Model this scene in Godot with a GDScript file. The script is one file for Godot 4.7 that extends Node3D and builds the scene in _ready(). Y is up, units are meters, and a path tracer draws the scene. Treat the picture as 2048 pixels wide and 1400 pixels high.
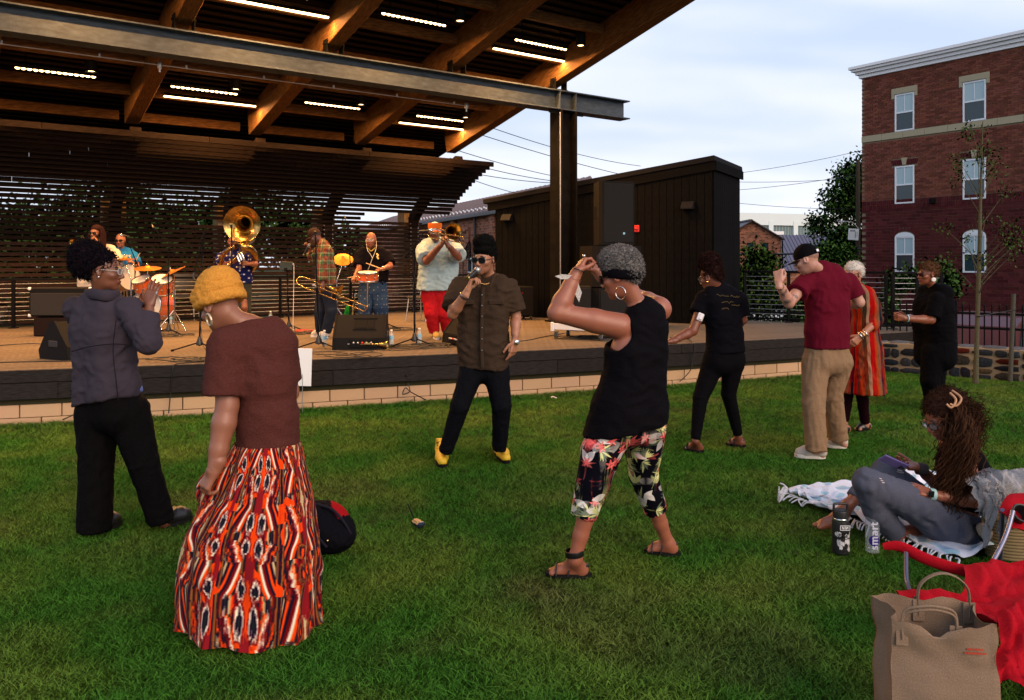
extends Node3D
const BI := Basis.IDENTITY
const Z0 := Vector3.ZERO
const UY := Vector3.UP
# ---------------------------------------------------------------- helpers
var rng := RandomNumberGenerator.new()
var used := {}
var M := {}
var T := {}

class MB:
	var v := PackedVector3Array()
	var n := PackedVector3Array()
	var c := PackedColorArray()
	var uv := PackedVector2Array()
	var ix := PackedInt32Array()
	var col := Color.WHITE
	func pt(p: Vector3, nn: Vector3, u := Vector2.ZERO) -> int:
		v.append(p); n.append(nn); c.append(col); uv.append(u)
		return v.size() - 1
	func tri(a: int, b: int, d: int) -> void:
		ix.append(a); ix.append(b); ix.append(d)
	func quad4(p: Array, nn: Vector3, us := [Vector2(0, 1), Vector2(1, 1), Vector2(1, 0), Vector2(0, 0)]) -> void:
		var k := v.size()
		for i in 4: pt(p[i], nn, us[i])
		if (p[1] - p[0]).cross(p[2] - p[0]).dot(nn) > 0.0:
			tri(k, k + 2, k + 1); tri(k, k + 3, k + 2)
		else:
			tri(k, k + 1, k + 2); tri(k, k + 2, k + 3)
	func box(at: Vector3, s: Vector3, bs := BI, bev := 0.0) -> void:
		var h := s * 0.5
		if bev > 0.0:
			rbox(at, s, bs, bev)
			return
		for ax in 3:
			for sg in [-1.0, 1.0]:
				var e := Z0; e[ax] = sg
				var u := Z0; u[(ax + 1) % 3] = 1.0
				var w := Z0; w[(ax + 2) % 3] = 1.0
				var ps := []
				for q in [[-1, -1], [1, -1], [1, 1], [-1, 1]]:
					ps.append(at + bs * ((e + u * q[0] + w * q[1]) * h))
				quad4(ps, (bs * e).normalized())
	func rbox(at: Vector3, s: Vector3, bs: Basis, r: float) -> void:
		var h := s * 0.5
		var i := h - Vector3(r, r, r)
		for ax in 3:
			var b := (ax + 1) % 3
			var d := (ax + 2) % 3
			for sg in [-1.0, 1.0]:
				var ps := []
				for q in [[-1, -1], [1, -1], [1, 1], [-1, 1]]:
					var p := Z0
					p[ax] = sg * h[ax]; p[b] = q[0] * i[b]; p[d] = q[1] * i[d]
					ps.append(at + bs * p)
				var e := Z0; e[ax] = sg
				quad4(ps, (bs * e).normalized())
			for s1 in [-1.0, 1.0]:
				for s2 in [-1.0, 1.0]:
					var ps2 := []
					for q in [[0, -1], [0, 1], [1, 1], [1, -1]]:
						var p := Z0
						p[ax] = q[1] * i[ax]
						p[b] = s1 * (h[b] if q[0] == 0 else i[b])
						p[d] = s2 * (i[d] if q[0] == 0 else h[d])
						ps2.append(at + bs * p)
					var e2 := Z0; e2[b] = s1; e2[d] = s2
					quad4(ps2, (bs * e2).normalized())
		for sx in [-1.0, 1.0]:
			for sy in [-1.0, 1.0]:
				for sz in [-1.0, 1.0]:
					var nn: Vector3 = (bs * Vector3(sx, sy, sz)).normalized()
					var k := v.size()
					pt(at + bs * Vector3(sx * h.x, sy * i.y, sz * i.z), nn)
					pt(at + bs * Vector3(sx * i.x, sy * h.y, sz * i.z), nn)
					pt(at + bs * Vector3(sx * i.x, sy * i.y, sz * h.z), nn)
					if sx * sy * sz > 0: tri(k, k + 2, k + 1)
					else: tri(k, k + 1, k + 2)
	func beam(a: Vector3, b: Vector3, w: float, hh: float, up := UY, bev := 0.0) -> void:
		var z := (b - a).normalized()
		var x := up.cross(z).normalized()
		var y := z.cross(x)
		box((a + b) * 0.5, Vector3(w, hh, a.distance_to(b)), Basis(x, y, z), bev)
	func tube(path: Array, rad: Variant, sides := 8, caps := true, flat := 1.0, up0 := Z0) -> void:
		var m := path.size()
		var t0: Vector3 = (path[1] - path[0]).normalized()
		var up := UY if absf(t0.y) < 0.9 else Vector3.RIGHT
		if up0 != Z0: up = up0
		var x := up.cross(t0).normalized()
		var first := v.size()
		var run := 0.0
		for i in m:
			var t: Vector3 = (path[mini(i + 1, m - 1)] - path[maxi(i - 1, 0)]).normalized()
			x = (x - t * x.dot(t)).normalized()
			var y := t.cross(x)
			var r: float = rad if rad is float else rad[i]
			if i > 0: run += path[i].distance_to(path[i - 1])
			for s in sides + 1:
				var a := TAU * s / sides
				var d := x * cos(a) + y * sin(a) * flat
				pt(path[i] + d * r, (x * cos(a) * flat + y * sin(a)).normalized(), Vector2(float(s) / sides, run))
		for i in m - 1:
			for s in sides:
				var k := first + i * (sides + 1) + s
				tri(k, k + sides + 1, k + 1); tri(k + 1, k + sides + 1, k + sides + 2)
		if caps:
			for e in 2:
				var i2 := 0 if e == 0 else m - 1
				var t2: Vector3 = (path[0] - path[1]).normalized() if e == 0 else (path[m - 1] - path[m - 2]).normalized()
				var k2 := pt(path[i2], t2)
				var k3 := v.size()
				for s in sides + 1: pt(v[first + i2 * (sides + 1) + s], t2)
				for s in sides:
					if e == 0: tri(k2, k3 + s, k3 + s + 1)
					else: tri(k2, k3 + s + 1, k3 + s)
	func lathe(prof: Array, at: Vector3, bs := BI, sides := 20, smooth := true) -> void:
		var m := prof.size()
		var first := v.size()
		for i in m:
			var a2: Vector2 = prof[maxi(i - 1, 0)]
			var b2: Vector2 = prof[mini(i + 1, m - 1)]
			var tt := (b2 - a2).normalized()
			for s in sides + 1:
				var a := TAU * s / sides
				var d := Vector3(cos(a), 0, sin(a))
				var nn := d * tt.y - Vector3(0, tt.x, 0)
				pt(at + bs * (d * prof[i].x + Vector3(0, prof[i].y, 0)), (bs * nn).normalized(), Vector2(float(s) / sides, float(i) / (m - 1)))
		for i in m - 1:
			for s in sides:
				var k := first + i * (sides + 1) + s
				if bs.determinant() > 0.0:
					tri(k, k + 1, k + sides + 1); tri(k + 1, k + sides + 2, k + sides + 1)
				else:
					tri(k, k + sides + 1, k + 1); tri(k + 1, k + sides + 1, k + sides + 2)
	func ball(at: Vector3, r: Vector3, bs := BI, sides := 14) -> void:
		var prof := []
		for i in 9:
			var a := PI * i / 8 - PI / 2
			prof.append(Vector2(maxf(cos(a), 0.001), sin(a)))
		lathe(prof, at, Basis(bs.x * r.x, bs.y * r.y, bs.z * r.z), sides)
	func prism(poly: Array, at: Vector3, bs: Basis, depth: float) -> void:
		var pk := PackedVector2Array(poly)
		var tr := Geometry2D.triangulate_polygon(pk)
		for sg in [-0.5, 0.5]:
			var k := v.size()
			for q in pk: pt(at + bs * Vector3(q.x, q.y, sg * depth), bs.z * signf(sg), Vector2(q.x, q.y))
			for i in range(0, tr.size(), 3):
				var a := pk[tr[i]]; var b := pk[tr[i + 1]]; var d := pk[tr[i + 2]]
				var ccw := (b - a).cross(d - a) > 0.0
				if (ccw == (sg > 0.0)) == (bs.determinant() > 0.0): tri(k + tr[i], k + tr[i + 2], k + tr[i + 1])
				else: tri(k + tr[i], k + tr[i + 1], k + tr[i + 2])
		var area := 0.0
		for i in pk.size(): area += pk[i].cross(pk[(i + 1) % pk.size()])
		for i in pk.size():
			var a := pk[i]; var b := pk[(i + 1) % pk.size()]
			var o := (b - a).orthogonal() * (-1.0 if area < 0 else 1.0)
			o = -o if (b - a).cross(o) * area > 0 else o
			quad4([at + bs * Vector3(a.x, a.y, -depth / 2), at + bs * Vector3(b.x, b.y, -depth / 2), at + bs * Vector3(b.x, b.y, depth / 2), at + bs * Vector3(a.x, a.y, depth / 2)], (bs * Vector3(o.x, o.y, 0)).normalized())
	func grid(f: Callable, nu: int, nv: int) -> void:
		var k := v.size()
		for j in nv + 1:
			for i in nu + 1:
				pt(f.call(float(i) / nu, float(j) / nv), UY, Vector2(float(i) / nu, float(j) / nv))
		var k2 := ix.size()
		for j in nv:
			for i in nu:
				var a := k + j * (nu + 1) + i
				tri(a, a + 1, a + nu + 1); tri(a + 1, a + nu + 2, a + nu + 1)
		smooth(k, k2)
	func smooth(k: int, k2: int) -> void:
		var acc := PackedVector3Array(); acc.resize(v.size() - k)
		for i in range(k2, ix.size(), 3):
			var a := ix[i]; var b := ix[i + 1]; var d := ix[i + 2]
			var nn := (v[d] - v[a]).cross(v[b] - v[a])
			acc[a - k] += nn; acc[b - k] += nn; acc[d - k] += nn
		for i in acc.size(): n[k + i] = acc[i].normalized() if acc[i].length_squared() > 1e-20 else UY
	func thick(d: float) -> void:
		var m := v.size()
		var q := ix.size()
		var edge := {}
		for i in range(0, q, 3):
			for e in 3:
				var a := ix[i + e]; var b := ix[i + (e + 1) % 3]
				if edge.has(Vector2i(b, a)): edge.erase(Vector2i(b, a))
				else: edge[Vector2i(a, b)] = true
		for i in m:
			v.append(v[i] - n[i] * d); n.append(-n[i]); c.append(c[i]); uv.append(uv[i])
		for i in range(0, q, 3): tri(m + ix[i], m + ix[i + 2], m + ix[i + 1])
		for e in edge: tri(e.x, m + e.x, e.y); tri(e.y, m + e.x, m + e.y)
	func mesh() -> ArrayMesh:
		var am := ArrayMesh.new()
		if v.is_empty(): return am
		var ar := []; ar.resize(Mesh.ARRAY_MAX)
		ar[Mesh.ARRAY_VERTEX] = v; ar[Mesh.ARRAY_NORMAL] = n; ar[Mesh.ARRAY_COLOR] = c; ar[Mesh.ARRAY_TEX_UV] = uv; ar[Mesh.ARRAY_INDEX] = ix
		am.add_surface_from_arrays(Mesh.PRIMITIVE_TRIANGLES, ar)
		return am

# a block of space that holds a distance field; meshed as surface nets
class Fld:
	var o: Vector3
	var h: float
	var nx: int
	var ny: int
	var nz: int
	var f: PackedFloat32Array
	func _init(lo: Vector3, hi: Vector3, cell: float) -> void:
		h = cell; o = lo
		nx = int((hi.x - lo.x) / cell) + 2; ny = int((hi.y - lo.y) / cell) + 2; nz = int((hi.z - lo.z) / cell) + 2
		f.resize(nx * ny * nz); f.fill(0.2)
	func span(lo: Vector3, hi: Vector3) -> Array:
		return [clampi(int((lo.x - o.x) / h), 0, nx), clampi(int((lo.y - o.y) / h), 0, ny), clampi(int((lo.z - o.z) / h), 0, nz), clampi(int((hi.x - o.x) / h) + 2, 0, nx), clampi(int((hi.y - o.y) / h) + 2, 0, ny), clampi(int((hi.z - o.z) / h) + 2, 0, nz)]
	func cone(a: Vector3, b: Vector3, ra: float, rb: float, k := 0.02) -> void:
		var m := maxf(ra, rb) + k + 2.0 * h
		var mv := Vector3(m, m, m)
		var s := span(a.min(b) - mv, a.max(b) + mv)
		var d := b - a
		var l2 := maxf(d.length_squared(), 1e-9)
		var dx := d.x; var dy := d.y; var dz := d.z
		var dr := rb - ra
		for z in range(s[2], s[5]):
			var pz := o.z + z * h - a.z
			for y in range(s[1], s[4]):
				var py := o.y + y * h - a.y
				var q := py * dy + pz * dz
				var i: int = (z * ny + y) * nx + s[0]
				var px: float = o.x + s[0] * h - a.x
				for x in range(s[0], s[3]):
					var t := (px * dx + q) / l2
					if t < 0.0: t = 0.0
					elif t > 1.0: t = 1.0
					var ex := px - dx * t
					var ey := py - dy * t
					var ez := pz - dz * t
					var w := sqrt(ex * ex + ey * ey + ez * ez) - ra - dr * t
					var g := f[i]
					var e := k - absf(w - g)
					if w < g: g = w
					if e > 0.0: g -= e * e * 0.25 / k
					f[i] = g
					i += 1
					px += h
	func chain(ps: Array, rs: Array, k := 0.02) -> void:
		for i in ps.size() - 1: cone(ps[i], ps[i + 1], rs[i], rs[i + 1], k)
	func ell(c: Vector3, r: Vector3, bs := BI, k := 0.02, neg := false) -> void:
		var m := maxf(r.x, maxf(r.y, r.z)) + k + 2.0 * h
		var mv := Vector3(m, m, m)
		var s := span(c - mv, c + mv)
		var X := bs.x; var Y := bs.y; var Z := bs.z
		for z in range(s[2], s[5]):
			for y in range(s[1], s[4]):
				var i: int = (z * ny + y) * nx + s[0]
				for x in range(s[0], s[3]):
					var p := Vector3(o.x + x * h - c.x, o.y + y * h - c.y, o.z + z * h - c.z)
					var q := Vector3(p.dot(X), p.dot(Y), p.dot(Z)) / r
					var k0 := q.length()
					var k1 := (q / r).length()
					var w := k0 * (k0 - 1.0) / k1 if k1 > 1e-6 else -minf(r.x, minf(r.y, r.z))
					var g := f[i]
					if neg:
						w = -w
						var e2 := k - absf(w - g)
						if w > g: g = w
						if e2 > 0.0: g += e2 * e2 * 0.25 / k
					else:
						var e := k - absf(w - g)
						if w < g: g = w
						if e > 0.0: g -= e * e * 0.25 / k
					f[i] = g
					i += 1
	func cut(p: Vector3, nn: Vector3, reach := 99.0) -> void:
		var s := span(p - Vector3(reach, reach, reach), p + Vector3(reach, reach, reach)) if reach < 90.0 else [0, 0, 0, nx, ny, nz]
		for z in range(s[2], s[5]):
			for y in range(s[1], s[4]):
				var i: int = (z * ny + y) * nx + s[0]
				var w: float = (o.x + s[0] * h - p.x) * nn.x + (o.y + y * h - p.y) * nn.y + (o.z + z * h - p.z) * nn.z
				for x in range(s[0], s[3]):
					if w > f[i] and (reach > 90.0 or Vector3(o.x + x * h, o.y + y * h, o.z + z * h).distance_squared_to(p) < reach * reach): f[i] = w
					w += nn.x * h
					i += 1
	func to(mb: MB) -> void:
		var ids := PackedInt32Array(); ids.resize(f.size()); ids.fill(-1)
		var sx := 1
		var sy := nx
		var sz := nx * ny
		var offs := [0, sx, sy, sx + sy, sz, sx + sz, sy + sz, sx + sy + sz]
		var todo := [[sx, sy, sz], [sy, sz, sx], [sz, sx, sy]]
		for z in range(1, nz - 1):
			for y in range(1, ny - 1):
				var i := (z * ny + y) * nx + 1
				for x in range(1, nx - 1):
					var g := f[i]
					if g < 0.06 and g > -0.06:
						for ax in 3:
							var st: int = todo[ax][0]
							var g2 := f[i + st]
							if (g < 0.0) != (g2 < 0.0):
								var u: int = todo[ax][1]
								var w: int = todo[ax][2]
								var q := [i, i - u, i - u - w, i - w]
								for j in 4:
									var ci: int = q[j]
									if ids[ci] < 0: ids[ci] = vert(mb, ci, offs)
									q[j] = ids[ci]
								if g < 0.0:
									mb.tri(q[0], q[2], q[1]); mb.tri(q[0], q[3], q[2])
								else:
									mb.tri(q[0], q[1], q[2]); mb.tri(q[0], q[2], q[3])
					i += 1
	func vert(mb: MB, ci: int, offs: Array) -> int:
		var a := f[ci]; var b := f[ci + offs[1]]; var c := f[ci + offs[2]]; var d := f[ci + offs[3]]
		var e := f[ci + offs[4]]; var g := f[ci + offs[5]]; var k := f[ci + offs[6]]; var l := f[ci + offs[7]]
		var sum := Z0
		var m := 0.0
		if (a < 0) != (b < 0): sum += Vector3(a / (a - b), 0, 0); m += 1
		if (c < 0) != (d < 0): sum += Vector3(c / (c - d), 1, 0); m += 1
		if (e < 0) != (g < 0): sum += Vector3(e / (e - g), 0, 1); m += 1
		if (k < 0) != (l < 0): sum += Vector3(k / (k - l), 1, 1); m += 1
		if (a < 0) != (c < 0): sum += Vector3(0, a / (a - c), 0); m += 1
		if (b < 0) != (d < 0): sum += Vector3(1, b / (b - d), 0); m += 1
		if (e < 0) != (k < 0): sum += Vector3(0, e / (e - k), 1); m += 1
		if (g < 0) != (l < 0): sum += Vector3(1, g / (g - l), 1); m += 1
		if (a < 0) != (e < 0): sum += Vector3(0, 0, a / (a - e)); m += 1
		if (b < 0) != (g < 0): sum += Vector3(1, 0, b / (b - g)); m += 1
		if (c < 0) != (k < 0): sum += Vector3(0, 1, c / (c - k)); m += 1
		if (d < 0) != (l < 0): sum += Vector3(1, 1, d / (d - l)); m += 1
		sum /= m
		var gr := Vector3(b + d + g + l - a - c - e - k, c + d + k + l - a - b - e - g, e + g + k + l - a - b - c - d)
		var x := ci % nx
		var y := (ci / nx) % ny
		var z := ci / (nx * ny)
		return mb.pt(o + (Vector3(x, y, z) + sum) * h, gr.normalized())

func V(x: float, y: float, z: float) -> Vector3:
	return Vector3(x, y, z)

func lin(r: float, g: float, b: float) -> Color:
	return Color(r, g, b).linear_to_srgb()

func numbered(called: String) -> String:
	var k: int = used.get(called, 0)
	used[called] = k + 1
	return called if k == 0 else "%s_%03d" % [called, k]

func thing(called: String, label: String, category: String, at := Z0, group := "", turn := 0.0) -> Node3D:
	var o := Node3D.new()
	o.name = numbered(called)
	add_child(o)
	o.position = at
	o.rotation.y = turn
	tag(o, label, category, group)
	return o

func tag(o: Node3D, label: String, category := "", group := "") -> Node3D:
	o.set_meta("label", label)
	if category: o.set_meta("category", category)
	if group: o.set_meta("group", group)
	return o

func part(called: String, mb: Variant, mat: Material, parent: Node = self) -> MeshInstance3D:
	var o := MeshInstance3D.new()
	o.name = numbered(called) if parent == self else called
	o.mesh = mb.mesh() if mb is MB else mb
	o.material_override = mat
	parent.add_child(o, true)
	return o

func struct(called: String, mb: Variant, mat: Material, kind := "structure") -> MeshInstance3D:
	var o := part(called, mb, mat)
	o.set_meta("kind", kind)
	return o

func solo(called: String, mb: MB, mat: Material, label: String, category: String, at := Z0, group := "") -> MeshInstance3D:
	var o := part(called, mb, mat)
	o.position = at
	tag(o, label, category, group)
	return o

func noise(seed_: int, freq: float, oct := 4, kind := FastNoiseLite.TYPE_SIMPLEX_SMOOTH) -> FastNoiseLite:
	var n := FastNoiseLite.new()
	n.seed = seed_; n.frequency = freq; n.noise_type = kind
	n.fractal_octaves = oct
	return n

func tex(w: int, h: int, fn: Callable) -> ImageTexture:
	var b := PackedByteArray(); b.resize(w * h * 3)
	var i := 0
	for y in h:
		for x in w:
			var c: Color = fn.call(x, y)
			b[i] = clampi(int(c.r * 255.0), 0, 255); b[i + 1] = clampi(int(c.g * 255.0), 0, 255); b[i + 2] = clampi(int(c.b * 255.0), 0, 255)
			i += 3
	var im := Image.create_from_data(w, h, false, Image.FORMAT_RGB8, b)
	return ImageTexture.create_from_image(im)

func noisetex(n: FastNoiseLite, size: int, lo: float, hi: float, sx := 1) -> ImageTexture:
	var im := n.get_seamless_image(size / sx, size)
	im.convert(Image.FORMAT_L8)
	if sx > 1: im.resize(size, size, Image.INTERPOLATE_CUBIC)
	var d := im.get_data()
	for i in d.size(): d[i] = int(255.0 * lerpf(lo, hi, d[i] / 255.0))
	return ImageTexture.create_from_image(Image.create_from_data(size, size, false, Image.FORMAT_L8, d))

func normtex(n: FastNoiseLite, size: int, strength: float, sx := 1) -> ImageTexture:
	var im := n.get_seamless_image(size / sx, size)
	if sx > 1: im.resize(size, size, Image.INTERPOLATE_CUBIC)
	im.convert(Image.FORMAT_RGBA8)
	im.bump_map_to_normal_map(strength)
	return ImageTexture.create_from_image(im)

func mat(c: Color, rough := 0.8, metal := 0.0, t: Texture2D = null, scale := Vector3.ONE, nt: Texture2D = null, ns := 1.0, world := false) -> StandardMaterial3D:
	var m := StandardMaterial3D.new()
	m.albedo_color = c; m.roughness = rough; m.metallic = metal
	m.vertex_color_use_as_albedo = true
	if metal == 0.0 and rough >= 0.6: m.metallic_specular = 0.16
	if t or nt:
		m.uv1_triplanar = true
		m.uv1_world_triplanar = world
		m.uv1_scale = scale
		if t: m.albedo_texture = t
		if nt:
			m.normal_enabled = true; m.normal_texture = nt; m.normal_scale = ns
	return m

func glow(c: Color, e: float) -> StandardMaterial3D:
	var m := StandardMaterial3D.new()
	m.albedo_color = Color(0.9, 0.9, 0.9)
	m.emission_enabled = true; m.emission = c; m.emission_energy_multiplier = e
	return m

func glass(c: Color, a: float, rough := 0.05) -> StandardMaterial3D:
	var m := StandardMaterial3D.new()
	m.transparency = BaseMaterial3D.TRANSPARENCY_ALPHA
	m.albedo_color = Color(c.r, c.g, c.b, a); m.roughness = rough
	return m

func curve(ps: Array, per := 8) -> Array:
	var out := []
	var m := ps.size()
	for i in m - 1:
		var a: Vector3 = ps[maxi(i - 1, 0)]; var b: Vector3 = ps[i]; var c: Vector3 = ps[i + 1]; var d: Vector3 = ps[mini(i + 2, m - 1)]
		for k in per: out.append(b.cubic_interpolate(c, a, d, float(k) / per))
	out.append(ps[m - 1])
	return out

func fit(z: Vector3, y := UY) -> Basis:
	var zz := z.normalized()
	var x := y.cross(zz).normalized()
	return Basis(x, zz.cross(x), zz)

# ---------------------------------------------------------------- the place
const AX := Vector3(0.8187, 0, -0.574)
const BX := Vector3(-0.574, 0, -0.8187)
const CO := Vector3(0.96, 0, -14.8)
const DECK := 0.555

func rf(t: float, s: float, h: float) -> Vector3:
	return CO - AX * t + BX * s + Vector3(0, h, 0)

func ceil_h(s: float) -> float:
	return 4.97 - 0.2165 * s

func front(x: float) -> float:
	return -(9.88 + 0.3874 * x + 0.0084 * x * x)

func lower(x: float, z: float) -> float:
	var d := (x - 5.64) * 0.61 - (z + 12.26) * 0.79
	return -1.0 * smoothstep(0.3, 2.2, d)

func _ready() -> void:
	rng.seed = 11

	var cam := Camera3D.new()
	cam.name = "Camera3D"
	cam.projection = Camera3D.PROJECTION_FRUSTUM
	cam.near = 0.1; cam.far = 900.0
	cam.size = 0.1 * 1400.0 / 1590.0
	cam.frustum_offset = Vector2(0, -0.1 * 174.0 / 1590.0)
	add_child(cam)
	cam.position = Vector3(0, 1.65, 0)
	cam.current = true

	var env := Environment.new()
	env.background_mode = Environment.BG_SKY
	var sky := Sky.new()
	var pano := PanoramaSkyMaterial.new()
	pano.panorama = sky_picture()
	sky.sky_material = pano
	env.sky = sky
	env.background_energy_multiplier = 0.92
	env.tonemap_mode = Environment.TONE_MAPPER_LINEAR
	env.tonemap_exposure = 1.95
	env.sdfgi_enabled = true; env.ssao_enabled = true; env.ssil_enabled = true
	var we := WorldEnvironment.new()
	we.name = "WorldEnvironment"
	we.environment = env
	add_child(we)

	var sun := DirectionalLight3D.new()
	sun.name = "sun"
	sun.light_color = Color(1.0, 0.86, 0.73)
	sun.light_energy = 0.46
	sun.light_angular_distance = 45.0
	sun.shadow_enabled = true
	add_child(sun)
	sun.rotation_degrees = Vector3(-27, 34, 0)
	textures()
	materials()
	ground()
	pavilion()
	stage_lamps()
	back_fence()
	wing_building()
	railings()
	town()
	trees()
	stage_gear()
	people()
	lawn_things()
	grass()

func sky_picture() -> ImageTexture:
	var w := 1024; var h := 512
	var n := noise(5, 0.9, 5); var n2 := noise(9, 2.6, 4)
	var im := Image.create(w, h, false, Image.FORMAT_RGBF)
	for y in h:
		var el := PI * (0.5 - (y + 0.5) / h)
		for x in w:
			var az := TAU * (x + 0.5) / w
			var d := Vector3(sin(az) * cos(el), sin(el), -cos(az) * cos(el)) * -1.0
			d.y = sin(el)
			var p := d / maxf(0.12 + absf(d.y), 0.12)
			var c := n.get_noise_3d(p.x * 0.5, 0.0, p.z * 1.1) + 0.35 * n2.get_noise_3d(p.x * 0.5, 3.0, p.z * 1.6)
			var cov := smoothstep(-0.6, 0.5, c)
			var side := 0.5 + 0.5 * d.dot(Vector3(-0.35, 0.0, -0.94))
			var blue := Vector3(0.22, 0.33, 0.53).lerp(Vector3(0.45, 0.50, 0.58), exp(-maxf(d.y, 0.0) * 3.0))
			var white := Vector3(0.54, 0.57, 0.65).lerp(Vector3(0.67, 0.66, 0.69), exp(-absf(d.y) * 1.3))
			var v := blue.lerp(white, clampf(0.20 + 0.46 * cov + 0.75 * pow(side, 4.0) - 0.35 * maxf(d.y, 0.0), 0.0, 1.0))
			im.set_pixel(x, y, Color(v.x, v.y, v.z))
	return ImageTexture.create_from_image(im)

func textures() -> void:
	T.grain = noisetex(noise(1, 0.11, 4), 256, 0.72, 1.0)
	T.blot = noisetex(noise(2, 0.02, 5), 256, 0.55, 1.0)
	T.wood = noisetex(noise(3, 0.045, 5), 256, 0.45, 1.0)
	T.speck = noisetex(noise(4, 0.3, 2), 256, 0.7, 1.0)
	T.fine_n = normtex(noise(6, 0.16, 3), 256, 3.0)
	T.mid_n = normtex(noise(7, 0.05, 5), 256, 4.0)
	T.weave_n = normtex(noise(8, 0.4, 2), 256, 5.0)

func materials() -> void:
	M.glulam = mat(lin(0.25, 0.12, 0.042), 0.62, 0, T.wood, Vector3(6, 6, 0.35), T.mid_n, 0.25)
	M.purlin = mat(lin(0.22, 0.10, 0.036), 0.7, 0, T.wood, Vector3(6, 6, 0.4))
	M.dark_wood = mat(lin(0.024, 0.0145, 0.0105), 0.7, 0, T.wood, Vector3(9, 9, 0.5), T.mid_n, 0.5)
	M.fence_wood = mat(lin(0.062, 0.034, 0.025), 0.75, 0, T.wood, Vector3(9, 9, 0.5), T.mid_n, 0.5)
	M.post_wood = mat(lin(0.5, 0.34, 0.18), 0.7, 0, T.wood, Vector3(7, 0.4, 7))
	M.roof = mat(lin(0.022, 0.014, 0.01), 0.7)
	M.steel = mat(lin(0.062, 0.090, 0.125), 0.6, 0.15, T.blot, Vector3(1.2, 2.4, 1.2), T.fine_n, 0.3)
	M.black_steel = mat(lin(0.010, 0.009, 0.008), 0.6, 0.0, T.blot, Vector3(1, 1, 1))
	M.black_metal = mat(lin(0.005, 0.005, 0.006), 0.62)
	M.deck = mat(lin(0.25, 0.20, 0.15), 0.75, 0, T.wood, Vector3(1.1, 6, 7), T.mid_n, 0.4)
	M.fascia = mat(lin(0.048, 0.041, 0.040), 0.7, 0, T.wood, Vector3(0.7, 10, 10), T.mid_n, 0.6)
	M.ledger = mat(lin(0.06, 0.055, 0.03), 0.8, 0, T.grain, Vector3(3, 3, 3))
	M.block = mat(lin(0.80, 0.52, 0.31), 0.9, 0, T.speck, Vector3(4, 4, 4), T.fine_n, 0.6)
	M.mortar = mat(lin(0.36, 0.27, 0.17), 0.95, 0, T.grain, Vector3(5, 5, 5))
	M.siding = mat(lin(0.0075, 0.0072, 0.0078), 0.75, 0, T.wood, Vector3(9, 0.5, 9), T.mid_n, 0.5)
	M.coping = mat(lin(0.010, 0.010, 0.012), 0.6)
	M.gray_metal = mat(lin(0.4, 0.4, 0.4), 0.4, 0.8)
	M.white = mat(lin(0.75, 0.76, 0.78), 0.6)
	M.plastic = mat(lin(0.012, 0.012, 0.013), 0.45, 0, null, Vector3.ONE)
	M.rubber = mat(lin(0.008, 0.008, 0.008), 0.6)
	M.cable = mat(lin(0.006, 0.006, 0.006), 0.5)
	M.cabinet = mat(lin(0.016, 0.015, 0.0145), 0.6, 0, T.speck, Vector3(30, 30, 30), T.fine_n, 0.5)
	M.grille = mat(lin(0.022, 0.021, 0.022), 0.6, 0.0, T.speck, Vector3(40, 40, 40))
	M.chrome = mat(lin(0.6, 0.6, 0.6), 0.15, 1.0)
	M.brass = mat(lin(0.75, 0.48, 0.16), 0.22, 1.0, T.blot, Vector3(3, 3, 3))
	M.red = mat(lin(0.55, 0.01, 0.01), 0.5)
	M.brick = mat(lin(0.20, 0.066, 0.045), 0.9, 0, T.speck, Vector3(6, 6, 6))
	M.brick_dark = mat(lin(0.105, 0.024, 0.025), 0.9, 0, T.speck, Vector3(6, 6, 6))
	M.wall_mortar = mat(lin(0.26, 0.20, 0.13), 0.95, 0, T.grain, Vector3(3, 3, 3))
	M.limestone = mat(lin(0.45, 0.40, 0.27), 0.9, 0, T.grain, Vector3(3, 3, 3))
	M.frame_white = mat(lin(0.62, 0.66, 0.70), 0.5)
	M.pane = mat(lin(0.02, 0.04, 0.05), 0.08)
	M.blind = mat(lin(0.30, 0.42, 0.46), 0.25)
	M.leaf = mat(lin(0.055, 0.11, 0.028), 0.6)
	M.leaf.backlight_enabled = true
	M.leaf.backlight = Color(0.3, 0.42, 0.1)
	M.bark = mat(lin(0.11, 0.085, 0.06), 0.95, 0, T.wood, Vector3(8, 1.5, 8), T.mid_n, 1.0)
	M.lamp = glow(Color(1.0, 0.80, 0.55), 6.0)

func plank(called: String, a: Vector3, b: Vector3, w: float, h: float, m: Material, parent: Node3D, up := UY, tint := 1.0, bev := 0.004) -> MeshInstance3D:
	var mb := MB.new()
	mb.col = Color(tint, tint, tint)
	mb.box(Z0, Vector3(w, h, a.distance_to(b)), BI, bev)
	var o := part(called, mb, m, parent)
	o.transform = Transform3D(fit(b - a, up), (a + b) * 0.5)
	return o

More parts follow.
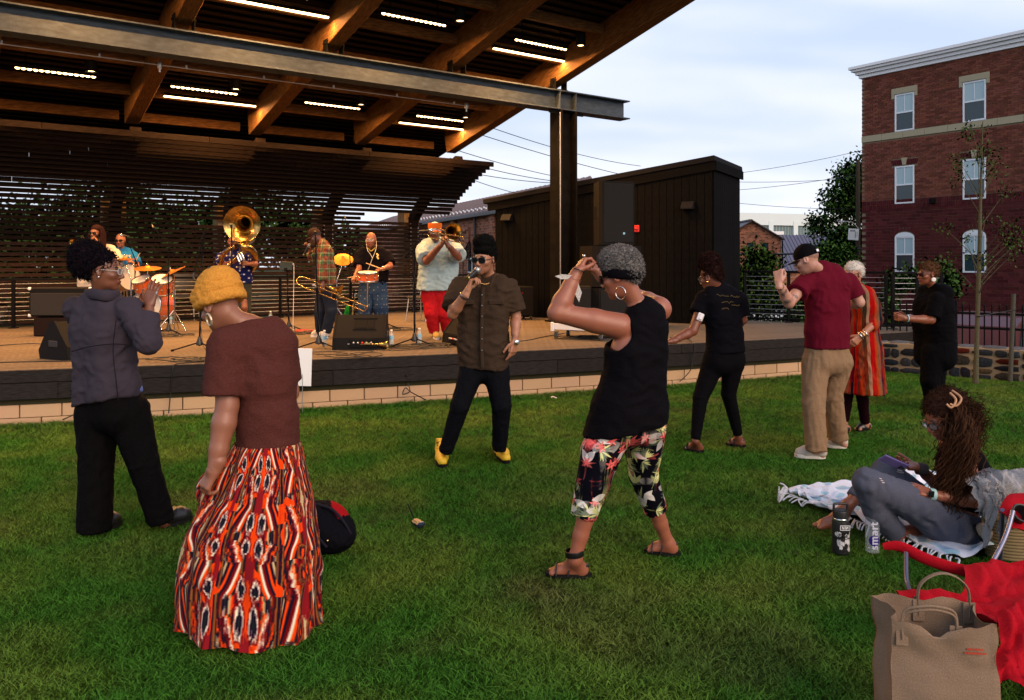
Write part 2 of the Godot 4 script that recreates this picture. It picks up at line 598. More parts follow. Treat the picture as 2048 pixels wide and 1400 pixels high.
func ground() -> void:
	var mb := MB.new()
	var xs := [-400.0, -60.0]
	for i in 81: xs.append(-20.0 + i * 0.5)
	xs.append_array([40.0, 90.0, 400.0])
	var zs := [40.0, 4.0]
	for i in 81: zs.append(-i * 0.5)
	zs.append_array([-60.0, -120.0, -400.0])
	var n := noise(21, 0.35, 3)
	for z in zs:
		for x in xs:
			var g := n.get_noise_2d(x, z) * 0.012
			mb.col = Color(1, 1, 1) * (1.0 + n.get_noise_2d(x * 3.0, z * 3.0) * 0.4)
			mb.pt(Vector3(x, lower(x, z) + g - 0.022, z), UY)
	var w := xs.size()
	for j in zs.size() - 1:
		for i in w - 1:
			var a := j * w + i
			mb.tri(a, a + w, a + 1); mb.tri(a + 1, a + w, a + w + 1)
	mb.smooth(0, 0)
	var m := mat(lin(0.045, 0.062, 0.02), 0.95, 0, T.grain, Vector3(2.5, 2.5, 2.5), null, 1, true)
	struct("ground", mb, m)
	var st := MB.new()
	st.box(Vector3(30, -0.97, -36.0), Vector3(70, 0.06, 8.0), Basis(UY, 0.2))
	struct("street", st, mat(lin(0.055, 0.055, 0.06), 0.9, 0, T.grain, Vector3(2, 2, 2)))

func grass() -> void:
	var tufts := []
	for k in 3:
		var mb := MB.new()
		for i in 20:
			var a := rng.randf() * TAU
			var r := sqrt(rng.randf()) * 0.032
			var p := Vector3(cos(a) * r, -0.004, sin(a) * r)
			var hgt := rng.randf_range(0.014, 0.034)
			var dir := Vector3(rng.randfn(), 0, rng.randfn()) * 0.012
			var w := rng.randf_range(0.0011, 0.0020)
			var tw := rng.randf() * TAU
			var side := Vector3(cos(tw), 0, sin(tw)) * w
			var nn := (Vector3(-side.z, 0, side.x).normalized() + Vector3(0, 1.2, 0)).normalized()
			var g := rng.randf_range(0.7, 1.25)
			mb.col = Color(g, g, g)
			if rng.randf() < 0.09: mb.col = Color(2.4, 1.35, 1.6)
			var q := p + Vector3(0, hgt * 0.6, 0) + dir
			var tip := p + Vector3(0, hgt, 0) + dir * 2.6
			var k0 := mb.pt(p - side, nn); mb.pt(p + side, nn)
			mb.pt(q - side * 0.8, nn); mb.pt(q + side * 0.8, nn); mb.pt(tip, nn)
			mb.tri(k0, k0 + 2, k0 + 1); mb.tri(k0 + 1, k0 + 2, k0 + 3); mb.tri(k0 + 2, k0 + 4, k0 + 3)
		tufts.append(mb.mesh())
	var dry := noise(31, 0.55, 3)
	var hue := noise(32, 0.9, 3)
	var spots := [[], [], []]
	var cols := [[], [], []]
	var rug := PackedVector2Array([Vector2(2.0, -5.45), Vector2(3.3, -6.05), Vector2(3.06, -4.6), Vector2(2.45, -4.38)])
	var z := -2.3
	while z > -15.5:
		var step := 0.026 if z > -4.5 else (0.034 if z > -7.5 else 0.046)
		var half := -z * 0.665 + 0.35
		var x := -half
		while x < half:
			var px := x + rng.randf_range(-0.5, 0.5) * step * 1.3
			var pz := z + rng.randf_range(-0.5, 0.5) * step * 1.3
			x += step
			if px < 7.2 and pz < front(px) - 0.05: continue
			var wd := (px - 5.64) * 0.61 - (pz + 12.26) * 0.79
			if wd > -0.02: continue
			if Geometry2D.is_point_in_polygon(Vector2(px, pz), rug): continue
			var k := rng.randi() % 3
			var s := rng.randf_range(0.75, 1.25)
			var a := rng.randf() * TAU
			var d := dry.get_noise_2d(px, pz)
			var near_bare := exp(-Vector2(px - 0.12, pz + 4.05).length_squared() / 0.05)
			var t := smoothstep(0.25, 0.6, d) * 0.4 + near_bare * 0.8
			if rng.randf() < t * 0.5: continue
			if pz > front(px) - 0.35 and pz < front(px) + 0.14: s *= 1.5
			spots[k].append(Transform3D(Basis(UY, a).scaled(Vector3(s, s, s)), Vector3(px, lower(px, pz) - 0.016, pz)))
			var hv := hue.get_noise_2d(px, pz)
			var c := Vector3(0.060, 0.20, 0.022).lerp(Vector3(0.165, 0.26, 0.040), clampf(0.35 + hv * 1.1, 0, 1))
			c = c.lerp(Vector3(0.17, 0.17, 0.055), clampf(t, 0.0, 0.8)) * rng.randf_range(0.75, 1.25)
			cols[k].append(Color(c.x, c.y, c.z))
		z -= step
	var gm := mat(Color.WHITE, 0.7)
	gm.backlight_enabled = true
	gm.backlight = Color(0.25, 0.3, 0.1)
	for k in 3:
		var mm := MultiMesh.new()
		mm.transform_format = MultiMesh.TRANSFORM_3D
		mm.use_colors = true
		mm.mesh = tufts[k]
		mm.instance_count = spots[k].size()
		for i in spots[k].size():
			mm.set_instance_transform(i, spots[k][i])
			mm.set_instance_color(i, cols[k][i])
		var o := MultiMeshInstance3D.new()
		o.name = numbered("lawn_grass")
		o.multimesh = mm
		o.material_override = gm
		add_child(o)
		o.set_meta("kind", "stuff")
		o.set_meta("label", "green mown lawn grass in front of the stage")

func pavilion() -> void:
	var pv := thing("stage_pavilion", "open timber stage pavilion with grey steel beam and dark slatted roof screen", "stage")

	var poly := PackedVector2Array()
	for i in 41:
		var x := -10.5 + i * 0.435
		poly.append(Vector2(x, front(x)))
	for q in [[7.3, -13.4], [6.3, -13.95], [4.4, -15.25], [2.4, -17.2], [-1.5, -18.4], [-11.6, -11.4]]: poly.append(Vector2(q[0], q[1]))
	var i := 0
	var o := 0.0
	while o < 9.6:
		var wd := 0.14
		var strip := PackedVector2Array()
		for j in 42:
			var x := -12.0 + j * 0.48
			strip.append(Vector2(x, front(x) - o))
		for j in 42:
			var x := -12.0 + (41 - j) * 0.48
			strip.append(Vector2(x, front(x) - o - wd + 0.004))
		for piece in Geometry2D.intersect_polygons(strip, poly):
			var mb := MB.new()
			var g := 1.0 + rng.randf_range(-0.14, 0.10)
			mb.col = Color(g, g * rng.randf_range(0.97, 1.02), g * rng.randf_range(0.93, 1.03))
			mb.prism(Array(piece), Z0, Basis(Vector3.RIGHT, Vector3(0, 0, 1), UY), 0.04)
			var b := part("deck_board", mb, M.deck, pv)
			b.position = Vector3(0, DECK - 0.02, 0)
		o += wd
		i += 1
	var under := MB.new()
	var up2 := PackedVector2Array()
	for q in Geometry2D.offset_polygon(poly, -0.12)[0]: up2.append(q)
	under.prism(Array(up2), Vector3(0, DECK - 0.09, 0), Basis(Vector3.RIGHT, Vector3(0, 0, 1), UY), 0.09)
	part("deck_frame", under, M.ledger, pv)

	var joints := [-10.5, -8.2, -5.6, -2.95, -0.32, 2.3, 4.9, 7.0]
	for row in 2:
		var y1 := DECK - 0.006 if row == 0 else DECK - 0.136
		var hh := 0.122 if row == 0 else 0.165
		for j in joints.size() - 1:
			var a: float = joints[j] + 0.003 + (0.9 if row == 1 and j > 0 else 0.0)
			var b: float = joints[j + 1] - 0.003 + (0.9 if row == 1 and j < joints.size() - 2 else 0.0)
			var mb := MB.new()
			var g := rng.randf_range(0.85, 1.15)
			mb.col = Color(g, g, g)
			for k in 4:
				var xa := lerpf(a, b, k / 4.0); var xb := lerpf(a, b, (k + 1) / 4.0)
				var d := 0.030 if row == 0 else 0.018
				var p0 := Vector3(xa, y1, front(xa) + d); var p1 := Vector3(xb, y1, front(xb) + d)
				var nn := (p1 - p0).cross(UY).normalized()
				if nn.z < 0: nn = -nn
				var dn := Vector3(0, -hh, 0)
				var bk := Vector3(0, 0, -0.028)
				mb.quad4([p0, p1, p1 + dn, p0 + dn], nn)
				mb.quad4([p0, p1, p1 + bk, p0 + bk], UY)
				mb.quad4([p0 + dn, p1 + dn, p1 + dn + bk, p0 + dn + bk], Vector3.DOWN)
				mb.quad4([p0 + bk, p1 + bk, p1 + dn + bk, p0 + dn + bk], -nn)
				if k == 0: mb.quad4([p0, p0 + bk, p0 + bk + dn, p0 + dn], Vector3.LEFT)
				if k == 3: mb.quad4([p1, p1 + bk, p1 + bk + dn, p1 + dn], Vector3.RIGHT)
			part("fascia_board", mb, M.fascia, pv)
	var led := MB.new()
	var back := MB.new()
	for k in 36:
		var xa := -10.5 + k * 0.4665; var xb := xa + 0.4665
		var pa := Vector3(xa, 0, front(xa) - 0.10); var pb := Vector3(xb, 0, front(xb) - 0.10)
		led.beam(pa + Vector3(0, DECK - 0.335, 0), pb + Vector3(0, DECK - 0.335, 0), 0.06, 0.07)
		back.beam(pa + Vector3(0, -0.05, -0.14), pb + Vector3(0, -0.05, -0.14), 0.16, 0.58)
	part("wall_ledger", led, M.ledger, pv)
	part("wall_core", back, M.mortar, pv)
	var x := -10.3
	var kk := 0
	while x < 5.5:
		var wv := 0.372
		for row in 2:
			var xo := x + (0.19 if row == 1 else 0.0)
			var p0 := Vector3(xo + 0.005, 0, front(xo + 0.005) - 0.115); var p1 := Vector3(xo + wv - 0.005, 0, front(xo + wv - 0.005) - 0.115)
			var y0 := 0.052 if row == 0 else -0.14
			var y1 := DECK - 0.372 if row == 0 else 0.046
			var mb := MB.new()
			var g := rng.randf_range(0.88, 1.08)
			mb.col = Color(g, g * rng.randf_range(0.97, 1.02), g * rng.randf_range(0.94, 1.04))
			mb.box(Z0, Vector3(0.09, y1 - y0, p0.distance_to(p1)), BI, 0.005)
			var b := part("wall_block", mb, M.block, pv)
			b.transform = Transform3D(fit(p1 - p0), (p0 + p1) * 0.5 + Vector3(0, (y0 + y1) * 0.5, 0))
		x += wv
		kk += 1

	var ib := MB.new()
	var t0 := -1.55; var t1 := 12.5
	for q in [[4.815, 0.30, 0.022], [4.478, 0.30, 0.022]]:
		ib.beam(rf(t0, 0, q[0]), rf(t1, 0, q[0]), q[1], q[2], UY, 0.002)
	ib.beam(rf(t0 + 0.04, 0, 4.6465), rf(t1, 0, 4.6465), 0.014, 0.315)
	for t in [-0.19, 0.19]:
		ib.beam(rf(t, -0.145, 4.6465), rf(t, -0.008, 4.6465), 0.012, 0.315)
	part("steel_beam", ib, M.steel, pv)
	var cb := MB.new()
	var cbs := Basis(AX, UY, -BX)
	for sg in [-1.0, 1.0]: cb.box(rf(sg * 0.17, 0, 2.51), Vector3(0.026, 3.91, 0.36), cbs, 0.002)
	cb.box(rf(0, 0, 2.51), Vector3(0.314, 3.91, 0.016), cbs)
	cb.box(rf(0, 0, 0.57), Vector3(0.5, 0.03, 0.5), cbs)
	for t in [-0.3, 0.3]: cb.box(rf(t, -0.08, 4.43), Vector3(0.2, 0.06, 0.03), cbs)
	part("steel_column", cb, M.black_steel, pv)

	var ts := [0.12, 2.32, 4.52, 6.70, 8.88, 11.06]
	for t in ts:
		var mb := MB.new()
		var sa := -7.5; var sb := 3.9
		var hb := 0.50
		var len_ := Vector2(sb - sa, ceil_h(sa) - ceil_h(sb)).length()
		mb.box(Z0, Vector3(0.235, hb, len_), BI, 0.008)
		var bmx := part("roof_beam", mb, M.glulam, pv)
		var pa := rf(t, sa, ceil_h(sa)); var pb := rf(t, sb, ceil_h(sb))
		var bs := fit(pb - pa)
		bmx.transform = Transform3D(bs, (pa + pb) * 0.5 + bs.y * hb * 0.5)

		var tail := MB.new()
		for k in 8:
			var f0 := k / 8.0 * 1.25; var f1 := (k + 1) / 8.0 * 1.25
			tail.beam(screen_pt(t, f0, 0.17), screen_pt(t, f1, 0.17), 0.19, 0.22, AX.cross(screen_pt(t, f1, 0.17) - screen_pt(t, f0, 0.17)), 0.004)
		part("beam_tail", tail, M.dark_wood, pv)
		var br := MB.new()
		for sg in [-1.0, 1.0]:
			br.box(rf(t + sg * 0.13, 0, 4.95), Vector3(0.012, 0.22, 0.16), cbs)
			for q in [[-0.05, 5.0], [0.05, 5.0], [0.0, 4.92]]: br.box(rf(t + sg * 0.142, q[0], q[1]), Vector3(0.02, 0.025, 0.025), cbs)
		br.box(rf(t, 0, 4.84), Vector3(0.3, 0.02, 0.2), cbs)
		part("beam_bracket", br, M.black_steel, pv)
		var post := MB.new()
		post.box(Z0, Vector3(0.42, 3.7, 0.36), BI, 0.01)
		var po := part("timber_post", post, M.post_wood, pv)
		po.transform = Transform3D(cbs, rf(t, 5.95, 1.05))

	for k in ts.size() - 1:
		var s := -7.2
		while s < 5.4:
			var y := ceil_h(s) + 0.36
			plank("purlin", rf(ts[k] + 0.12, s, y), rf(ts[k + 1] - 0.12, s, y), 0.09, 0.17, M.purlin, pv, UY, rng.randf_range(0.85, 1.1))
			s += 1.17
	var rd := MB.new()
	var s := -7.8
	while s < 6.6:
		var ya := ceil_h(s) + 0.50
		var yb := ceil_h(s + 0.1) + 0.50
		rd.beam(rf(-0.42, s, ya + 0.012), rf(12.2, s, ya + 0.012), 0.1, 0.02)
		rd.beam(rf(-0.42, s + 0.1, yb + 0.045), rf(12.2, s + 0.1, yb + 0.045), 0.105, 0.02)
		s += 0.2
	part("roof_deck", rd, M.roof, pv)
	var top := MB.new()
	top.beam(rf(5.9, -7.9, ceil_h(-7.9) + 0.63), rf(5.9, 6.7, ceil_h(6.7) + 0.63), 12.75, 0.12)
	part("roof_cover", top, M.coping, pv)
	var ed := MB.new()
	ed.beam(rf(-0.44, -7.9, ceil_h(-7.9) + 0.60), rf(-0.44, 6.7, ceil_h(6.7) + 0.60), 0.05, 0.26)
	part("roof_edge", ed, M.dark_wood, pv)

	for k in 23:
		var u := k / 17.0
		var p := screen_pt(0, u, 0)
		var tr := -0.66
		if k >= 15: tr = 1.55 + 0.05 * (k - 15)
		if k >= 18: tr = 5.2 + (k - 18) * 0.35
		var a := tr
		while a < 12.0:
			var b: float = minf(a + rng.randf_range(2.6, 4.6), 12.0)
			plank("screen_slat", screen_pt(a, u, 0), screen_pt(b - 0.006, u, 0), 0.05, 0.104 - 0.036 * clampf((u - 0.35) * 1.8, 0.0, 1.0), M.dark_wood, pv, UY, rng.randf_range(0.8, 1.25))
			a = b

	var cd := MB.new()
	cd.tube([rf(1.9, 0.28, 4.40), rf(12, 0.28, 4.40)], 0.008, 6)
	for k in 9: cd.box(rf(2.2 + k * 1.1, 0.28, 4.42), Vector3(0.02, 0.05, 0.03), cbs)
	cd.tube([rf(0.24, -0.2, 4.40), rf(0.235, -0.2, 2.6), rf(0.235, -0.2, 0.95)], 0.012, 6)
	part("conduit", cd, M.gray_metal, pv)
	var jb := MB.new()
	jb.box(rf(0.235, -0.22, 0.9), Vector3(0.12, 0.13, 0.08), cbs, 0.01)
	part("junction_box", jb, M.gray_metal, pv)
	for t in [1.95, 6.95]:
		var sp := MB.new()
		sp.tube([rf(t, 0.28, 4.40), rf(t, 0.28, 4.30)], 0.014, 6)
		sp.lathe([Vector2(0.001, -0.1), Vector2(0.03, -0.1), Vector2(0.03, 0), Vector2(0.001, 0)], rf(t, 0.28, 4.45), BI, 8)
		part("sprinkler_head", sp, M.gray_metal, pv)

func screen_pt(t: float, u: float, deep: float) -> Vector3:
	var v := minf(u, 1.0)
	return rf(t, 3.35 + 2.25 * (1.25 * v - 0.25 * v * v) + deep, 3.87 - 1.28 * (0.72 * v + 0.28 * v * v) - maxf(0.0, u - 1.0) * 1.6 + deep * 0.3)

func stage_lamps() -> void:
	var k := 0
	for q in [[1.0, 2.5, 0], [3.3, 2.5, 0], [5.6, 2.5, 0], [7.8, 2.5, 0], [1.0, -0.9, 1], [3.4, -0.9, 1], [5.6, -0.9, 1], [7.8, -0.9, 1], [9.9, 2.5, 0]]:
		var t: float = q[0]; var s: float = q[1]
		var bay: String = ["bay by the steel column", "second bay from the column", "third bay from the column", "fourth bay from the column", "fifth bay from the column"][int(t / 2.2)]
		var where := bay + (" behind the steel beam" if q[2] == 0 else " before the steel beam")
		var h := ceil_h(s) + 0.16
		var o := thing("led_bar", "dotted LED bar in the " + where, "light", rf(t + 0.2, s, h), "LED bars under the stage roof")
		var bs := Basis(AX, UY, -BX)
		var body := MB.new()
		body.box(Vector3(0, 0.03, 0), bs * Z0 + Vector3(1.12, 0.05, 0.06), bs, 0.004)
		for e in [-0.4, 0.4]: body.tube([bs * Vector3(e, 0.05, 0), bs * Vector3(e, 0.42, 0)], 0.008, 6)
		part("housing", body, M.black_metal, o)
		var dots := MB.new()
		for i in 14: dots.ball(bs * Vector3(-0.51 + i * 0.0785, 0.0, 0), Vector3(0.033, 0.022, 0.022), bs, 8)
		part("lamp_row", dots, M.lamp, o)
		area(o, Vector3(0, -0.035, 0), bs, 1.1, 0.05, 6.0)

		var at := rf(t - 0.25 if q[2] == 0 else t - 0.45, s - 0.25, h + 0.02)
		var p := thing("pendant_lamp", "black can lamp in the " + where, "light", at, "pendant lamps under the stage roof")
		var can := MB.new()
		can.lathe([Vector2(0.07, 0.0), Vector2(0.085, 0.0), Vector2(0.085, 0.22), Vector2(0.06, 0.25), Vector2(0.001, 0.25)], Z0, BI, 16)
		can.lathe([Vector2(0.07, 0.03), Vector2(0.07, 0.0)], Z0, BI, 16)
		can.tube([Vector3(0, 0.25, 0), Vector3(0, 0.5, 0)], 0.012, 6)
		part("lamp_shade", can, M.black_metal, p)
		var len_ := MB.new()
		len_.lathe([Vector2(0.001, 0.012), Vector2(0.05, 0.014), Vector2(0.07, 0.03)], Z0, BI, 14)
		part("lens", len_, M.lamp, p)
		var sp := SpotLight3D.new()
		sp.name = "spot"
		sp.light_color = Color(1.0, 0.70, 0.40)
		sp.light_energy = 5.2
		sp.light_size = 0.06
		sp.spot_angle = 52.0; sp.spot_angle_attenuation = 0.9
		sp.spot_range = 30.0; sp.spot_attenuation = 2.0
		sp.shadow_enabled = true
		p.add_child(sp)
		sp.position = Vector3(0, -0.01, 0)
		sp.rotation_degrees.x = -90
		k += 1
	for q in [[0.12, 1.86, -0.3, "over the steel column"], [4.63, 6.4, -0.3, "in the third bay before the steel beam"], [0.12, 1.86, 3.2, "above the slats at the end bay"], [4.63, 6.4, 3.2, "above the slats in the third bay"], [9.0, 10.8, -0.3, "in the fifth bay before the steel beam"], [9.0, 10.8, 3.2, "above the slats in the fifth bay"]]:
		var mid := (float(q[0]) + float(q[1])) * 0.5
		var s: float = q[2]
		var h := ceil_h(s) + 0.27
		var o := thing("strip_light", "long white linear strip light " + str(q[3]), "light", rf(mid, s, h), "strip lights under the stage roof")
		var bs := Basis(AX, UY, -BX)
		var len_: float = float(q[1]) - float(q[0]) - 0.18
		var body := MB.new()
		body.box(Vector3(0, 0.035, 0), Vector3(len_, 0.05, 0.07), bs, 0.004)
		part("housing", body, M.black_metal, o)
		var tube := MB.new()
		for e in [-1.0, 1.0]: tube.box(bs * Vector3(e * len_ * 0.252, 0, 0), Vector3(len_ * 0.49, 0.022, 0.045), bs)
		part("diffuser", tube, M.lamp, o)
		area(o, Vector3(0, -0.02, 0), bs, len_, 0.045, 5.5)

		var sp := SpotLight3D.new()
		sp.name = "end_spot"
		sp.light_color = Color(1.0, 0.72, 0.42)
		sp.light_energy = 0.35
		sp.light_size = 0.03
		sp.spot_angle = 40.0; sp.spot_angle_attenuation = 0.8
		sp.spot_range = 10.0; sp.spot_attenuation = 2.0
		sp.shadow_enabled = true
		o.add_child(sp)
		sp.position = bs * Vector3(len_ * 0.5 - 0.02, -0.02, 0.0)
		sp.basis = fit(-(AX * 0.55 + Vector3(0, -0.9, 0)), BX)

func area(o: Node3D, at: Vector3, bs: Basis, lx: float, lz: float, e: float) -> void:
	var l := AreaLight3D.new()
	l.name = "glow"
	l.area_size = Vector2(lx, lz)
	l.light_color = Color(1.0, 0.72, 0.43)
	l.light_energy = e
	l.area_range = 30.0
	l.area_attenuation = 2.0
	l.shadow_enabled = true
	o.add_child(l)
	l.transform = Transform3D(Basis(bs.x, -bs.z, bs.y), at)

func back_fence() -> void:
	var o := thing("slat_fence", "brown horizontal slat fence closing the back of the stage", "fence")
	for k in 28:
		var y := 2.60 - k * 0.098
		var t := -0.75 if k > 0 else -0.1
		var tl := 12.0
		if k < 2: tl = 2.75
		elif k < 4: tl = 7.6
		while t < tl:
			var l := rng.randf_range(1.6, 3.2)
			var e := minf(t + l, tl)
			plank("slat", rf(t, 5.66 + rng.randf_range(0, 0.008), y), rf(e - 0.008, 5.66, y), 0.032, rng.randf_range(0.068, 0.074), M.fence_wood, o, UY, rng.randf_range(0.65, 1.25))
			t = e
	for t in [0.12, 2.32, 4.52, 6.70, 8.88, 11.06]:
		var mb := MB.new()
		for k in 26:
			for e in [-0.1, 0.1]: mb.box(rf(t + e, 5.635, 2.60 - k * 0.098), Vector3(0.018, 0.018, 0.018), Basis(AX, UY, -BX))
		part("bolt_row", mb, M.gray_metal, o)

func wing_building() -> void:
	var c0 := Vector3(3.57, 0, -14.15)
	var dl := Vector3(-0.866, 0, -0.5)
	var dr := Vector3(0.5, 0, -0.866)
	var o := thing("timber_shed", "black shed clad in vertical boards beside the stage", "shed")
	var L := 4.53; var R := 1.86
	var core := MB.new()
	for q in [0]:
		var top := func(u: float) -> float: return 3.42 - u * 0.122
		var n := 6
		for k in n:
			var ua := L * k / n; var ub := L * (k + 1) / n
			var hh: float = top.call(ub)
			core.box(c0 + dl * ((ua + ub) / 2) + dr * (R / 2) + Vector3(0, (hh - 1.5) / 2, 0), Vector3(ub - ua, hh + 1.5, R - 0.04), Basis(-dl, UY, -dr))
	part("wall_core", core, M.siding, o)
	var mb0 := MB.new()
	var u := 0.0
	while u < L - 0.05:
		var w := minf(0.14, L - u)
		var h := 3.45 - (u + w * 0.5) * 0.122
		var mb := MB.new()
		var g := rng.randf_range(0.85, 1.15)
		mb.col = Color(g, g, g)
		mb.box(Z0, Vector3(w - 0.006, h + 0.6, 0.03), BI, 0.004)
		var b := part("cladding_board", mb, M.siding, o)
		b.transform = Transform3D(Basis(-dl, UY, -dr), c0 + dl * (u + w / 2) - dr * 0.012 + Vector3(0, (h - 0.6) / 2, 0))
		u += w
	u = 0.0
	while u < R - 0.05:
		var w := minf(0.14, R - u)
		var mb := MB.new()
		var g := rng.randf_range(0.85, 1.15)
		mb.col = Color(g, g, g)
		mb.box(Z0, Vector3(w - 0.006, 4.6, 0.03), BI, 0.004)
		var b := part("cladding_board", mb, M.siding, o)
		b.transform = Transform3D(Basis(dr, UY, -dl), c0 + dr * (u + w / 2) - dl * 0.014 + Vector3(0, 1.15, 0))
		u += w
	var fas := MB.new()
	var pa := c0 - dl * 0.06 - dr * 0.045
	var slope := Vector3(0, -0.122, 0)
	fas.beam(pa + Vector3(0, 3.38, 0), pa + (dl + slope) * (L + 0.2) + Vector3(0, 3.38, 0), 0.03, 0.16)
	fas.beam(pa + Vector3(0, 3.38, 0) + dr * 0.02, pa + dr * (R + 0.1) + Vector3(0, 3.38, 0), 0.03, 0.16)
	part("fascia_trim", fas, M.siding, o)
	var cap := MB.new()
	cap.beam(pa + Vector3(0, 3.51, 0) + dr * 0.95, pa + (dl + slope) * (L + 0.3) + dr * 0.95 + Vector3(0, 3.51, 0), R + 0.12, 0.1, UY, 0.01)
	part("roof", cap, M.coping, o)
	var door := MB.new()
	door.box(c0 + dl * 2.45 - dr * 0.04 + Vector3(0, 1.6, 0), Vector3(0.95, 2.1, 0.03), Basis(-dl, UY, -dr), 0.004)
	part("door", door, M.siding, o)
	for q in [[0.43, "on the shed wall near its outer corner"], [4.2, "at the stage end of the shed wall"]]:
		var w := thing("wall_lamp", "grey wedge wall lamp " + str(q[1]), "light", c0 + dl * float(q[0]) - dr * 0.03 + Vector3(0, 2.70 - float(q[0]) * 0.03, 0), "wedge lamps on the shed")
		var mb := MB.new()
		mb.prism([Vector2(0, 0.07), Vector2(0.05, 0.07), Vector2(0.13, -0.05), Vector2(0.13, -0.07), Vector2(0, -0.07)], Z0, Basis(-dr, UY, -dl), 0.22)
		part("housing", mb, M.coping, w)
	var st := thing("fire_alarm", "red fire alarm strobe on the black shed wall", "alarm", c0 + dl * 1.42 - dr * 0.03 + Vector3(0, 2.29, 0))
	var mb2 := MB.new()
	mb2.box(Vector3(0, 0, 0), Vector3(0.11, 0.13, 0.05), Basis(-dl, UY, -dr), 0.01)
	mb2.box(Vector3(0, 0, 0) - dr * 0.035, Vector3(0.06, 0.035, 0.03), Basis(-dl, UY, -dr), 0.008)
	part("housing", mb2, M.red, st)

func rail_run(o: Node3D, a: Vector3, b: Vector3, posts: int, hgt: float) -> void:
	var st := MB.new()
	st.beam(a + Vector3(0, hgt, 0), b + Vector3(0, hgt, 0), 0.05, 0.04, UY, 0.004)
	part("top_rail", st, M.black_metal, o)
	var br := MB.new()
	br.beam(a + Vector3(0, 0.06, 0), b + Vector3(0, 0.06, 0), 0.035, 0.035)
	part("bottom_rail", br, M.black_metal, o)
	for i in posts:
		var p := a.lerp(b, float(i) / (posts - 1))
		var mb := MB.new()
		mb.box(p + Vector3(0, hgt / 2, 0), Vector3(0.05, hgt - 0.04, 0.05), BI, 0.003)
		mb.box(p + Vector3(0, 0.006, 0), Vector3(0.12, 0.012, 0.12))
		part("post", mb, M.black_metal, o)
	for k in 9:
		var y := 0.06 + (hgt - 0.06) * (k + 1) / 10.0
		var mb := MB.new()
		mb.tube([a + Vector3(0, y, 0), b + Vector3(0, y, 0)], 0.0045, 5)
		part("cable", mb, M.gray_metal, o)

func railings() -> void:
	var r1 := thing("cable_railing", "black cable railing along the back of the stage behind the band", "railing", Z0, "cable railings")
	rail_run(r1, rf(-0.6, 4.15, DECK), rf(11.5, 4.15, DECK), 9, 0.82)
	var r2 := thing("cable_railing", "black cable railing beside the shed behind the man in the red shirt", "railing", Z0, "cable railings")
	rail_run(r2, Vector3(4.42, DECK, -15.1), Vector3(6.42, DECK, -13.65), 4, 0.93)
	var r3 := thing("cable_railing", "short black cable railing at the stage end behind the woman in black", "railing", Z0, "cable railings")
	rail_run(r3, Vector3(6.30, DECK, -13.15), Vector3(7.15, DECK, -13.25), 3, 0.93)

	var f1 := thing("picket_fence", "black iron picket fence above the stone wall", "fence", Z0, "iron picket fences")
	var a := Vector3(5.2, 0, -13.6); var d := Vector3(0.79, 0, 0.61)
	pickets(f1, a, d, 4.2, -0.3, 1.0)
	var f2 := thing("picket_fence", "low black iron picket fence beyond the stage railing by the parked cars", "fence", Z0, "iron picket fences")
	pickets(f2, Vector3(4.4, 0, -17.5), Vector3(0.9, 0, 0.435), 4.0, -0.6, 0.72)

func pickets(o: Node3D, a: Vector3, d: Vector3, len_: float, y0: float, y1: float) -> void:
	for y in [y1 - 0.12, y1 - 0.34, y0 + 0.12]:
		var mb := MB.new()
		mb.beam(a + Vector3(0, y, 0), a + d * len_ + Vector3(0, y, 0), 0.03, 0.035)
		part("rail", mb, M.black_metal, o)
	var u := 0.05
	while u < len_:
		var mb := MB.new()
		mb.box(a + d * u + Vector3(0, (y0 + y1) / 2, 0), Vector3(0.018, y1 - y0, 0.018), fit(d))
		mb.lathe([Vector2(0.016, 0), Vector2(0.001, 0.05)], a + d * u + Vector3(0, y1, 0), BI, 4)
		part("picket", mb, M.black_metal, o)
		u += 0.098
	for q in [0.0, len_ * 0.5, len_]:
		var mb := MB.new()
		mb.box(a + d * q + Vector3(0, (y0 + y1) / 2 + 0.03, 0), Vector3(0.07, y1 - y0 + 0.1, 0.07), fit(d), 0.004)
		part("post", mb, M.black_metal, o)

# ---------------------------------------------------------------- houses, cars, wires and trees
func town() -> void:
	apartment()
	stone_wall()
	gable_house()
	far_buildings()
	parked_car("white estate car with red tail lamps parked beyond the picket fence", Vector3(8.9, -1.0, -27.0), 1.15, lin(0.6, 0.62, 0.66))
	parked_car("dark red car with lit window parked behind the stone wall", Vector3(9.5, -0.9, -15.2), 0.66, lin(0.22, 0.014, 0.014))
	wires()

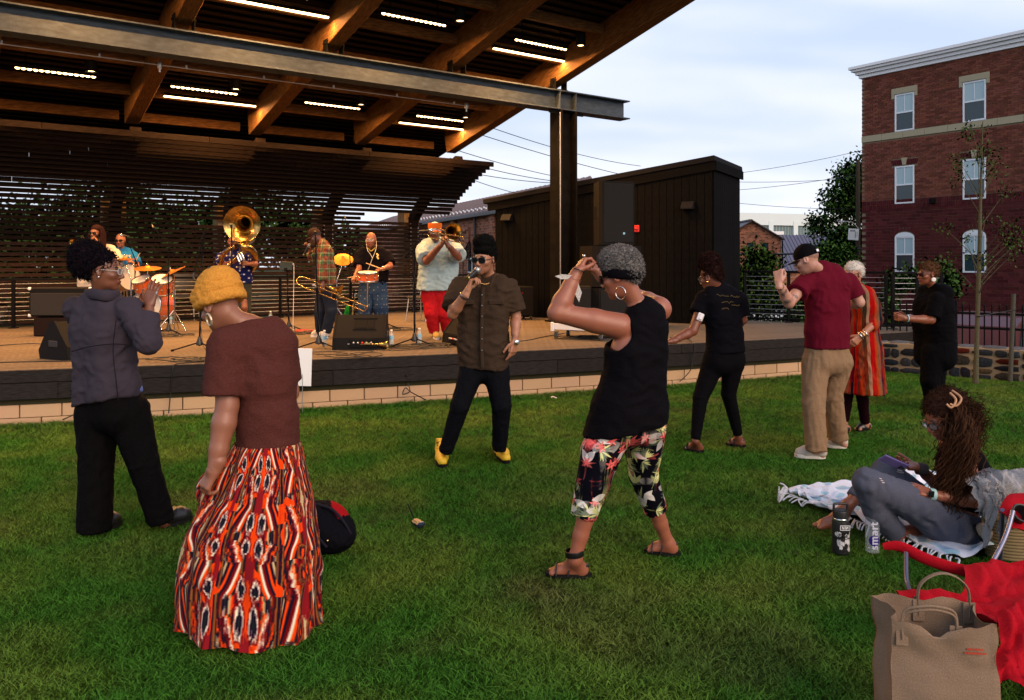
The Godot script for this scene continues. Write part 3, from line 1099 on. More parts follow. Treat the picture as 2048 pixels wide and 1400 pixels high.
func apartment() -> void:
	var c0 := Vector3(14.97, 0, -34.0)
	var ux := Vector3(0.574, 0, 0.8187)
	var back := Vector3(0.8187, 0, -0.574)
	var face := -back
	var bs := Basis(ux, UY, face)
	var o := thing("brick_building", "three storey red brick apartment building with white cornice and stone bands", "building", c0)
	var L := 14.0
	var core := MB.new()
	core.box(ux * (L / 2) + back * 6.0 + Vector3(0, 4.1, 0), Vector3(L, 11.2, 12.0), bs)
	part("wall_core", core, M.wall_mortar, o)

	var wins := [[1.46, 2.27, 7.05, 8.58, 0], [4.16, 5.0, 7.05, 8.58, 0], [1.46, 2.27, 4.08, 5.62, 1], [4.16, 5.0, 4.08, 5.62, 1], [1.46, 2.27, 1.28, 2.72, 2], [4.16, 5.0, 1.28, 2.72, 2]]
	var names := ["sash", "sash", "sash", "sash", "arched", "arched"]
	for w in wins:
		var u0: float = w[0]; var u1: float = w[1]; var y0: float = w[2]; var y1: float = w[3]
		var fr := MB.new()
		var um := (u0 + u1) / 2
		for q in [[u0 + 0.03, (y0 + y1) / 2, 0.06, y1 - y0], [u1 - 0.03, (y0 + y1) / 2, 0.06, y1 - y0]]: fr.box(ux * float(q[0]) + Vector3(0, q[1], 0) + face * 0.01, Vector3(q[2], q[3], 0.05), bs, 0.004)
		for q in [[y0 + 0.03, 0.06], [y1 - 0.03, 0.06], [(y0 + y1) / 2, 0.06]]: fr.box(ux * um + Vector3(0, q[0], 0) + face * 0.008, Vector3(u1 - u0 - 0.12, q[1], 0.044), bs, 0.004)
		fr.box(ux * um + Vector3(0, (y0 + 3 * y1) / 4, 0) + face * 0.004, Vector3(0.025, (y1 - y0) / 2 - 0.1, 0.03), bs)
		if w[4] == 2:
			var arch := []
			for k in 11:
				var a := PI * k / 10
				arch.append(Vector2(cos(a) * (u1 - u0) / 2, sin(a) * 0.22))
			fr.prism(arch, ux * um + Vector3(0, y1 - 0.03, 0) + face * 0.01, bs, 0.04)
		var win := part("window", fr, M.frame_white, o)
		for k in 2:
			var pn := MB.new()
			var yc := (y0 * (3 if k == 0 else 1) + y1 * (1 if k == 0 else 3)) / 4
			pn.box(ux * um + Vector3(0, yc, 0) + face * 0.0, Vector3(u1 - u0 - 0.1, (y1 - y0) / 2 - 0.06, 0.012), bs)
			part("pane", pn, M.pane if k == 0 else M.blind, win)
		var tr := MB.new()
		var kind := "sill"
		if w[4] == 0:
			tr.box(ux * um + Vector3(0, y1 + 0.13, 0) + face * 0.02, Vector3(u1 - u0 + 0.26, 0.24, 0.08), bs, 0.008)
			for e in [-1.0, 1.0]: tr.box(ux * (um + e * ((u1 - u0) / 2 + 0.075)) + Vector3(0, y1 - 0.08, 0) + face * 0.02, Vector3(0.11, 0.18, 0.08), bs, 0.006)
			part("lintel", tr, M.limestone, o)
		elif w[4] == 1:
			tr.prism([Vector2(-0.07, 0.04), Vector2(0.07, 0.04), Vector2(0.12, 0.33), Vector2(-0.12, 0.33)], ux * um + Vector3(0, y1, 0) + face * 0.025, bs, 0.06)
			part("keystone", tr, M.limestone, o)
			for k in 12:
				var e := -0.5 + k * 0.083 + (0.0 if k < 6 else 0.087)
				var sb := MB.new()
				sb.box(Z0, Vector3(0.06, 0.22, 0.05), Basis(Vector3.BACK, -e * 0.5), 0.004)
				var b := part("arch_brick", sb, M.brick_dark, o)
				b.transform = Transform3D(bs, ux * (um + e) + Vector3(0, y1 + 0.16, 0) + face * 0.01)
		else:
			for k in 13:
				var a := PI * (k + 0.5) / 13
				var sb := MB.new()
				sb.box(Z0, Vector3(0.085, 0.2, 0.05), Basis(Vector3.BACK, a - PI / 2), 0.004)
				var b := part("arch_brick", sb, M.brick_dark, o)
				b.transform = Transform3D(bs, ux * (um + cos(a) * 0.53) + Vector3(0, y1 + sin(a) * 0.34, 0) + face * 0.012)
	var band := MB.new()
	var x := 0.0
	while x < 9.0:
		band.box(ux * (x + 0.45) + Vector3(0, 6.91, 0) + face * 0.02, Vector3(0.89, 0.26, 0.06), bs, 0.005)
		x += 0.9
	part("stone_band", band, M.limestone, o)
	var cor := MB.new()
	for q in [[9.60, 0.14, 0.10], [9.74, 0.13, 0.2], [9.86, 0.10, 0.32], [9.97, 0.12, 0.40]]:
		cor.box(ux * (L / 2 - float(q[2]) / 2) + back * (6.0 - float(q[2]) / 2) + Vector3(0, q[0], 0), Vector3(L + float(q[2]), q[1], 12.0 + float(q[2])), bs, 0.006)
	part("cornice", cor, M.white, o)

	var clip := func(u: float, y: float, hw: float) -> Vector2:
		var lo := u - hw; var hi := u + hw
		for w in wins:
			var e0: float = w[0]; var e1: float = w[1]
			var um := (e0 + e1) / 2
			if w[4] == 0 and y > float(w[3]) - 0.16 and y < float(w[3]) + 0.27: e0 = um - 0.54; e1 = um + 0.54
			elif w[4] == 1 and y > float(w[3]) and y < float(w[3]) + 0.28: e0 = um - 0.55; e1 = um + 0.55
			elif w[4] == 2 and y > float(w[3]) - 0.05:
				var q := 0.30 - pow((y - float(w[3])) * 1.5, 2)
				if q < 0.0: continue
				e0 = um - sqrt(q); e1 = um + sqrt(q)
			elif y < float(w[2]) - 0.04 or y > float(w[3]) + 0.02: continue
			if hi <= e0 or lo >= e1: continue
			if lo < e0 and e0 - lo >= hi - e1: hi = e0 - 0.004
			elif hi > e1: lo = e1 + 0.004
			else: return Vector2(u, 0.0)
		return Vector2((lo + hi) / 2, maxf(0.0, (hi - lo) / (2.0 * hw)))
	var big := []
	var shared := []
	for k in 5:
		var mb := MB.new()
		var g := 0.7 + k * 0.16
		mb.col = Color(g, g, g)
		mb.box(Z0, Vector3(0.345, 0.118, 0.03), BI, 0.004)
		shared.append(mb.mesh())
	var rest := []
	for row in 40:
		var y := 3.83 - row * 0.13
		var u := 0.18 + (0.18 if row % 2 else 0.0)
		while u < 8.6:
			var q: Vector2 = clip.call(u, y, 0.172)
			if q.y > 0.1:
				if big.size() < 300 and row < 26 and u > 0.9: big.append([q.x, y, q.y])
				else: rest.append([q.x, y, q.y])
			u += 0.36
	for q in big:
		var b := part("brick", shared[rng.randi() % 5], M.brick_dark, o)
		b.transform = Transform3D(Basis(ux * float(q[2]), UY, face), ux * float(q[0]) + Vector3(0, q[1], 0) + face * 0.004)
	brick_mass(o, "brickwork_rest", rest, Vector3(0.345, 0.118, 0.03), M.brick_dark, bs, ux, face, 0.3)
	var small := []
	for row in 61:
		var y := 4.32 + row * 0.0873
		if y > 9.5: break
		if y > 6.76 and y < 7.07: continue
		var u := 0.06 + (0.125 if row % 2 else 0.0)
		while u < 8.6:
			var q: Vector2 = clip.call(u + 0.06, y, 0.118)
			if q.y > 0.1: small.append([q.x, y, q.y])
			u += 0.25
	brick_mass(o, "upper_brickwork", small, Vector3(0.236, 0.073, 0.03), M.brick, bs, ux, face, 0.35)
	var sold := []
	for row in 2:
		var u := 0.05
		while u < 8.6:
			sold.append([u, 4.17 - row * 0.19, 1.0])
			u += 0.0873
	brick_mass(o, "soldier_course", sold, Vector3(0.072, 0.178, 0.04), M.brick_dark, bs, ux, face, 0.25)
	var lamp := thing("wall_lamp", "small black wall lamp on the brick building's soldier course", "light", c0 + ux * 3.05 + Vector3(0, 4.1, 0) + face * 0.03)
	var lm := MB.new()
	lm.box(face * 0.1, Vector3(0.18, 0.22, 0.2), bs, 0.02)
	part("housing", lm, M.black_metal, lamp)

func brick_mass(o: Node3D, called: String, spots: Array, size: Vector3, m: Material, bs: Basis, ux: Vector3, face: Vector3, vary: float) -> void:
	var mb := MB.new()
	mb.box(Z0, size)
	var mm := MultiMesh.new()
	mm.transform_format = MultiMesh.TRANSFORM_3D
	mm.use_colors = true
	mm.mesh = mb.mesh()
	mm.instance_count = spots.size()
	for i in spots.size():
		mm.set_instance_transform(i, Transform3D(Basis(ux * float(spots[i][2]), UY, face), ux * float(spots[i][0]) + Vector3(0, spots[i][1], 0) + face * (0.004 + rng.randf() * 0.004)))
		var g := 1.0 + rng.randf_range(-vary, vary)
		mm.set_instance_color(i, Color(g, g * rng.randf_range(0.9, 1.08), g * rng.randf_range(0.9, 1.1)))
	var q := MultiMeshInstance3D.new()
	q.name = called
	q.multimesh = mm
	q.material_override = m
	o.add_child(q, true)
	q.set_meta("kind", "stuff")

func stone_wall() -> void:
	var a := Vector3(5.2, 0, -12.60)
	var d := Vector3(0.79, 0, 0.613)
	var nn := Vector3(-0.613, 0, 0.79)
	var o := thing("stone_wall", "low rubble stone wall in tan mortar at the lawn's edge", "wall", a)
	var bs := Basis(d, UY, nn)
	var core := MB.new()
	core.box(d * 2.0 + Vector3(0, 0.13, 0) - nn * 0.2, Vector3(4.0, 0.60, 0.4), bs, 0.01)
	part("wall_core", core, M.mortar, o)
	var rows := [[0.01, 0.11], [0.135, 0.125], [0.27, 0.12]]
	var cols := [Vector3(0.035, 0.042, 0.055), Vector3(0.05, 0.055, 0.065), Vector3(0.028, 0.032, 0.042), Vector3(0.06, 0.052, 0.045), Vector3(0.12, 0.085, 0.05), Vector3(0.10, 0.018, 0.012), Vector3(0.04, 0.045, 0.06)]
	var sm := mat(Color.WHITE, 0.85, 0, T.blot, Vector3(5, 5, 5), T.mid_n, 1.0)
	var x := 0.02
	while x < 3.95:
		var w := rng.randf_range(0.2, 0.34)
		var y := -0.02
		while y < 0.38:
			var h := rng.randf_range(0.07, 0.17)
			if y + h > 0.40: h = 0.415 - y
			var k := 1
			if w > 0.24 and rng.randf() < 0.5: k = 2
			for j in k:
				var ww := w / k
				var poly := []
				for i in 9:
					var t := TAU * (i + rng.randf_range(-0.2, 0.2)) / 9
					var c := Vector2(cos(t), sin(t))
					var sq := 1.0 / maxf(absf(c.x), absf(c.y))
					poly.append(c * lerpf(1.0, sq, 0.75) * Vector2(ww * 0.475, h * 0.475) * rng.randf_range(0.85, 1.05))
				var mb := MB.new()
				var col: Vector3 = cols[mini(rng.randi() % 9, 6) if rng.randf() < 0.45 else rng.randi() % 3] * rng.randf_range(0.8, 1.3)
				mb.col = Color(col.x, col.y, col.z)
				boulder(mb, poly, 0.05)
				var b := part("stone", mb, sm, o)
				b.transform = Transform3D(bs, d * (x + ww * (j + 0.5)) + Vector3(0, y + h / 2, 0) + nn * 0.0)
			y += h + 0.012
		x += w + 0.008
	x = 0.0
	while x < 3.95:
		var w := rng.randf_range(0.2, 0.42)
		var mb := MB.new()
		var g := rng.randf_range(0.8, 1.2)
		mb.col = Color(0.2 * g, 0.2 * g, 0.21 * g)
		var poly := []
		for i in 9:
			var t := TAU * i / 9
			var c := Vector2(cos(t), sin(t))
			poly.append(c * lerpf(1.0, 1.0 / maxf(absf(c.x), absf(c.y)), 0.6) * Vector2(w * 0.47, 0.2) * rng.randf_range(0.9, 1.05))
		boulder(mb, poly, 0.04)
		var b := part("cap_stone", mb, sm, o)
		b.transform = Transform3D(Basis(d, -nn, UY), d * (x + w / 2) + Vector3(0, 0.425, 0) - nn * 0.2)
		x += w

func boulder(mb: MB, poly: Array, deep: float) -> void:
	var m := poly.size()
	var k := mb.v.size()
	for r in [[1.0, -0.03], [1.0, deep * 0.25], [0.93, deep * 0.45], [0.6, deep * 0.55]]:
		for q in poly: mb.pt(Vector3(q.x * r[0], q.y * r[0], r[1] + rng.randf_range(-0.003, 0.003)), Vector3.BACK)
	var c := mb.pt(Vector3(0, 0, deep * 0.66), Vector3.BACK)
	var s := mb.ix.size()
	for r in 3:
		for i in m:
			var a := k + r * m + i; var b := k + r * m + (i + 1) % m
			mb.tri(a, a + m, b); mb.tri(b, a + m, b + m)
	for i in m: mb.tri(k + 3 * m + i, c, k + 3 * m + (i + 1) % m)
	mb.smooth(k, s)

func gable_house() -> void:
	var at := Vector3(16.57, -1.0, -55.0)
	var o := thing("gable_house", "small brick house with narrow windows behind the stage railing", "house", at)
	var mb := MB.new()
	mb.prism([Vector2(-2.2, 0), Vector2(2.05, 0), Vector2(2.05, 4.3), Vector2(0, 5.5), Vector2(-2.2, 4.3)], Vector3(0, 0, -4), BI, 8.0)
	var bm := brick_material()
	part("wall", mb, bm, o)
	var rf_ := MB.new()
	rf_.beam(Vector3(-0.1, 5.62, 0.2), Vector3(-0.1, 5.62, -8.2), 0.2, 0.1)
	for e in [[-1.0, 2.5], [1.0, 2.35]]:
		var g: float = e[0]
		var dirv := Vector3(g * 2.05, -1.22, 0).normalized()
		rf_.box(Vector3(0, 5.58, -4) + dirv * 1.28, Vector3(2.62, 0.08, 8.5), Basis(dirv, Vector3(0, 0, 1).cross(dirv), Vector3(0, 0, 1)))
	part("roof", rf_, mat(lin(0.06, 0.045, 0.05), 0.5, 0.4), o)
	for x in [-0.1, 0.95]:
		var w := MB.new()
		w.box(Vector3(x, 3.15, 0.005), Vector3(0.42, 1.8, 0.06), BI, 0.01)
		var win := part("window", w, M.black_metal, o)
		var p := MB.new()
		p.box(Vector3(x, 3.15, 0.03), Vector3(0.34, 1.7, 0.02))
		part("pane", p, M.pane, win)
	var pipe := MB.new()
	pipe.tube([Vector3(2.12, 4.2, 0.05), Vector3(2.12, 0, 0.05)], 0.05, 6)
	part("downpipe", pipe, M.black_metal, o)

func brick_material() -> StandardMaterial3D:
	if not M.has("far_brick"):
		var w := 128
		var r := RandomNumberGenerator.new(); r.seed = 4
		var shade := []
		for i in 256: shade.append(r.randf_range(0.65, 1.25))
		var t := tex(w, w, func(x: int, y: int) -> Color:
			var row := y / 8
			var xx := (x + (8 if row % 2 else 0)) % w
			if y % 8 == 0 or xx % 16 == 0: return Color(0.62, 0.55, 0.45)
			var s: float = shade[(row * 8 + xx / 16) % 256]
			return Color(0.55 * s, 0.34 * s, 0.27 * s))
		M.far_brick = mat(Color.WHITE, 0.9, 0, t, Vector3(0.6, 0.6, 0.6))
	return M.far_brick

func far_buildings() -> void:

	var q := Vector3(-0.453, -1.0, -30.0)
	var dv := Vector3(-0.4, 0, -0.9165)
	var pv := Vector3(0.9165, 0, -0.4)
	var o := thing("brick_hall", "long brick hall with a grey standing seam roof behind the slat fence", "building", q)
	var bs := Basis(dv, UY, -pv)
	var mb := MB.new()
	mb.box(dv * 13 + pv * 3 + Vector3(0, 2.3, 0), Vector3(28, 4.6, 6), bs)
	for u in [0.5, 1.5]: mb.box(dv * (u * 4.6 - 1.8) - pv * 0.06 + Vector3(0, 2.3, 0), Vector3(0.55, 4.7, 0.2), bs)
	part("wall", mb, brick_material(), o)
	var rm := mat(lin(0.10, 0.085, 0.105), 0.45, 0.5)
	var rf_ := MB.new()
	var up := (pv * 3.4 + Vector3(0, 1.25, 0)).normalized()
	var nn := up.cross(dv).normalized()
	if nn.y < 0: nn = -nn
	var rb := Basis(dv, nn, dv.cross(nn))
	rf_.box(dv * 13 - pv * 0.2 + Vector3(0, 4.62, 0) + up * 1.8, Vector3(28.6, 0.08, 3.7), rb)
	for k in 60: rf_.box(dv * (-1.2 + k * 0.48) - pv * 0.2 + Vector3(0, 4.68, 0) + up * 1.8, Vector3(0.03, 0.06, 3.7), rb)
	part("roof", rf_, rm, o)
	var gt := MB.new()
	gt.box(dv * 13 - pv * 0.22 + Vector3(0, 4.55, 0), Vector3(28.6, 0.14, 0.16), bs, 0.02)
	gt.tube([dv * 2.4 - pv * 0.1 + Vector3(0, 4.5, 0), dv * 2.4 - pv * 0.1 + Vector3(0, 0, 0)], 0.06, 6)
	part("gutter", gt, mat(lin(0.04, 0.03, 0.03), 0.5), o)
	for row in 2:
		var sg := MB.new()
		for k in 44: sg.box(dv * (0.1 + k * 0.48 + row * 0.24) - pv * 0.2 + Vector3(0, 4.72, 0) + up * (0.25 + 0.22 * row), Vector3(0.10, 0.09, 0.04), rb)
		part("snow_guard_row", sg, M.white, o)
	var fr := MB.new()
	for e in [-1.0, 1.0]: fr.box(dv * (5.2 + e * 1.9) - pv * 0.03 + Vector3(0, 2.9, 0), Vector3(0.18, 2.3, 0.14), bs)
	fr.box(dv * 5.2 - pv * 0.03 + Vector3(0, 4.05, 0), Vector3(4.0, 0.16, 0.14), bs)
	part("blind_arch", fr, brick_material(), o)
	var vent := thing("fan_ornament", "dark fan shaped iron ornament on the brick hall wall", "ornament", q + dv * 3.4 - pv * 0.12 + Vector3(0, 3.1, 0))
	var vm := MB.new()
	for k in 7:
		var a := -0.5 + k * 0.17
		vm.beam(dv * 0.35, dv * 0.35 - dv * cos(a) * 0.9 + Vector3(0, sin(a) * 0.9, 0), 0.03, 0.03, pv)
	for r in [0.45, 0.9]:
		var arc := []
		for k in 7:
			var a := -0.5 + k * 0.17
			arc.append(dv * 0.35 - dv * cos(a) * r + Vector3(0, sin(a) * r, 0))
		vm.tube(arc, 0.03, 5)
	part("bars", vm, M.black_metal, vent)
	var sign_ := thing("wall_plaque", "small pale framed plaque on the brick hall wall", "sign", q + dv * 2.9 - pv * 0.11 + Vector3(0, 2.55, 0))
	var sm := MB.new()
	sm.box(Z0, Vector3(0.5, 0.62, 0.04), bs, 0.01)
	part("frame", sm, M.frame_white, sign_)
	var sp := MB.new()
	sp.box(-pv * 0.022, Vector3(0.38, 0.5, 0.02), bs)
	part("plate", sp, M.grille, sign_)

	var g := thing("metal_roof_building", "low building with a wide grey ribbed metal roof", "building", Vector3(24.5, -1.0, -64))
	var gm := MB.new()
	gm.box(Vector3(0, 1.0, -3.5), Vector3(11, 2.0, 7.0))
	part("wall", gm, brick_material(), g)
	var gr := MB.new()
	var gd := Vector3(0, 3.0, -4.2)
	var gl := gd.length()
	var gbs := Basis(Vector3.RIGHT, Vector3(0, 4.2, 3.0).normalized(), Vector3(0, -3.0, 4.2).normalized())
	gr.box(Vector3(0, 2.0, 0.3) + gd * 0.5, Vector3(11.6, 0.1, gl), gbs)
	for k in 38: gr.box(Vector3(-5.6 + k * 0.3, 2.06, 0.3) + gd * 0.5, Vector3(0.05, 0.1, gl), gbs)
	part("roof", gr, mat(lin(0.13, 0.12, 0.16), 0.45, 0.5), g)
	var gu := MB.new()
	gu.box(Vector3(-2.4, 5.2, -4.2), Vector3(2.2, 0.3, 0.8), BI, 0.02)
	part("roof_unit", gu, M.white, g)

	var f := thing("factory_building", "long white concrete factory with wide window bands far behind", "building", Vector3(31, -1.5, -112))
	var fb := Basis(UY, 0.32)
	var fm := MB.new()
	fm.box(fb * Vector3(4, 5.0, -5), Vector3(34, 10.0, 10), fb)
	part("wall", fm, mat(lin(0.16, 0.06, 0.05), 0.9), f)
	var fw := MB.new()
	fw.box(fb * Vector3(4, 9.4, 0.1), Vector3(34.4, 1.7, 0.6), fb)
	fw.box(fb * Vector3(4, 6.55, 0.1), Vector3(34.4, 0.25, 0.5), fb)
	for k in 7: fw.box(fb * Vector3(-10.6 + k * 4.2, 5.2, 0.15), Vector3(0.75, 8.0, 0.6), fb)
	part("concrete_frame", fw, mat(lin(0.62, 0.70, 0.72), 0.7), f)
	for k in 7:
		var w := MB.new()
		w.box(fb * Vector3(-8.5 + k * 4.2, 7.6, 0.03), Vector3(3.4, 1.85, 0.1), fb)
		var win := part("window", w, mat(lin(0.10, 0.16, 0.17), 0.3), f)
		var mu := MB.new()
		for e in 7: mu.box(fb * Vector3(-8.5 + k * 4.2 - 1.5 + e * 0.5, 7.6, 0.1), Vector3(0.06, 1.85, 0.06), fb)
		part("mullion", mu, mat(lin(0.4, 0.45, 0.45), 0.6), win)

func parked_car(label: String, at: Vector3, turn: float, paint: Color) -> void:
	var o := thing("parked_car", label, "car", at, "", turn)
	var body := MB.new()
	var low := [Vector2(-2.2, 0.3), Vector2(2.2, 0.3), Vector2(2.25, 0.62), Vector2(2.1, 0.86), Vector2(1.1, 0.98), Vector2(-2.05, 1.02), Vector2(-2.25, 0.7)]
	body.prism(low, Z0, BI, 1.74)
	var m := mat(paint, 0.25)
	m.clearcoat_enabled = true
	m.clearcoat = 1.0
	part("body", body, m, o)
	var cab := MB.new()
	var hi := [Vector2(-2.0, 1.0), Vector2(1.15, 0.97), Vector2(0.45, 1.5), Vector2(0.1, 1.6), Vector2(-1.4, 1.6), Vector2(-1.75, 1.45)]
	cab.prism(hi, Z0, BI, 1.5)
	part("cabin", cab, mat(paint * Color(0.55, 0.55, 0.6), 0.35), o)
	for e in [-1.0, 1.0]:
		for q in [[-1.6, -0.95], [-0.9, -0.05], [0.02, 0.62]]:
			var w := MB.new()
			w.prism([Vector2(q[0], 1.06), Vector2(q[1], 1.05), Vector2(minf(q[1], 0.3), 1.48), Vector2(maxf(q[0], -1.5), 1.5)], Vector3(0, 0, e * 0.755), BI, 0.02)
			part("window", w, M.pane, o)
		for x in [-1.4, 1.4]:
			var wh := MB.new()
			var wb := Basis(Vector3.RIGHT, Vector3.BACK * e, Vector3.DOWN * e)
			wh.lathe([Vector2(0.2, -0.1), Vector2(0.33, -0.1), Vector2(0.35, 0.0), Vector2(0.33, 0.1), Vector2(0.2, 0.1)], Vector3(x, 0.33, e * 0.8), wb, 16)
			var tyre := part("wheel", wh, M.rubber, o)
			var rm := MB.new()
			rm.lathe([Vector2(0.001, 0.09), Vector2(0.2, 0.08), Vector2(0.2, -0.08)], Vector3(x, 0.33, e * 0.8), wb, 12)
			part("rim", rm, M.gray_metal, tyre)
		var tl := MB.new()
		tl.box(Vector3(-2.2, 0.85, e * 0.7), Vector3(0.1, 0.2, 0.24), BI, 0.02)
		part("tail_lamp", tl, M.red, o)
		var hl := MB.new()
		hl.box(Vector3(2.12, 0.75, e * 0.65), Vector3(0.12, 0.14, 0.35), BI, 0.03)
		part("headlight", hl, M.gray_metal, o)

func wires() -> void:
	var k := 0
	var runs := [
		[V(-1.537, 6.392, -26), V(6.465, 6.531, -40), "highest wire crossing the sky behind the steel column"],
		[V(-1.537, 6.016, -26), V(9.459, 5.348, -40), "second highest wire behind the steel column"],
		[V(-2.106, 5.556, -27), V(5.434, 5.549, -40), "third wire down behind the steel column"],
		[V(-2.106, 5.216, -27), V(3.985, 5.227, -36), "fourth wire down behind the steel column"],
		[V(-2.262, 5.097, -29), V(3.985, 5.295, -36), "fifth wire down behind the steel column"],
		[V(-2.34, 5.141, -30), V(2.174, 4.525, -36), "lowest sagging wire behind the steel column"],
		[V(11.195, 6.996, -50), V(20.57, 8.246, -46), "highest wire between the shed and the brick building"],
		[V(11.195, 6.87, -50), V(20.714, 6.655, -46), "second wire between the shed and the brick building"],
		[V(11.195, 6.084, -50), V(20.714, 6.915, -46), "third wire between the shed and the brick building"],
		[V(11.195, 5.801, -50), V(20.714, 4.775, -46), "lowest wire between the shed and the brick building"],
		[V(11.351, 2.284, -48), V(19.675, 2.48, -44), "thick black cable crossing before the gable house"],
	]
	for r in runs:
		var a: Vector3 = r[0]; var b: Vector3 = r[1]
		var pts := []
		for i in 17:
			var t := i / 16.0
			pts.append(a.lerp(b, t) - a - Vector3(0, 4.0 * t * (1.0 - t) * 0.22, 0))
		var mb := MB.new()
		mb.tube(pts, 0.055 if k == 10 else 0.014, 5)
		solo("overhead_wire", mb, M.cable, "thin black " + str(r[2]) if k < 10 else str(r[2]), "wire", a, "overhead wires")
		k += 1

	var p0: Vector3 = V(20.02, 1.824, -46)
	var base := Vector3(p0.x, -1.0, p0.z)
	var o := thing("street_lamp", "wooden pole with curved grey street lamp arm beside the brick building", "lamp", base)
	var pm := MB.new()
	pm.tube([Z0, Vector3(0, 8.6, 0)], [0.16, 0.11], 8)
	part("pole", pm, M.bark, o)
	var am := MB.new()
	am.tube(curve([Vector3(0, 4.6, 0.1), Vector3(-0.35, 4.98, 0.1), Vector3(-0.8, 5.05, 0.1)], 6), 0.03, 6)
	part("arm", am, M.gray_metal, o)
	var hm := MB.new()
	hm.ball(Vector3(-0.95, 5.03, 0.1), Vector3(0.28, 0.06, 0.1))
	part("lamp_head", hm, M.gray_metal, o)
	var sg := thing("pole_sign", "white square sign high on the wooden pole", "sign", base + Vector3(-0.35, 4.3, 0.2))
	var sm := MB.new()
	sm.box(Z0, Vector3(0.6, 0.66, 0.03), Basis(Vector3.BACK, -0.06), 0.004)
	part("plate", sm, M.frame_white, sg)
	var bar := MB.new()
	for q in [[-0.15, 0.2, 0.3, 0.05], [0.0, -0.02, 0.03, 0.36], [0.1, 0.0, 0.02, 0.3]]: bar.box(Vector3(q[0] + 0.1, q[1], 0.017), Vector3(q[2], q[3], 0.004))
	part("lettering", bar, M.black_metal, sg)

func crown_mesh(blobs: Array, leaves: int, size: float, col: Color, seed_: int) -> MB:
	var r := RandomNumberGenerator.new(); r.seed = seed_
	var mb := MB.new()
	var vol := 0.0
	for b in blobs: vol += b[1].x * b[1].y
	for b in blobs:
		var n := int(leaves * b[1].x * b[1].y / vol)
		var twig := Z0
		for i in n:
			if i % 7 == 0:
				var dir := Vector3(r.randfn(), r.randfn(), r.randfn()).normalized()
				twig = b[0] + dir * b[1] * pow(r.randf(), 0.38)
			var p := twig + Vector3(r.randfn(), r.randfn(), r.randfn()) * size * 1.1
			var t := Vector3(r.randfn(), r.randfn() - 0.5, r.randfn()).normalized()
			var s := t.cross(Vector3(r.randfn(), r.randfn(), r.randfn())).normalized()
			var nn := t.cross(s)
			if nn.y < 0: nn = -nn
			var l := size * r.randf_range(0.7, 1.3)
			var g := r.randf_range(0.6, 1.35)
			mb.col = Color(col.r * g, col.g * g, col.b * g * r.randf_range(0.7, 1.2))
			var k := mb.pt(p, nn); mb.pt(p + t * l * 0.5 + s * l * 0.32, nn); mb.pt(p + t * l, nn); mb.pt(p + t * l * 0.5 - s * l * 0.32, nn)
			mb.tri(k, k + 1, k + 2); mb.tri(k, k + 2, k + 3)
	return mb

func tree(called: String, label: String, at: Vector3, h: float, blobs: Array, leaves: int, size: float, col: Color, trunk: float, group := "", cat := "tree") -> Node3D:
	var o := thing(called, label, cat, at, group)
	var tm := MB.new()
	var top := Vector3(rng.randf_range(-0.1, 0.1) * h * 0.3, h * 0.72, 0)
	tm.tube(curve([Vector3(0, -0.2, 0), Vector3(rng.randf_range(-0.03, 0.03) * h, h * 0.35, 0), top], 5), [trunk * 1.3, trunk, trunk * 0.95, trunk * 0.9, trunk * 0.85, trunk * 0.8, trunk * 0.7, trunk * 0.6, trunk * 0.5, trunk * 0.4, trunk * 0.3], 8)
	for b in blobs:
		var s := Vector3(0, clampf(b[0].y - b[1].y * 0.7, h * 0.15, h * 0.6), 0)
		tm.tube(curve([s, s.lerp(b[0], 0.55) + Vector3(0, 0.06 * h, 0), b[0]], 3), trunk * 0.28, 5)
	part("trunk", tm, M.bark, o)
	part("crown", crown_mesh(blobs, leaves, size, col, int(at.x * 13 + 500)), M.leaf, o)
	return o

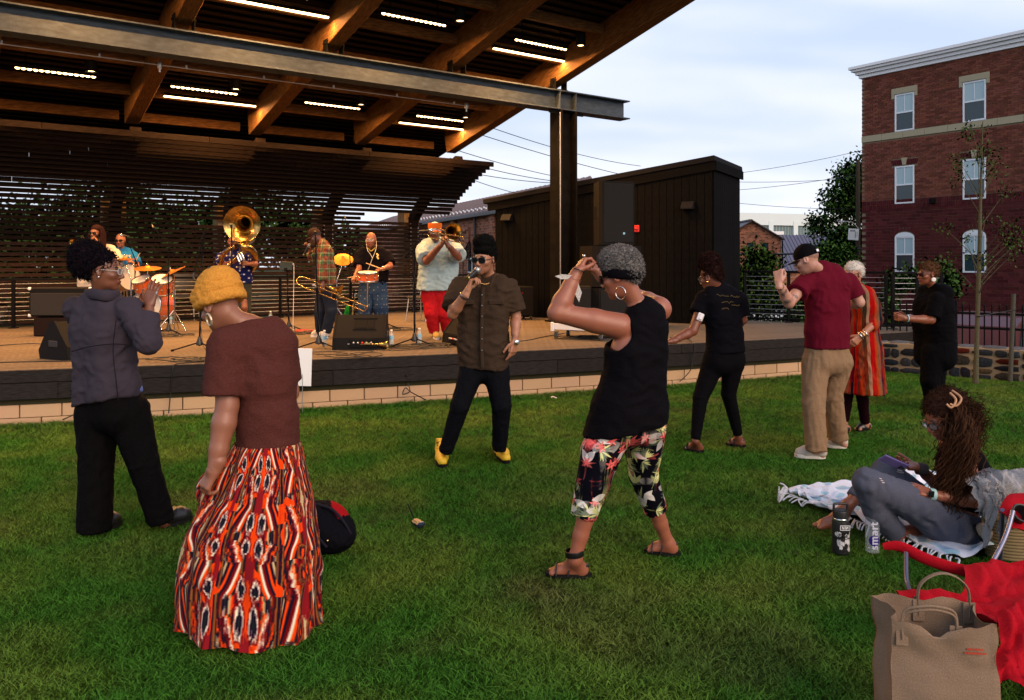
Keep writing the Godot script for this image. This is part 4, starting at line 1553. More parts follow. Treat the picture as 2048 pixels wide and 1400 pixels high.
func trees() -> void:
	var w := Color(1, 1, 1)
	var spec := [[-15.5, -20.5, 6.0, "behind the far end of the slat fence"], [-12.6, -22.5, 5.6, "behind the fence at the trumpet player"], [-9.7, -24.5, 5.2, "behind the fence left of the sousaphone"], [-7.2, -26.0, 5.0, "behind the fence at the tablet stand"], [-18.5, -24.0, 7.2, "farthest from the shed behind the fence"], [-13.2, -28.5, 6.0, "rear row behind the drummer"]]
	for s in spec:
		var h: float = s[2]
		var bl := []
		for k in 9:
			bl.append([Vector3(rng.randf_range(-1.7, 1.7), h * rng.randf_range(0.22, 0.85), rng.randf_range(-1.0, 1.0)), Vector3.ONE * rng.randf_range(0.75, 1.25)])
		tree("leafy_tree", "dense dark green tree " + str(s[3]), Vector3(s[0], -1.0, s[1]), h, bl, 11000, 0.17, w, 0.16, "trees behind the stage")

	var b2 := []
	for q in [[-1.9, 5.4, 0.95], [-1.3, 7.0, 1.0], [-0.4, 8.5, 1.0], [0.6, 8.2, 1.2], [1.3, 9.1, 1.0], [1.6, 6.8, 1.4], [0.2, 6.4, 1.3], [-1.0, 4.2, 1.1], [-2.0, 3.2, 0.8], [0.6, 4.2, 1.5], [1.9, 4.6, 1.3], [-0.6, 2.6, 1.3], [1.0, 2.5, 1.3], [2.0, 9.4, 0.7]]:
		b2.append([Vector3(q[0] * 0.82 + 0.15, q[1] * 0.93, rng.randf_range(-0.8, 0.8)), Vector3.ONE * float(q[2]) * 0.85])
	tree("leafy_tree", "tall green maple tree against the sky beside the brick building", Vector3(20.6, -1.0, -49), 9.5, b2, 17000, 0.21, Color(0.8, 1.0, 0.8), 0.2)
	var b3 := []
	for k in 8: b3.append([Vector3(rng.randf_range(-0.5, 0.5), rng.randf_range(0.6, 3.0), rng.randf_range(-0.4, 0.4)), Vector3.ONE * rng.randf_range(0.3, 0.55)])
	tree("small_tree", "bushy green small tree between the shed and the railing", Vector3(6.8, -1.0, -22.0), 3.0, b3, 7000, 0.11, Color(1.2, 1.1, 0.8), 0.05)
	var b4 := []
	for k in 8: b4.append([Vector3(rng.randf_range(-0.6, 0.6), rng.randf_range(1.0, 3.5), rng.randf_range(-0.4, 0.4)), Vector3.ONE * rng.randf_range(0.35, 0.6)])
	tree("small_tree", "dark conical small tree before the grey metal roof", Vector3(12.4, -1.0, -30.5), 3.6, b4, 6000, 0.12, Color(0.7, 0.85, 0.7), 0.06)
	var spots := [[9.6, -20.5, 3.0, "under the arched window"], [8.5, -20.8, 2.6, "beside the striped dress woman"], [10.6, -20.2, 2.6, "between the arched windows"], [7.6, -21.3, 2.2, "behind the cable railing"]]
	for s in spots:
		var h: float = s[2]
		var bl := []
		for k in 6: bl.append([Vector3(rng.randf_range(-0.4, 0.4), h * rng.randf_range(0.3, 0.95), rng.randf_range(-0.3, 0.3)), Vector3.ONE * rng.randf_range(0.25, 0.48)])
		tree("green_shrub", "upright green shrub " + str(s[3]), Vector3(s[0], -1.0, s[1]), h, bl, 5200, 0.095, Color(0.9, 1.1, 1.0), 0.03, "shrubs before the brick building", "shrub")

	var y0: Vector3 = V(6.373, 0, -10.931)
	var o := thing("young_tree", "thin young tree with sparse leaves standing before the stone wall", "tree", y0)
	var tm := MB.new()
	var tp := [Vector3(0, -0.05, 0), Vector3(0.03, 1.0, 0), Vector3(0.055, 1.8, 0), Vector3(0.07, 2.6, 0.0), Vector3(0.10, 3.6, 0)]
	tm.tube(curve(tp, 5), [0.05, 0.038, 0.033, 0.031, 0.030, 0.029, 0.031, 0.03, 0.029, 0.028, 0.027, 0.026, 0.024, 0.022, 0.02, 0.018, 0.015, 0.013, 0.011, 0.008, 0.004], 8)
	var bl := []
	for k in 26:
		var y := rng.randf_range(1.25, 3.4)
		var rr := 0.46 * (1.0 - absf(y - 1.75) / 2.3)
		var a := rng.randf() * TAU
		var tip := Vector3(0.05 + cos(a) * rr, y + 0.25, sin(a) * rr)
		tm.tube(curve([Vector3(0.05, y - 0.22, 0), Vector3(0.05 + cos(a) * rr * 0.45, y, sin(a) * rr * 0.45), tip], 3), [0.008, 0.007, 0.006, 0.005, 0.004, 0.003, 0.002], 5)
		bl.append([tip, Vector3(0.10, 0.13, 0.10)])
	part("trunk", tm, mat(lin(0.17, 0.16, 0.10), 0.9, 0, T.wood, Vector3(14, 3, 14)), o)
	part("crown", crown_mesh(bl, 1300, 0.036, Color(2.2, 1.5, 1.0), 77), M.leaf, o)
	var st := MB.new()
	st.tube([Vector3(0, -0.1, 0), Vector3(0.05, 1.22, 0)], 0.03, 8)
	solo("tree_stake", st, mat(lin(0.14, 0.14, 0.12), 0.9, 0, T.wood, Vector3(14, 3, 14)), "weathered round wooden stake beside the young tree", "stake", V(6.964, 0, -11.117))
	var sr := MB.new()
	sr.tube([V(6.978, 0, -11.117) + Vector3(0.05, 1.0, 0.03), V(6.373, 0, -10.931) + Vector3(0.05, 0.93, 0.05)], 0.006, 5)
	sr.tube([V(6.373, 0, -10.931) + Vector3(-0.02, 0.93, 0.04), V(6.373, 0, -10.931) + Vector3(0.08, 0.92, 0.045)], 0.01, 5)
	solo("tree_strap", sr, M.cable, "black strap tying the young tree to its stake", "strap")

# ---------------------------------------------------------------- people: one skin per body, clothes over it
class Rig:
	var at: Vector3
	var rt: Vector3
	var fw: Vector3
	var skin := Color(0.2, 0.1, 0.06)
	var torso: Array
	var arms: Array
	var arm_r := 0.047
	var hands: Array
	var legs: Array
	var leg_r := 0.082
	var feet: Array
	var hc: Vector3
	var hb: Basis
	var hs := 0.95
	var fine := 1.0
	var paint := {}

func rig(at: Vector3, phi: float) -> Rig:
	var r := Rig.new()
	r.at = at
	var a := deg_to_rad(phi)
	r.fw = Vector3(sin(a), 0, cos(a))
	r.rt = Vector3(-cos(a), 0, sin(a))
	return r

func look(r: Rig, c: Vector3, f: Vector3, tilt := UY, s := 0.95) -> void:
	r.hc = c
	r.hb = fit(f, tilt)
	r.hs = s

func hp(r: Rig, x: float, y: float, z: float) -> Vector3:
	return r.hc + r.hb * (Vector3(x, y, z) * r.hs)

func bounds(pts: Array, m: float) -> AABB:
	var b := AABB(pts[0], Z0)
	for p in pts: b = b.expand(p)
	return b.grow(m)

func sections(f: Fld, secs: Array, rt: Vector3, shrink: float, k := 0.03) -> void:
	for i in secs.size() - 1:
		var a: Vector3 = secs[i][0]; var b: Vector3 = secs[i + 1][0]
		var wa: float = secs[i][1]; var wb: float = secs[i + 1][1]
		var ra: float = maxf(secs[i][2] - shrink, 0.02); var rb: float = maxf(secs[i + 1][2] - shrink, 0.02)
		var wm := maxf(wa, wb)
		var rm := minf(ra, rb)
		for e in ([0.0] if wm < 0.3 * rm else ([-1.0, 1.0] if wm < 0.6 * rm else ([-1.0, 0.0, 1.0] if wm < 1.3 * rm else [-1.0, -0.34, 0.34, 1.0]))): f.cone(a + rt * wa * e, b + rt * wb * e, ra, rb, k)

func neck_base(r: Rig) -> Vector3:
	return r.torso[0][0]

func body_mesh(r: Rig) -> MB:
	var pts := [r.hc]
	for s in r.torso:
		pts.append(s[0] + r.rt * (s[1] + s[2])); pts.append(s[0] - r.rt * (s[1] + s[2]))
		pts.append(s[0] + r.fw * s[2]); pts.append(s[0] - r.fw * s[2])
	for a in r.arms: pts.append_array(a)
	for l in r.legs: pts.append_array(l)
	for q in r.feet: pts.append_array(q)
	var bb := bounds(pts, 0.1)
	var f := Fld.new(bb.position, bb.end, 0.0125 * r.fine)
	sections(f, r.torso, r.rt, 0.032)
	f.cone(hp(r, 0, -0.05, -0.025), neck_base(r) - Vector3(0, 0.03, 0), 0.05, 0.046, 0.03)
	for a in r.arms:
		var s: Vector3 = a[0]; var e: Vector3 = a[1]; var w: Vector3 = a[2]
		var ar := r.arm_r
		f.chain([s, s.lerp(e, 0.4), e], [ar * 1.12, ar, ar * 0.80], 0.02)
		f.chain([e, e.lerp(w, 0.28), e.lerp(w, 0.7), w], [ar * 0.80, ar * 0.86, ar * 0.66, ar * 0.54], 0.015)
	for l in r.legs:
		var h: Vector3 = l[0]; var k: Vector3 = l[1]; var an: Vector3 = l[2]
		var lr := r.leg_r
		f.chain([h, h.lerp(k, 0.5), k], [lr, lr * 0.86, lr * 0.66], 0.03)
		f.chain([k, k.lerp(an, 0.3) - r.fw * 0.012, k.lerp(an, 0.7), an], [lr * 0.64, lr * 0.66, lr * 0.48, lr * 0.41], 0.02)
	for i in r.feet.size():
		var hl: Vector3 = r.feet[i][0]; var toe: Vector3 = r.feet[i][1]
		var up := Vector3(0, 0.03, 0)
		var d := (toe - hl)
		var an: Vector3 = r.legs[i][2]
		f.cone(an, hl + up * 1.1 + d * 0.12, r.leg_r * 0.41, 0.034, 0.02)
		f.cone(an, hl + up * 1.3 + d * 0.5, r.leg_r * 0.41, 0.032, 0.02)
		f.cone(hl + up * 1.1 + d * 0.12, hl + up + d * 0.7, 0.034, 0.034, 0.02)
		var sd := d.normalized().cross(UY) * 0.022
		f.cone(hl + up + d * 0.65, hl + up * 0.55 + d * 0.95 + sd, 0.026, 0.016, 0.012)
		f.cone(hl + up + d * 0.65, hl + up * 0.55 + d * 0.93 - sd, 0.026, 0.016, 0.012)
	var mb := MB.new()
	mb.col = r.skin
	f.to(mb)
	for q in r.paint.get("ink", []):
		for i in mb.v.size():
			var dd: Vector3 = mb.v[i] - q[0]
			var n0 := sin(mb.v[i].x * 260.0) * sin(mb.v[i].y * 230.0) * 0.3
			if dd.length() < float(q[1]) * (1.0 + n0): mb.c[i] = r.skin.lerp(Color(0.05, 0.08, 0.09), 0.7 + n0)
	head_mesh(r, mb)
	for i in r.hands.size(): hand_mesh(r, mb, r.arms[i][2], r.hands[i])
	return mb

func head_mesh(r: Rig, mb: MB) -> void:
	var s := r.hs
	var R := Vector3.ONE * 0.15 * s
	var f := Fld.new(r.hc - R - Vector3(0, 0.03, 0), r.hc + R, 0.0048 * r.fine)
	var B := r.hb
	f.ell(hp(r, 0, 0.035, -0.015), Vector3(0.076, 0.088, 0.096) * s, B, 0.01)
	f.ell(hp(r, 0, -0.028, 0.024), Vector3(0.063, 0.082, 0.070) * s, B, 0.03)
	f.ell(hp(r, 0, -0.076, 0.034), Vector3(0.050, 0.036, 0.048) * s, B, 0.02)
	f.ell(hp(r, 0, -0.100, 0.064), Vector3(0.022, 0.017, 0.018) * s, B, 0.02)
	for e in [-1.0, 1.0]:
		f.ell(hp(r, e * 0.043, -0.022, 0.058), Vector3(0.024, 0.020, 0.024) * s, B, 0.02)
		f.ell(hp(r, e * 0.033, 0.004, 0.100), Vector3(0.019, 0.012, 0.018) * s, B, 0.014, true)
		f.ell(hp(r, e * 0.032, 0.003, 0.0745), Vector3(0.015, 0.0125, 0.0135) * s, B, 0.003)
		f.ell(hp(r, e * 0.028, 0.023, 0.083), Vector3(0.022, 0.008, 0.012) * s, B, 0.014)
		f.ell(hp(r, e * 0.0125, -0.036, 0.098), Vector3(0.010, 0.008, 0.010) * s, B, 0.006)
		var eb := B * Basis(UY, e * 0.45)
		f.ell(hp(r, e * 0.079, 0.0, -0.010), Vector3(0.009, 0.032, 0.020) * s, eb, 0.006)
		f.ell(hp(r, e * 0.088, 0.003, -0.006), Vector3(0.006, 0.020, 0.010) * s, eb, 0.005, true)
	f.cone(hp(r, 0, 0.014, 0.088), hp(r, 0, -0.028, 0.106), 0.008 * s, 0.0125 * s, 0.008)
	f.ell(hp(r, 0, -0.0585, 0.090), Vector3(0.024, 0.0062, 0.010) * s, B, 0.005)
	f.ell(hp(r, 0, -0.0695, 0.087), Vector3(0.020, 0.0068, 0.010) * s, B, 0.005)
	f.cone(hp(r, 0, -0.05, -0.025), neck_base(r) - Vector3(0, 0.03, 0), 0.0505, 0.0465, 0.03)
	var k := mb.v.size()
	mb.col = r.skin
	f.to(mb)

	var lip: Color = r.paint.get("lip", Color(r.skin.r * 0.95, r.skin.g * 0.62, r.skin.b * 0.62))
	var hairc: Color = r.paint.get("brow", Color(0.008, 0.006, 0.005))
	var beard: float = r.paint.get("beard", 0.0)
	var scalp: float = r.paint.get("scalp", 0.0)
	var bi := r.hb.transposed()
	for i in range(k, mb.v.size()):
		var p := bi * (mb.v[i] - r.hc) / s
		var c := r.skin
		var ax := absf(p.x)
		if scalp > 0.0 and p.y > 0.03 + maxf(0.0, p.z) * 0.55 - maxf(0.0, -p.z) * 0.5 and (p.y > 0.06 or p.z < 0.02): c = c.lerp(hairc, scalp)
		if beard > 0.0 and p.z > -0.02 and p.y < -0.045 + (0.03 if ax > 0.05 else 0.0) and not (ax < 0.022 and p.y > -0.075 and p.y < -0.055): c = c.lerp(hairc, beard)
		if p.z > 0.06:
			if ax < 0.024 and p.y < -0.053 and p.y > -0.076: c = lip
			if absf(p.y - 0.027 - (0.006 if ax < 0.036 else 0.0)) < 0.0045 and ax > 0.014 and ax < 0.050: c = hairc
			var q := Vector2(ax - 0.032, (p.y - 0.003) * 1.5).length()
			if q < 0.0125 and p.z > 0.078: c = Color(0.45, 0.42, 0.38)
			if q < 0.0062 and p.z > 0.078: c = Color(0.02, 0.012, 0.008)
			if absf(p.y - 0.0135) < 0.003 and absf(ax - 0.032) < 0.015: c = c.lerp(hairc, 0.7)
		mb.c[i] = c

func hand_mesh(r: Rig, mb: MB, w: Vector3, d: Dictionary) -> void:
	var F: Vector3 = d.f.normalized()
	var N: Vector3 = d.n
	N = (N - F * F.dot(N)).normalized()
	var S: Vector3 = F.cross(N) * float(d.side)
	var s: float = d.get("s", 1.0)
	var curl: Array = d.get("curl", [0.35, 0.4, 0.45, 0.5])
	var spread: float = d.get("spread", 0.12)
	var ctr := w + F * 0.09 * s
	var R := Vector3.ONE * 0.135 * s
	var f := Fld.new(ctr - R, ctr + R, 0.0042 * r.fine)
	var lat := [0.029, 0.010, -0.010, -0.028]
	var len_ := [0.074, 0.082, 0.076, 0.060]
	f.cone(w - F * 0.035, w + F * 0.012, r.arm_r * 0.55, r.arm_r * 0.5, 0.01)
	for i in 4:
		var kn: Vector3 = w + (F * (0.090 if i < 2 else 0.084) + S * float(lat[i])) * s
		f.cone(w + (F * 0.012 + S * float(lat[i]) * 0.6) * s, kn, 0.0135 * s, 0.0115 * s, 0.016)
		var dir: Vector3 = (F + S * float(lat[i]) * spread * 14.0).normalized()
		var ax: Vector3 = dir.cross(N).normalized()
		var p := kn
		var a := 0.0
		for j in 3:
			a += float(curl[i]) * [0.9, 1.05, 0.7][j]
			var q: Vector3 = p + dir.rotated(ax, a) * float(len_[i]) * s * [0.46, 0.31, 0.25][j]
			f.cone(p, q, (0.0092 - j * 0.0008) * s, (0.0086 - j * 0.0008) * s, 0.004)
			p = q
	var tc: float = d.get("thumb", 0.35)
	var t0 := w + (F * 0.022 + S * 0.024) * s
	var td := (F * 0.72 + S * (0.75 - 0.6 * tc) + N * (0.25 + 0.6 * tc)).normalized()
	var t1 := t0 + td * 0.042 * s
	var t2 := t1 + (td + F * 0.35 - S * 0.4 * tc).normalized() * 0.034 * s
	var t3 := t2 + (td + F * 0.35 - S * 1.1 * tc).normalized() * 0.026 * s
	f.cone(t0, t1, 0.014 * s, 0.0115 * s, 0.012)
	f.chain([t1, t2, t3], [0.0108 * s, 0.0098 * s, 0.008 * s], 0.004)
	var k := mb.v.size()
	mb.col = r.skin
	f.to(mb)
	var pale := Color(minf(r.skin.r * 1.6, 0.6), minf(r.skin.g * 1.55, 0.42), minf(r.skin.b * 1.5, 0.36))
	for i in range(k, mb.v.size()):
		if mb.n[i].dot(N) > 0.55: mb.c[i] = r.skin.lerp(pale, 0.5)

# clothes: sections of the trunk, sleeves or legs as chains, planes that end them
func cloth(r: Rig, secs: Array, limbs: Array, ends: Array, cell: float, k := 0.03, neg := []) -> MB:
	var pts := []
	for s in secs:
		for e in [-1.0, 1.0]:
			pts.append(s[0] + r.rt * (s[1] + s[2]) * e); pts.append(s[0] + r.fw * s[2] * e)
	for l in limbs: pts.append_array(l[0])
	var bb := bounds(pts, 0.13)
	var f := Fld.new(bb.position, bb.end, cell)
	var g := Fld.new(bb.position, bb.end, cell)
	if secs.size() > 1: sections(f, secs, r.rt, 0.009, k)
	for l in limbs:
		g.chain(l[0], l[1], 0.015)
	for l in limbs:
		if l.size() > 2 and l[2]:
			var m: int = l[0].size()
			var nn: Vector3 = (l[0][m - 1] - l[0][m - 2]).normalized()
			g.cut(l[0][m - 1], nn, l[1][m - 1] * 1.14)
	if not limbs.is_empty():
		for i in f.f.size():
			var a := f.f[i]; var b := g.f[i]
			var e := k - absf(a - b)
			f.f[i] = minf(a, b) - (e * e * 0.25 / k if e > 0.0 else 0.0)
	for e in ends: f.cut(e[0], e[1], e[2] if e.size() > 2 else 99.0)
	for e in neg: f.ell(e[0], e[1], e[2] if e.size() > 2 else BI, 0.01, true)
	var mb := MB.new()
	f.to(mb)
	return mb

func crease(mb: MB, amp: float, scale: Vector3, seed_: int, folds := [], k0 := 0) -> void:
	var n := noise(seed_, 1.0, 2)
	for i in range(k0, mb.v.size()):
		var p := mb.v[i]
		var q := p * scale
		var h := amp * (0.8 - 2.2 * absf(n.get_noise_3d(q.x, q.y, q.z)) + 0.5 * n.get_noise_3d(q.x * 2.7, q.y * 2.2, q.z * 2.7))
		for fo in folds:
			var d: Vector3 = p - fo[0]
			var w: float = 1.0 - d.length() / float(fo[1])
			if w > 0.0:
				var wob := n.get_noise_3d(p.x * 5.0, p.y * 5.0, p.z * 5.0) * 7.0
				h += float(fo[3]) * w * w * (sin(d.dot(fo[2]) * float(fo[4]) * TAU + wob) - 0.3)
		mb.v[i] = p + mb.n[i] * maxf(h, -0.6 * amp - 0.001)
	mb.smooth(k0, 0) if k0 == 0 else null

func put(mb: MB, off: Vector3) -> MB:
	for i in mb.v.size(): mb.v[i] -= off
	return mb

func wear(o: Node3D, r: Rig, called: String, mb: MB, m: Material) -> MeshInstance3D:
	return part(called, put(mb, r.at), m, o)

func figure(r: Rig, label: String, group := "") -> Node3D:
	var o := thing("person", label, "person", r.at, group)
	wear(o, r, "body", body_mesh(r), M.skin)
	return o

func hair(r: Rig, blobs: Array, bump: float, tufts: int, tuft_len: float, curl: float, col: Color, seed_: int, negs := []) -> MB:
	var pts := []
	for b in blobs: pts.append(hp(r, b[0].x, b[0].y, b[0].z))
	var bb := bounds(pts, 0.15)
	var f := Fld.new(bb.position, bb.end, 0.0065 * r.fine)
	for b in blobs: f.ell(hp(r, b[0].x, b[0].y, b[0].z), b[1] * r.hs, r.hb, 0.02)
	for b in negs: f.ell(hp(r, b[0].x, b[0].y, b[0].z), b[1] * r.hs, r.hb, 0.008, true)
	var mb := MB.new()
	mb.col = col
	f.to(mb)
	crease(mb, bump, Vector3(70, 70, 70), seed_)
	var rg := RandomNumberGenerator.new(); rg.seed = seed_
	var m := mb.v.size()
	for i in tufts:
		var j := rg.randi() % m
		var p := mb.v[j] - mb.n[j] * 0.004
		var d := (mb.n[j] * 0.75 + Vector3(rg.randfn(), rg.randfn(), rg.randfn()) * 0.6).normalized()
		var side := d.cross(Vector3(rg.randfn(), rg.randfn(), rg.randfn())).normalized()
		var path := []
		var l := tuft_len * rg.randf_range(0.5, 1.2)
		for q in 5:
			var t := q / 4.0
			path.append(p + d * l * t + side.rotated(d, t * 5.0) * curl * sin(t * PI) )
		var g := rg.randf_range(0.7, 1.5)
		mb.col = Color(col.r * g, col.g * g, col.b * g)
		mb.tube(path, [0.0028, 0.0026, 0.0022, 0.0016, 0.0006], 3, false)
	return mb

func glasses(r: Rig, o: Node3D, frame: Material, lens: Material, w := 0.026, h := 0.020, thick := 0.0022, square := 0.6) -> void:
	var mb := MB.new()
	var lm := MB.new()
	for e in [-1.0, 1.0]:
		var ring := []
		var poly := []
		for k in 17:
			var a := TAU * k / 16
			var c := Vector2(cos(a), sin(a))
			c *= lerpf(1.0, 1.0 / maxf(absf(c.x), absf(c.y)), square * 0.55)
			ring.append(hp(r, e * 0.034 + c.x * w, 0.003 + c.y * h, 0.104 - absf(e * 0.034 + c.x * w) * 0.16))
			if k < 16: poly.append(Vector2(c.x * w, c.y * h) * r.hs)
		mb.tube(ring, thick * r.hs, 6, false)
		lm.prism(poly, hp(r, e * 0.034, 0.003, 0.1035 - 0.034 * 0.16), r.hb * Basis(UY, e * 0.16), 0.0015)
		mb.tube([hp(r, e * (0.034 + w), 0.008, 0.096), hp(r, e * 0.079, 0.010, 0.04), hp(r, e * 0.083, 0.012, -0.005), hp(r, e * 0.083, -0.004, -0.022)], thick * r.hs * 0.9, 5)
	mb.tube([hp(r, -0.010, 0.008, 0.105), hp(r, 0, 0.011, 0.109), hp(r, 0.010, 0.008, 0.105)], thick * r.hs, 5)
	var g := wear(o, r, "glasses", mb, frame)
	part("lens", put(lm, r.at), lens, g)

func cap_hat(r: Rig, o: Node3D, m: Material, brim_m: Material, back := false, tilt := 0.0) -> void:
	var B := r.hb * Basis(Vector3.RIGHT, tilt)
	var mb := MB.new()
	var prof := []
	for k in 9:
		var a := PI / 2 * k / 8
		prof.append(Vector2(0.099 * cos(a) + 0.0005, 0.10 * sin(a)))
	var s := r.hs
	mb.lathe(prof, hp(r, 0, 0.040, -0.012), Basis(B.x * 0.86 * s, B.y * 1.0 * s, B.z * 1.06 * s), 24)
	mb.lathe([Vector2(0.098, -0.016), Vector2(0.1005, -0.016), Vector2(0.1, 0.001)], hp(r, 0, 0.040, -0.012), Basis(B.x * 0.86 * s, B.y * s, B.z * 1.06 * s), 24)
	mb.ball(hp(r, 0, 0.040, -0.012) + B.y * 0.1 * s, Vector3(0.008, 0.005, 0.008) * s, B, 8)
	var h := wear(o, r, "cap", mb, m)
	var br := MB.new()
	var e := -1.0 if back else 1.0
	br.grid(func(u: float, v: float) -> Vector3:
		var a := (u - 0.5) * 2.1
		var d := 0.098 + v * 0.072 * cos(a * 0.75)
		return hp(r, 0, 0.04, -0.012) + B * (Vector3(sin(a) * 0.085 * (1.0 + v * 0.12), -0.012 - v * 0.012 - a * a * 0.012, e * (cos(a) * d * 1.04)) * s), 12, 5)
	br.thick(0.004)
	part("brim", put(br, r.at), brim_m, h)

func shoe(r: Rig, o: Node3D, heel: Vector3, toe: Vector3, m: Material, sole: Material, w := 0.043, high := 0.075, sole_h := 0.024) -> MeshInstance3D:
	var d := toe - heel
	var l := d.length()
	var F := d.normalized()
	var S := F.cross(UY).normalized()
	var U := S.cross(F)
	var bb := bounds([heel, toe, heel + U * (high + 0.05)], 0.07)
	var f := Fld.new(bb.position, bb.end, 0.006 * r.fine)
	f.cone(heel + F * 0.035 + U * (sole_h + 0.03), heel + F * 0.035 + U * (high + 0.015), w * 0.86, w * 0.80, 0.015)
	f.cone(heel + F * 0.035 + U * (sole_h + 0.02), heel + F * l * 0.62 + U * (sole_h + 0.016), w * 0.88, w * 0.98, 0.02)
	f.cone(heel + F * l * 0.62 + U * (sole_h + 0.014), heel + F * (l - w * 0.72) + U * (sole_h + 0.010), w, w * 0.72, 0.02)
	f.cone(heel + F * 0.05 + U * high, heel + F * l * 0.6 + U * (sole_h + 0.03), w * 0.6, w * 0.55, 0.02)
	f.cut(heel + U * sole_h * 0.8, -U)
	f.cut(heel + U * high, (U - F * 0.18).normalized())
	var mb := MB.new()
	f.to(mb)
	var so := wear(o, r, "shoe", mb, m)
	var sm := MB.new()
	var poly := []
	for k in 20:
		var a := TAU * k / 20
		var x := cos(a); var y := sin(a)
		var ww := w * (0.93 + 0.13 * x - 0.12 * exp(-pow((x + 0.15) / 0.3, 2)))
		poly.append(Vector2(l * 0.5 + x * (l * 0.5 + 0.006), y * ww * 1.06))
	sm.prism(poly, heel + U * sole_h * 0.5, Basis(F, S, F.cross(S)), sole_h)
	part("sole", put(sm, r.at), sole, so)
	return so

func hoop(r: Rig, o: Node3D, c: Vector3, rad: float, axis: Vector3, m: Material, th := 0.003) -> void:
	var mb := MB.new()
	var b := fit(axis)
	var ps := []
	for k in 21: ps.append(c + b * Vector3(cos(TAU * k / 20) * rad, sin(TAU * k / 20) * rad, 0))
	mb.tube(ps, th, 6, false)
	wear(o, r, "earring", mb, m)

func band(r: Rig, o: Node3D, called: String, c: Vector3, axis: Vector3, rad: float, wide: float, m: Material, th := 0.004) -> MeshInstance3D:
	var mb := MB.new()
	var b := fit(axis)
	var bb := Basis(b.x, b.z, -b.y)
	mb.lathe([Vector2(rad, -wide / 2), Vector2(rad + th, -wide / 2 + 0.001), Vector2(rad + th, wide / 2 - 0.001), Vector2(rad, wide / 2)], c, bb, 18)
	return wear(o, r, called, mb, m)

func people() -> void:
	M.skin = mat(Color.WHITE, 0.42, 0, T.grain, Vector3(9, 9, 9), T.fine_n, 0.25)
	M.skin.subsurf_scatter_enabled = true
	M.skin.subsurf_scatter_strength = 0.08
	M.hair = mat(Color.WHITE, 0.85)
	M.lens_dark = mat(lin(0.006, 0.007, 0.009), 0.08)
	M.lens_clear = glass(Color(0.8, 0.85, 0.9), 0.12)
	M.frame_black = mat(lin(0.006, 0.006, 0.006), 0.3)
	M.frame_pale = mat(lin(0.45, 0.40, 0.36), 0.3)
	M.silver = mat(lin(0.75, 0.75, 0.74), 0.2, 1.0)
	M.gold = mat(lin(0.8, 0.52, 0.2), 0.25, 1.0)
	M.sole_black = mat(lin(0.01, 0.01, 0.01), 0.7)
	M.sole_white = mat(lin(0.6, 0.58, 0.54), 0.7)
	singer()
	jacket_woman()
	turban_woman()
	grey_woman()
	tee_woman()
	red_shirt_man()
	striped_woman()
	black_woman()
	seated_woman()
	trumpeter()
	percussionist()
	sousaphonist()
	plaid_man()
	snare_player()
	trombonist()

func cl(r: float, g: float, b: float, rough := 0.85, t: Texture2D = null, sc := 4.0) -> StandardMaterial3D:
	var k := 0.5 if r + g + b < 0.05 else 1.0
	var m := mat(lin(r * k, g * k, b * k), rough, 0, t if t else T.grain, Vector3(sc, sc, sc), T.mid_n, 0.55)
	if r + g + b > 0.15:
		m.rim_enabled = true
		m.rim = 0.1
		m.rim_tint = 0.7
	return m

func garment(r: Rig, o: Node3D, called: String, secs: Array, limbs: Array, ends: Array, m: Material, amp := 0.005, folds := [], cell := 0.0105, k := 0.03, neg := [], sc := Vector3(5, 8, 5)) -> MeshInstance3D:
	if called in ["trousers", "jeans"]: sc = Vector3(9, 4, 9)
	var mb := cloth(r, secs, limbs, ends, cell * r.fine, k, neg)
	crease(mb, amp, sc, int(absf(secs[0][0].x if secs.size() else limbs[0][0][0].x) * 1000.0) + 7, folds)
	return wear(o, r, called, mb, m)

func leg_folds(l: Array, amp: float) -> Array:
	var h: Vector3 = l[0]; var k: Vector3 = l[1]; var a: Vector3 = l[l.size() - 1]
	return [[k, 0.22, (a - h).normalized() + Vector3(0.35, 0, 0.2), amp * 0.6, 11], [a, 0.2, (a - k).normalized() + Vector3(0.3, 0, 0.2), amp * 0.8, 13], [h, 0.25, Vector3(0.7, 0.6, 0.1), amp * 0.6, 9]]

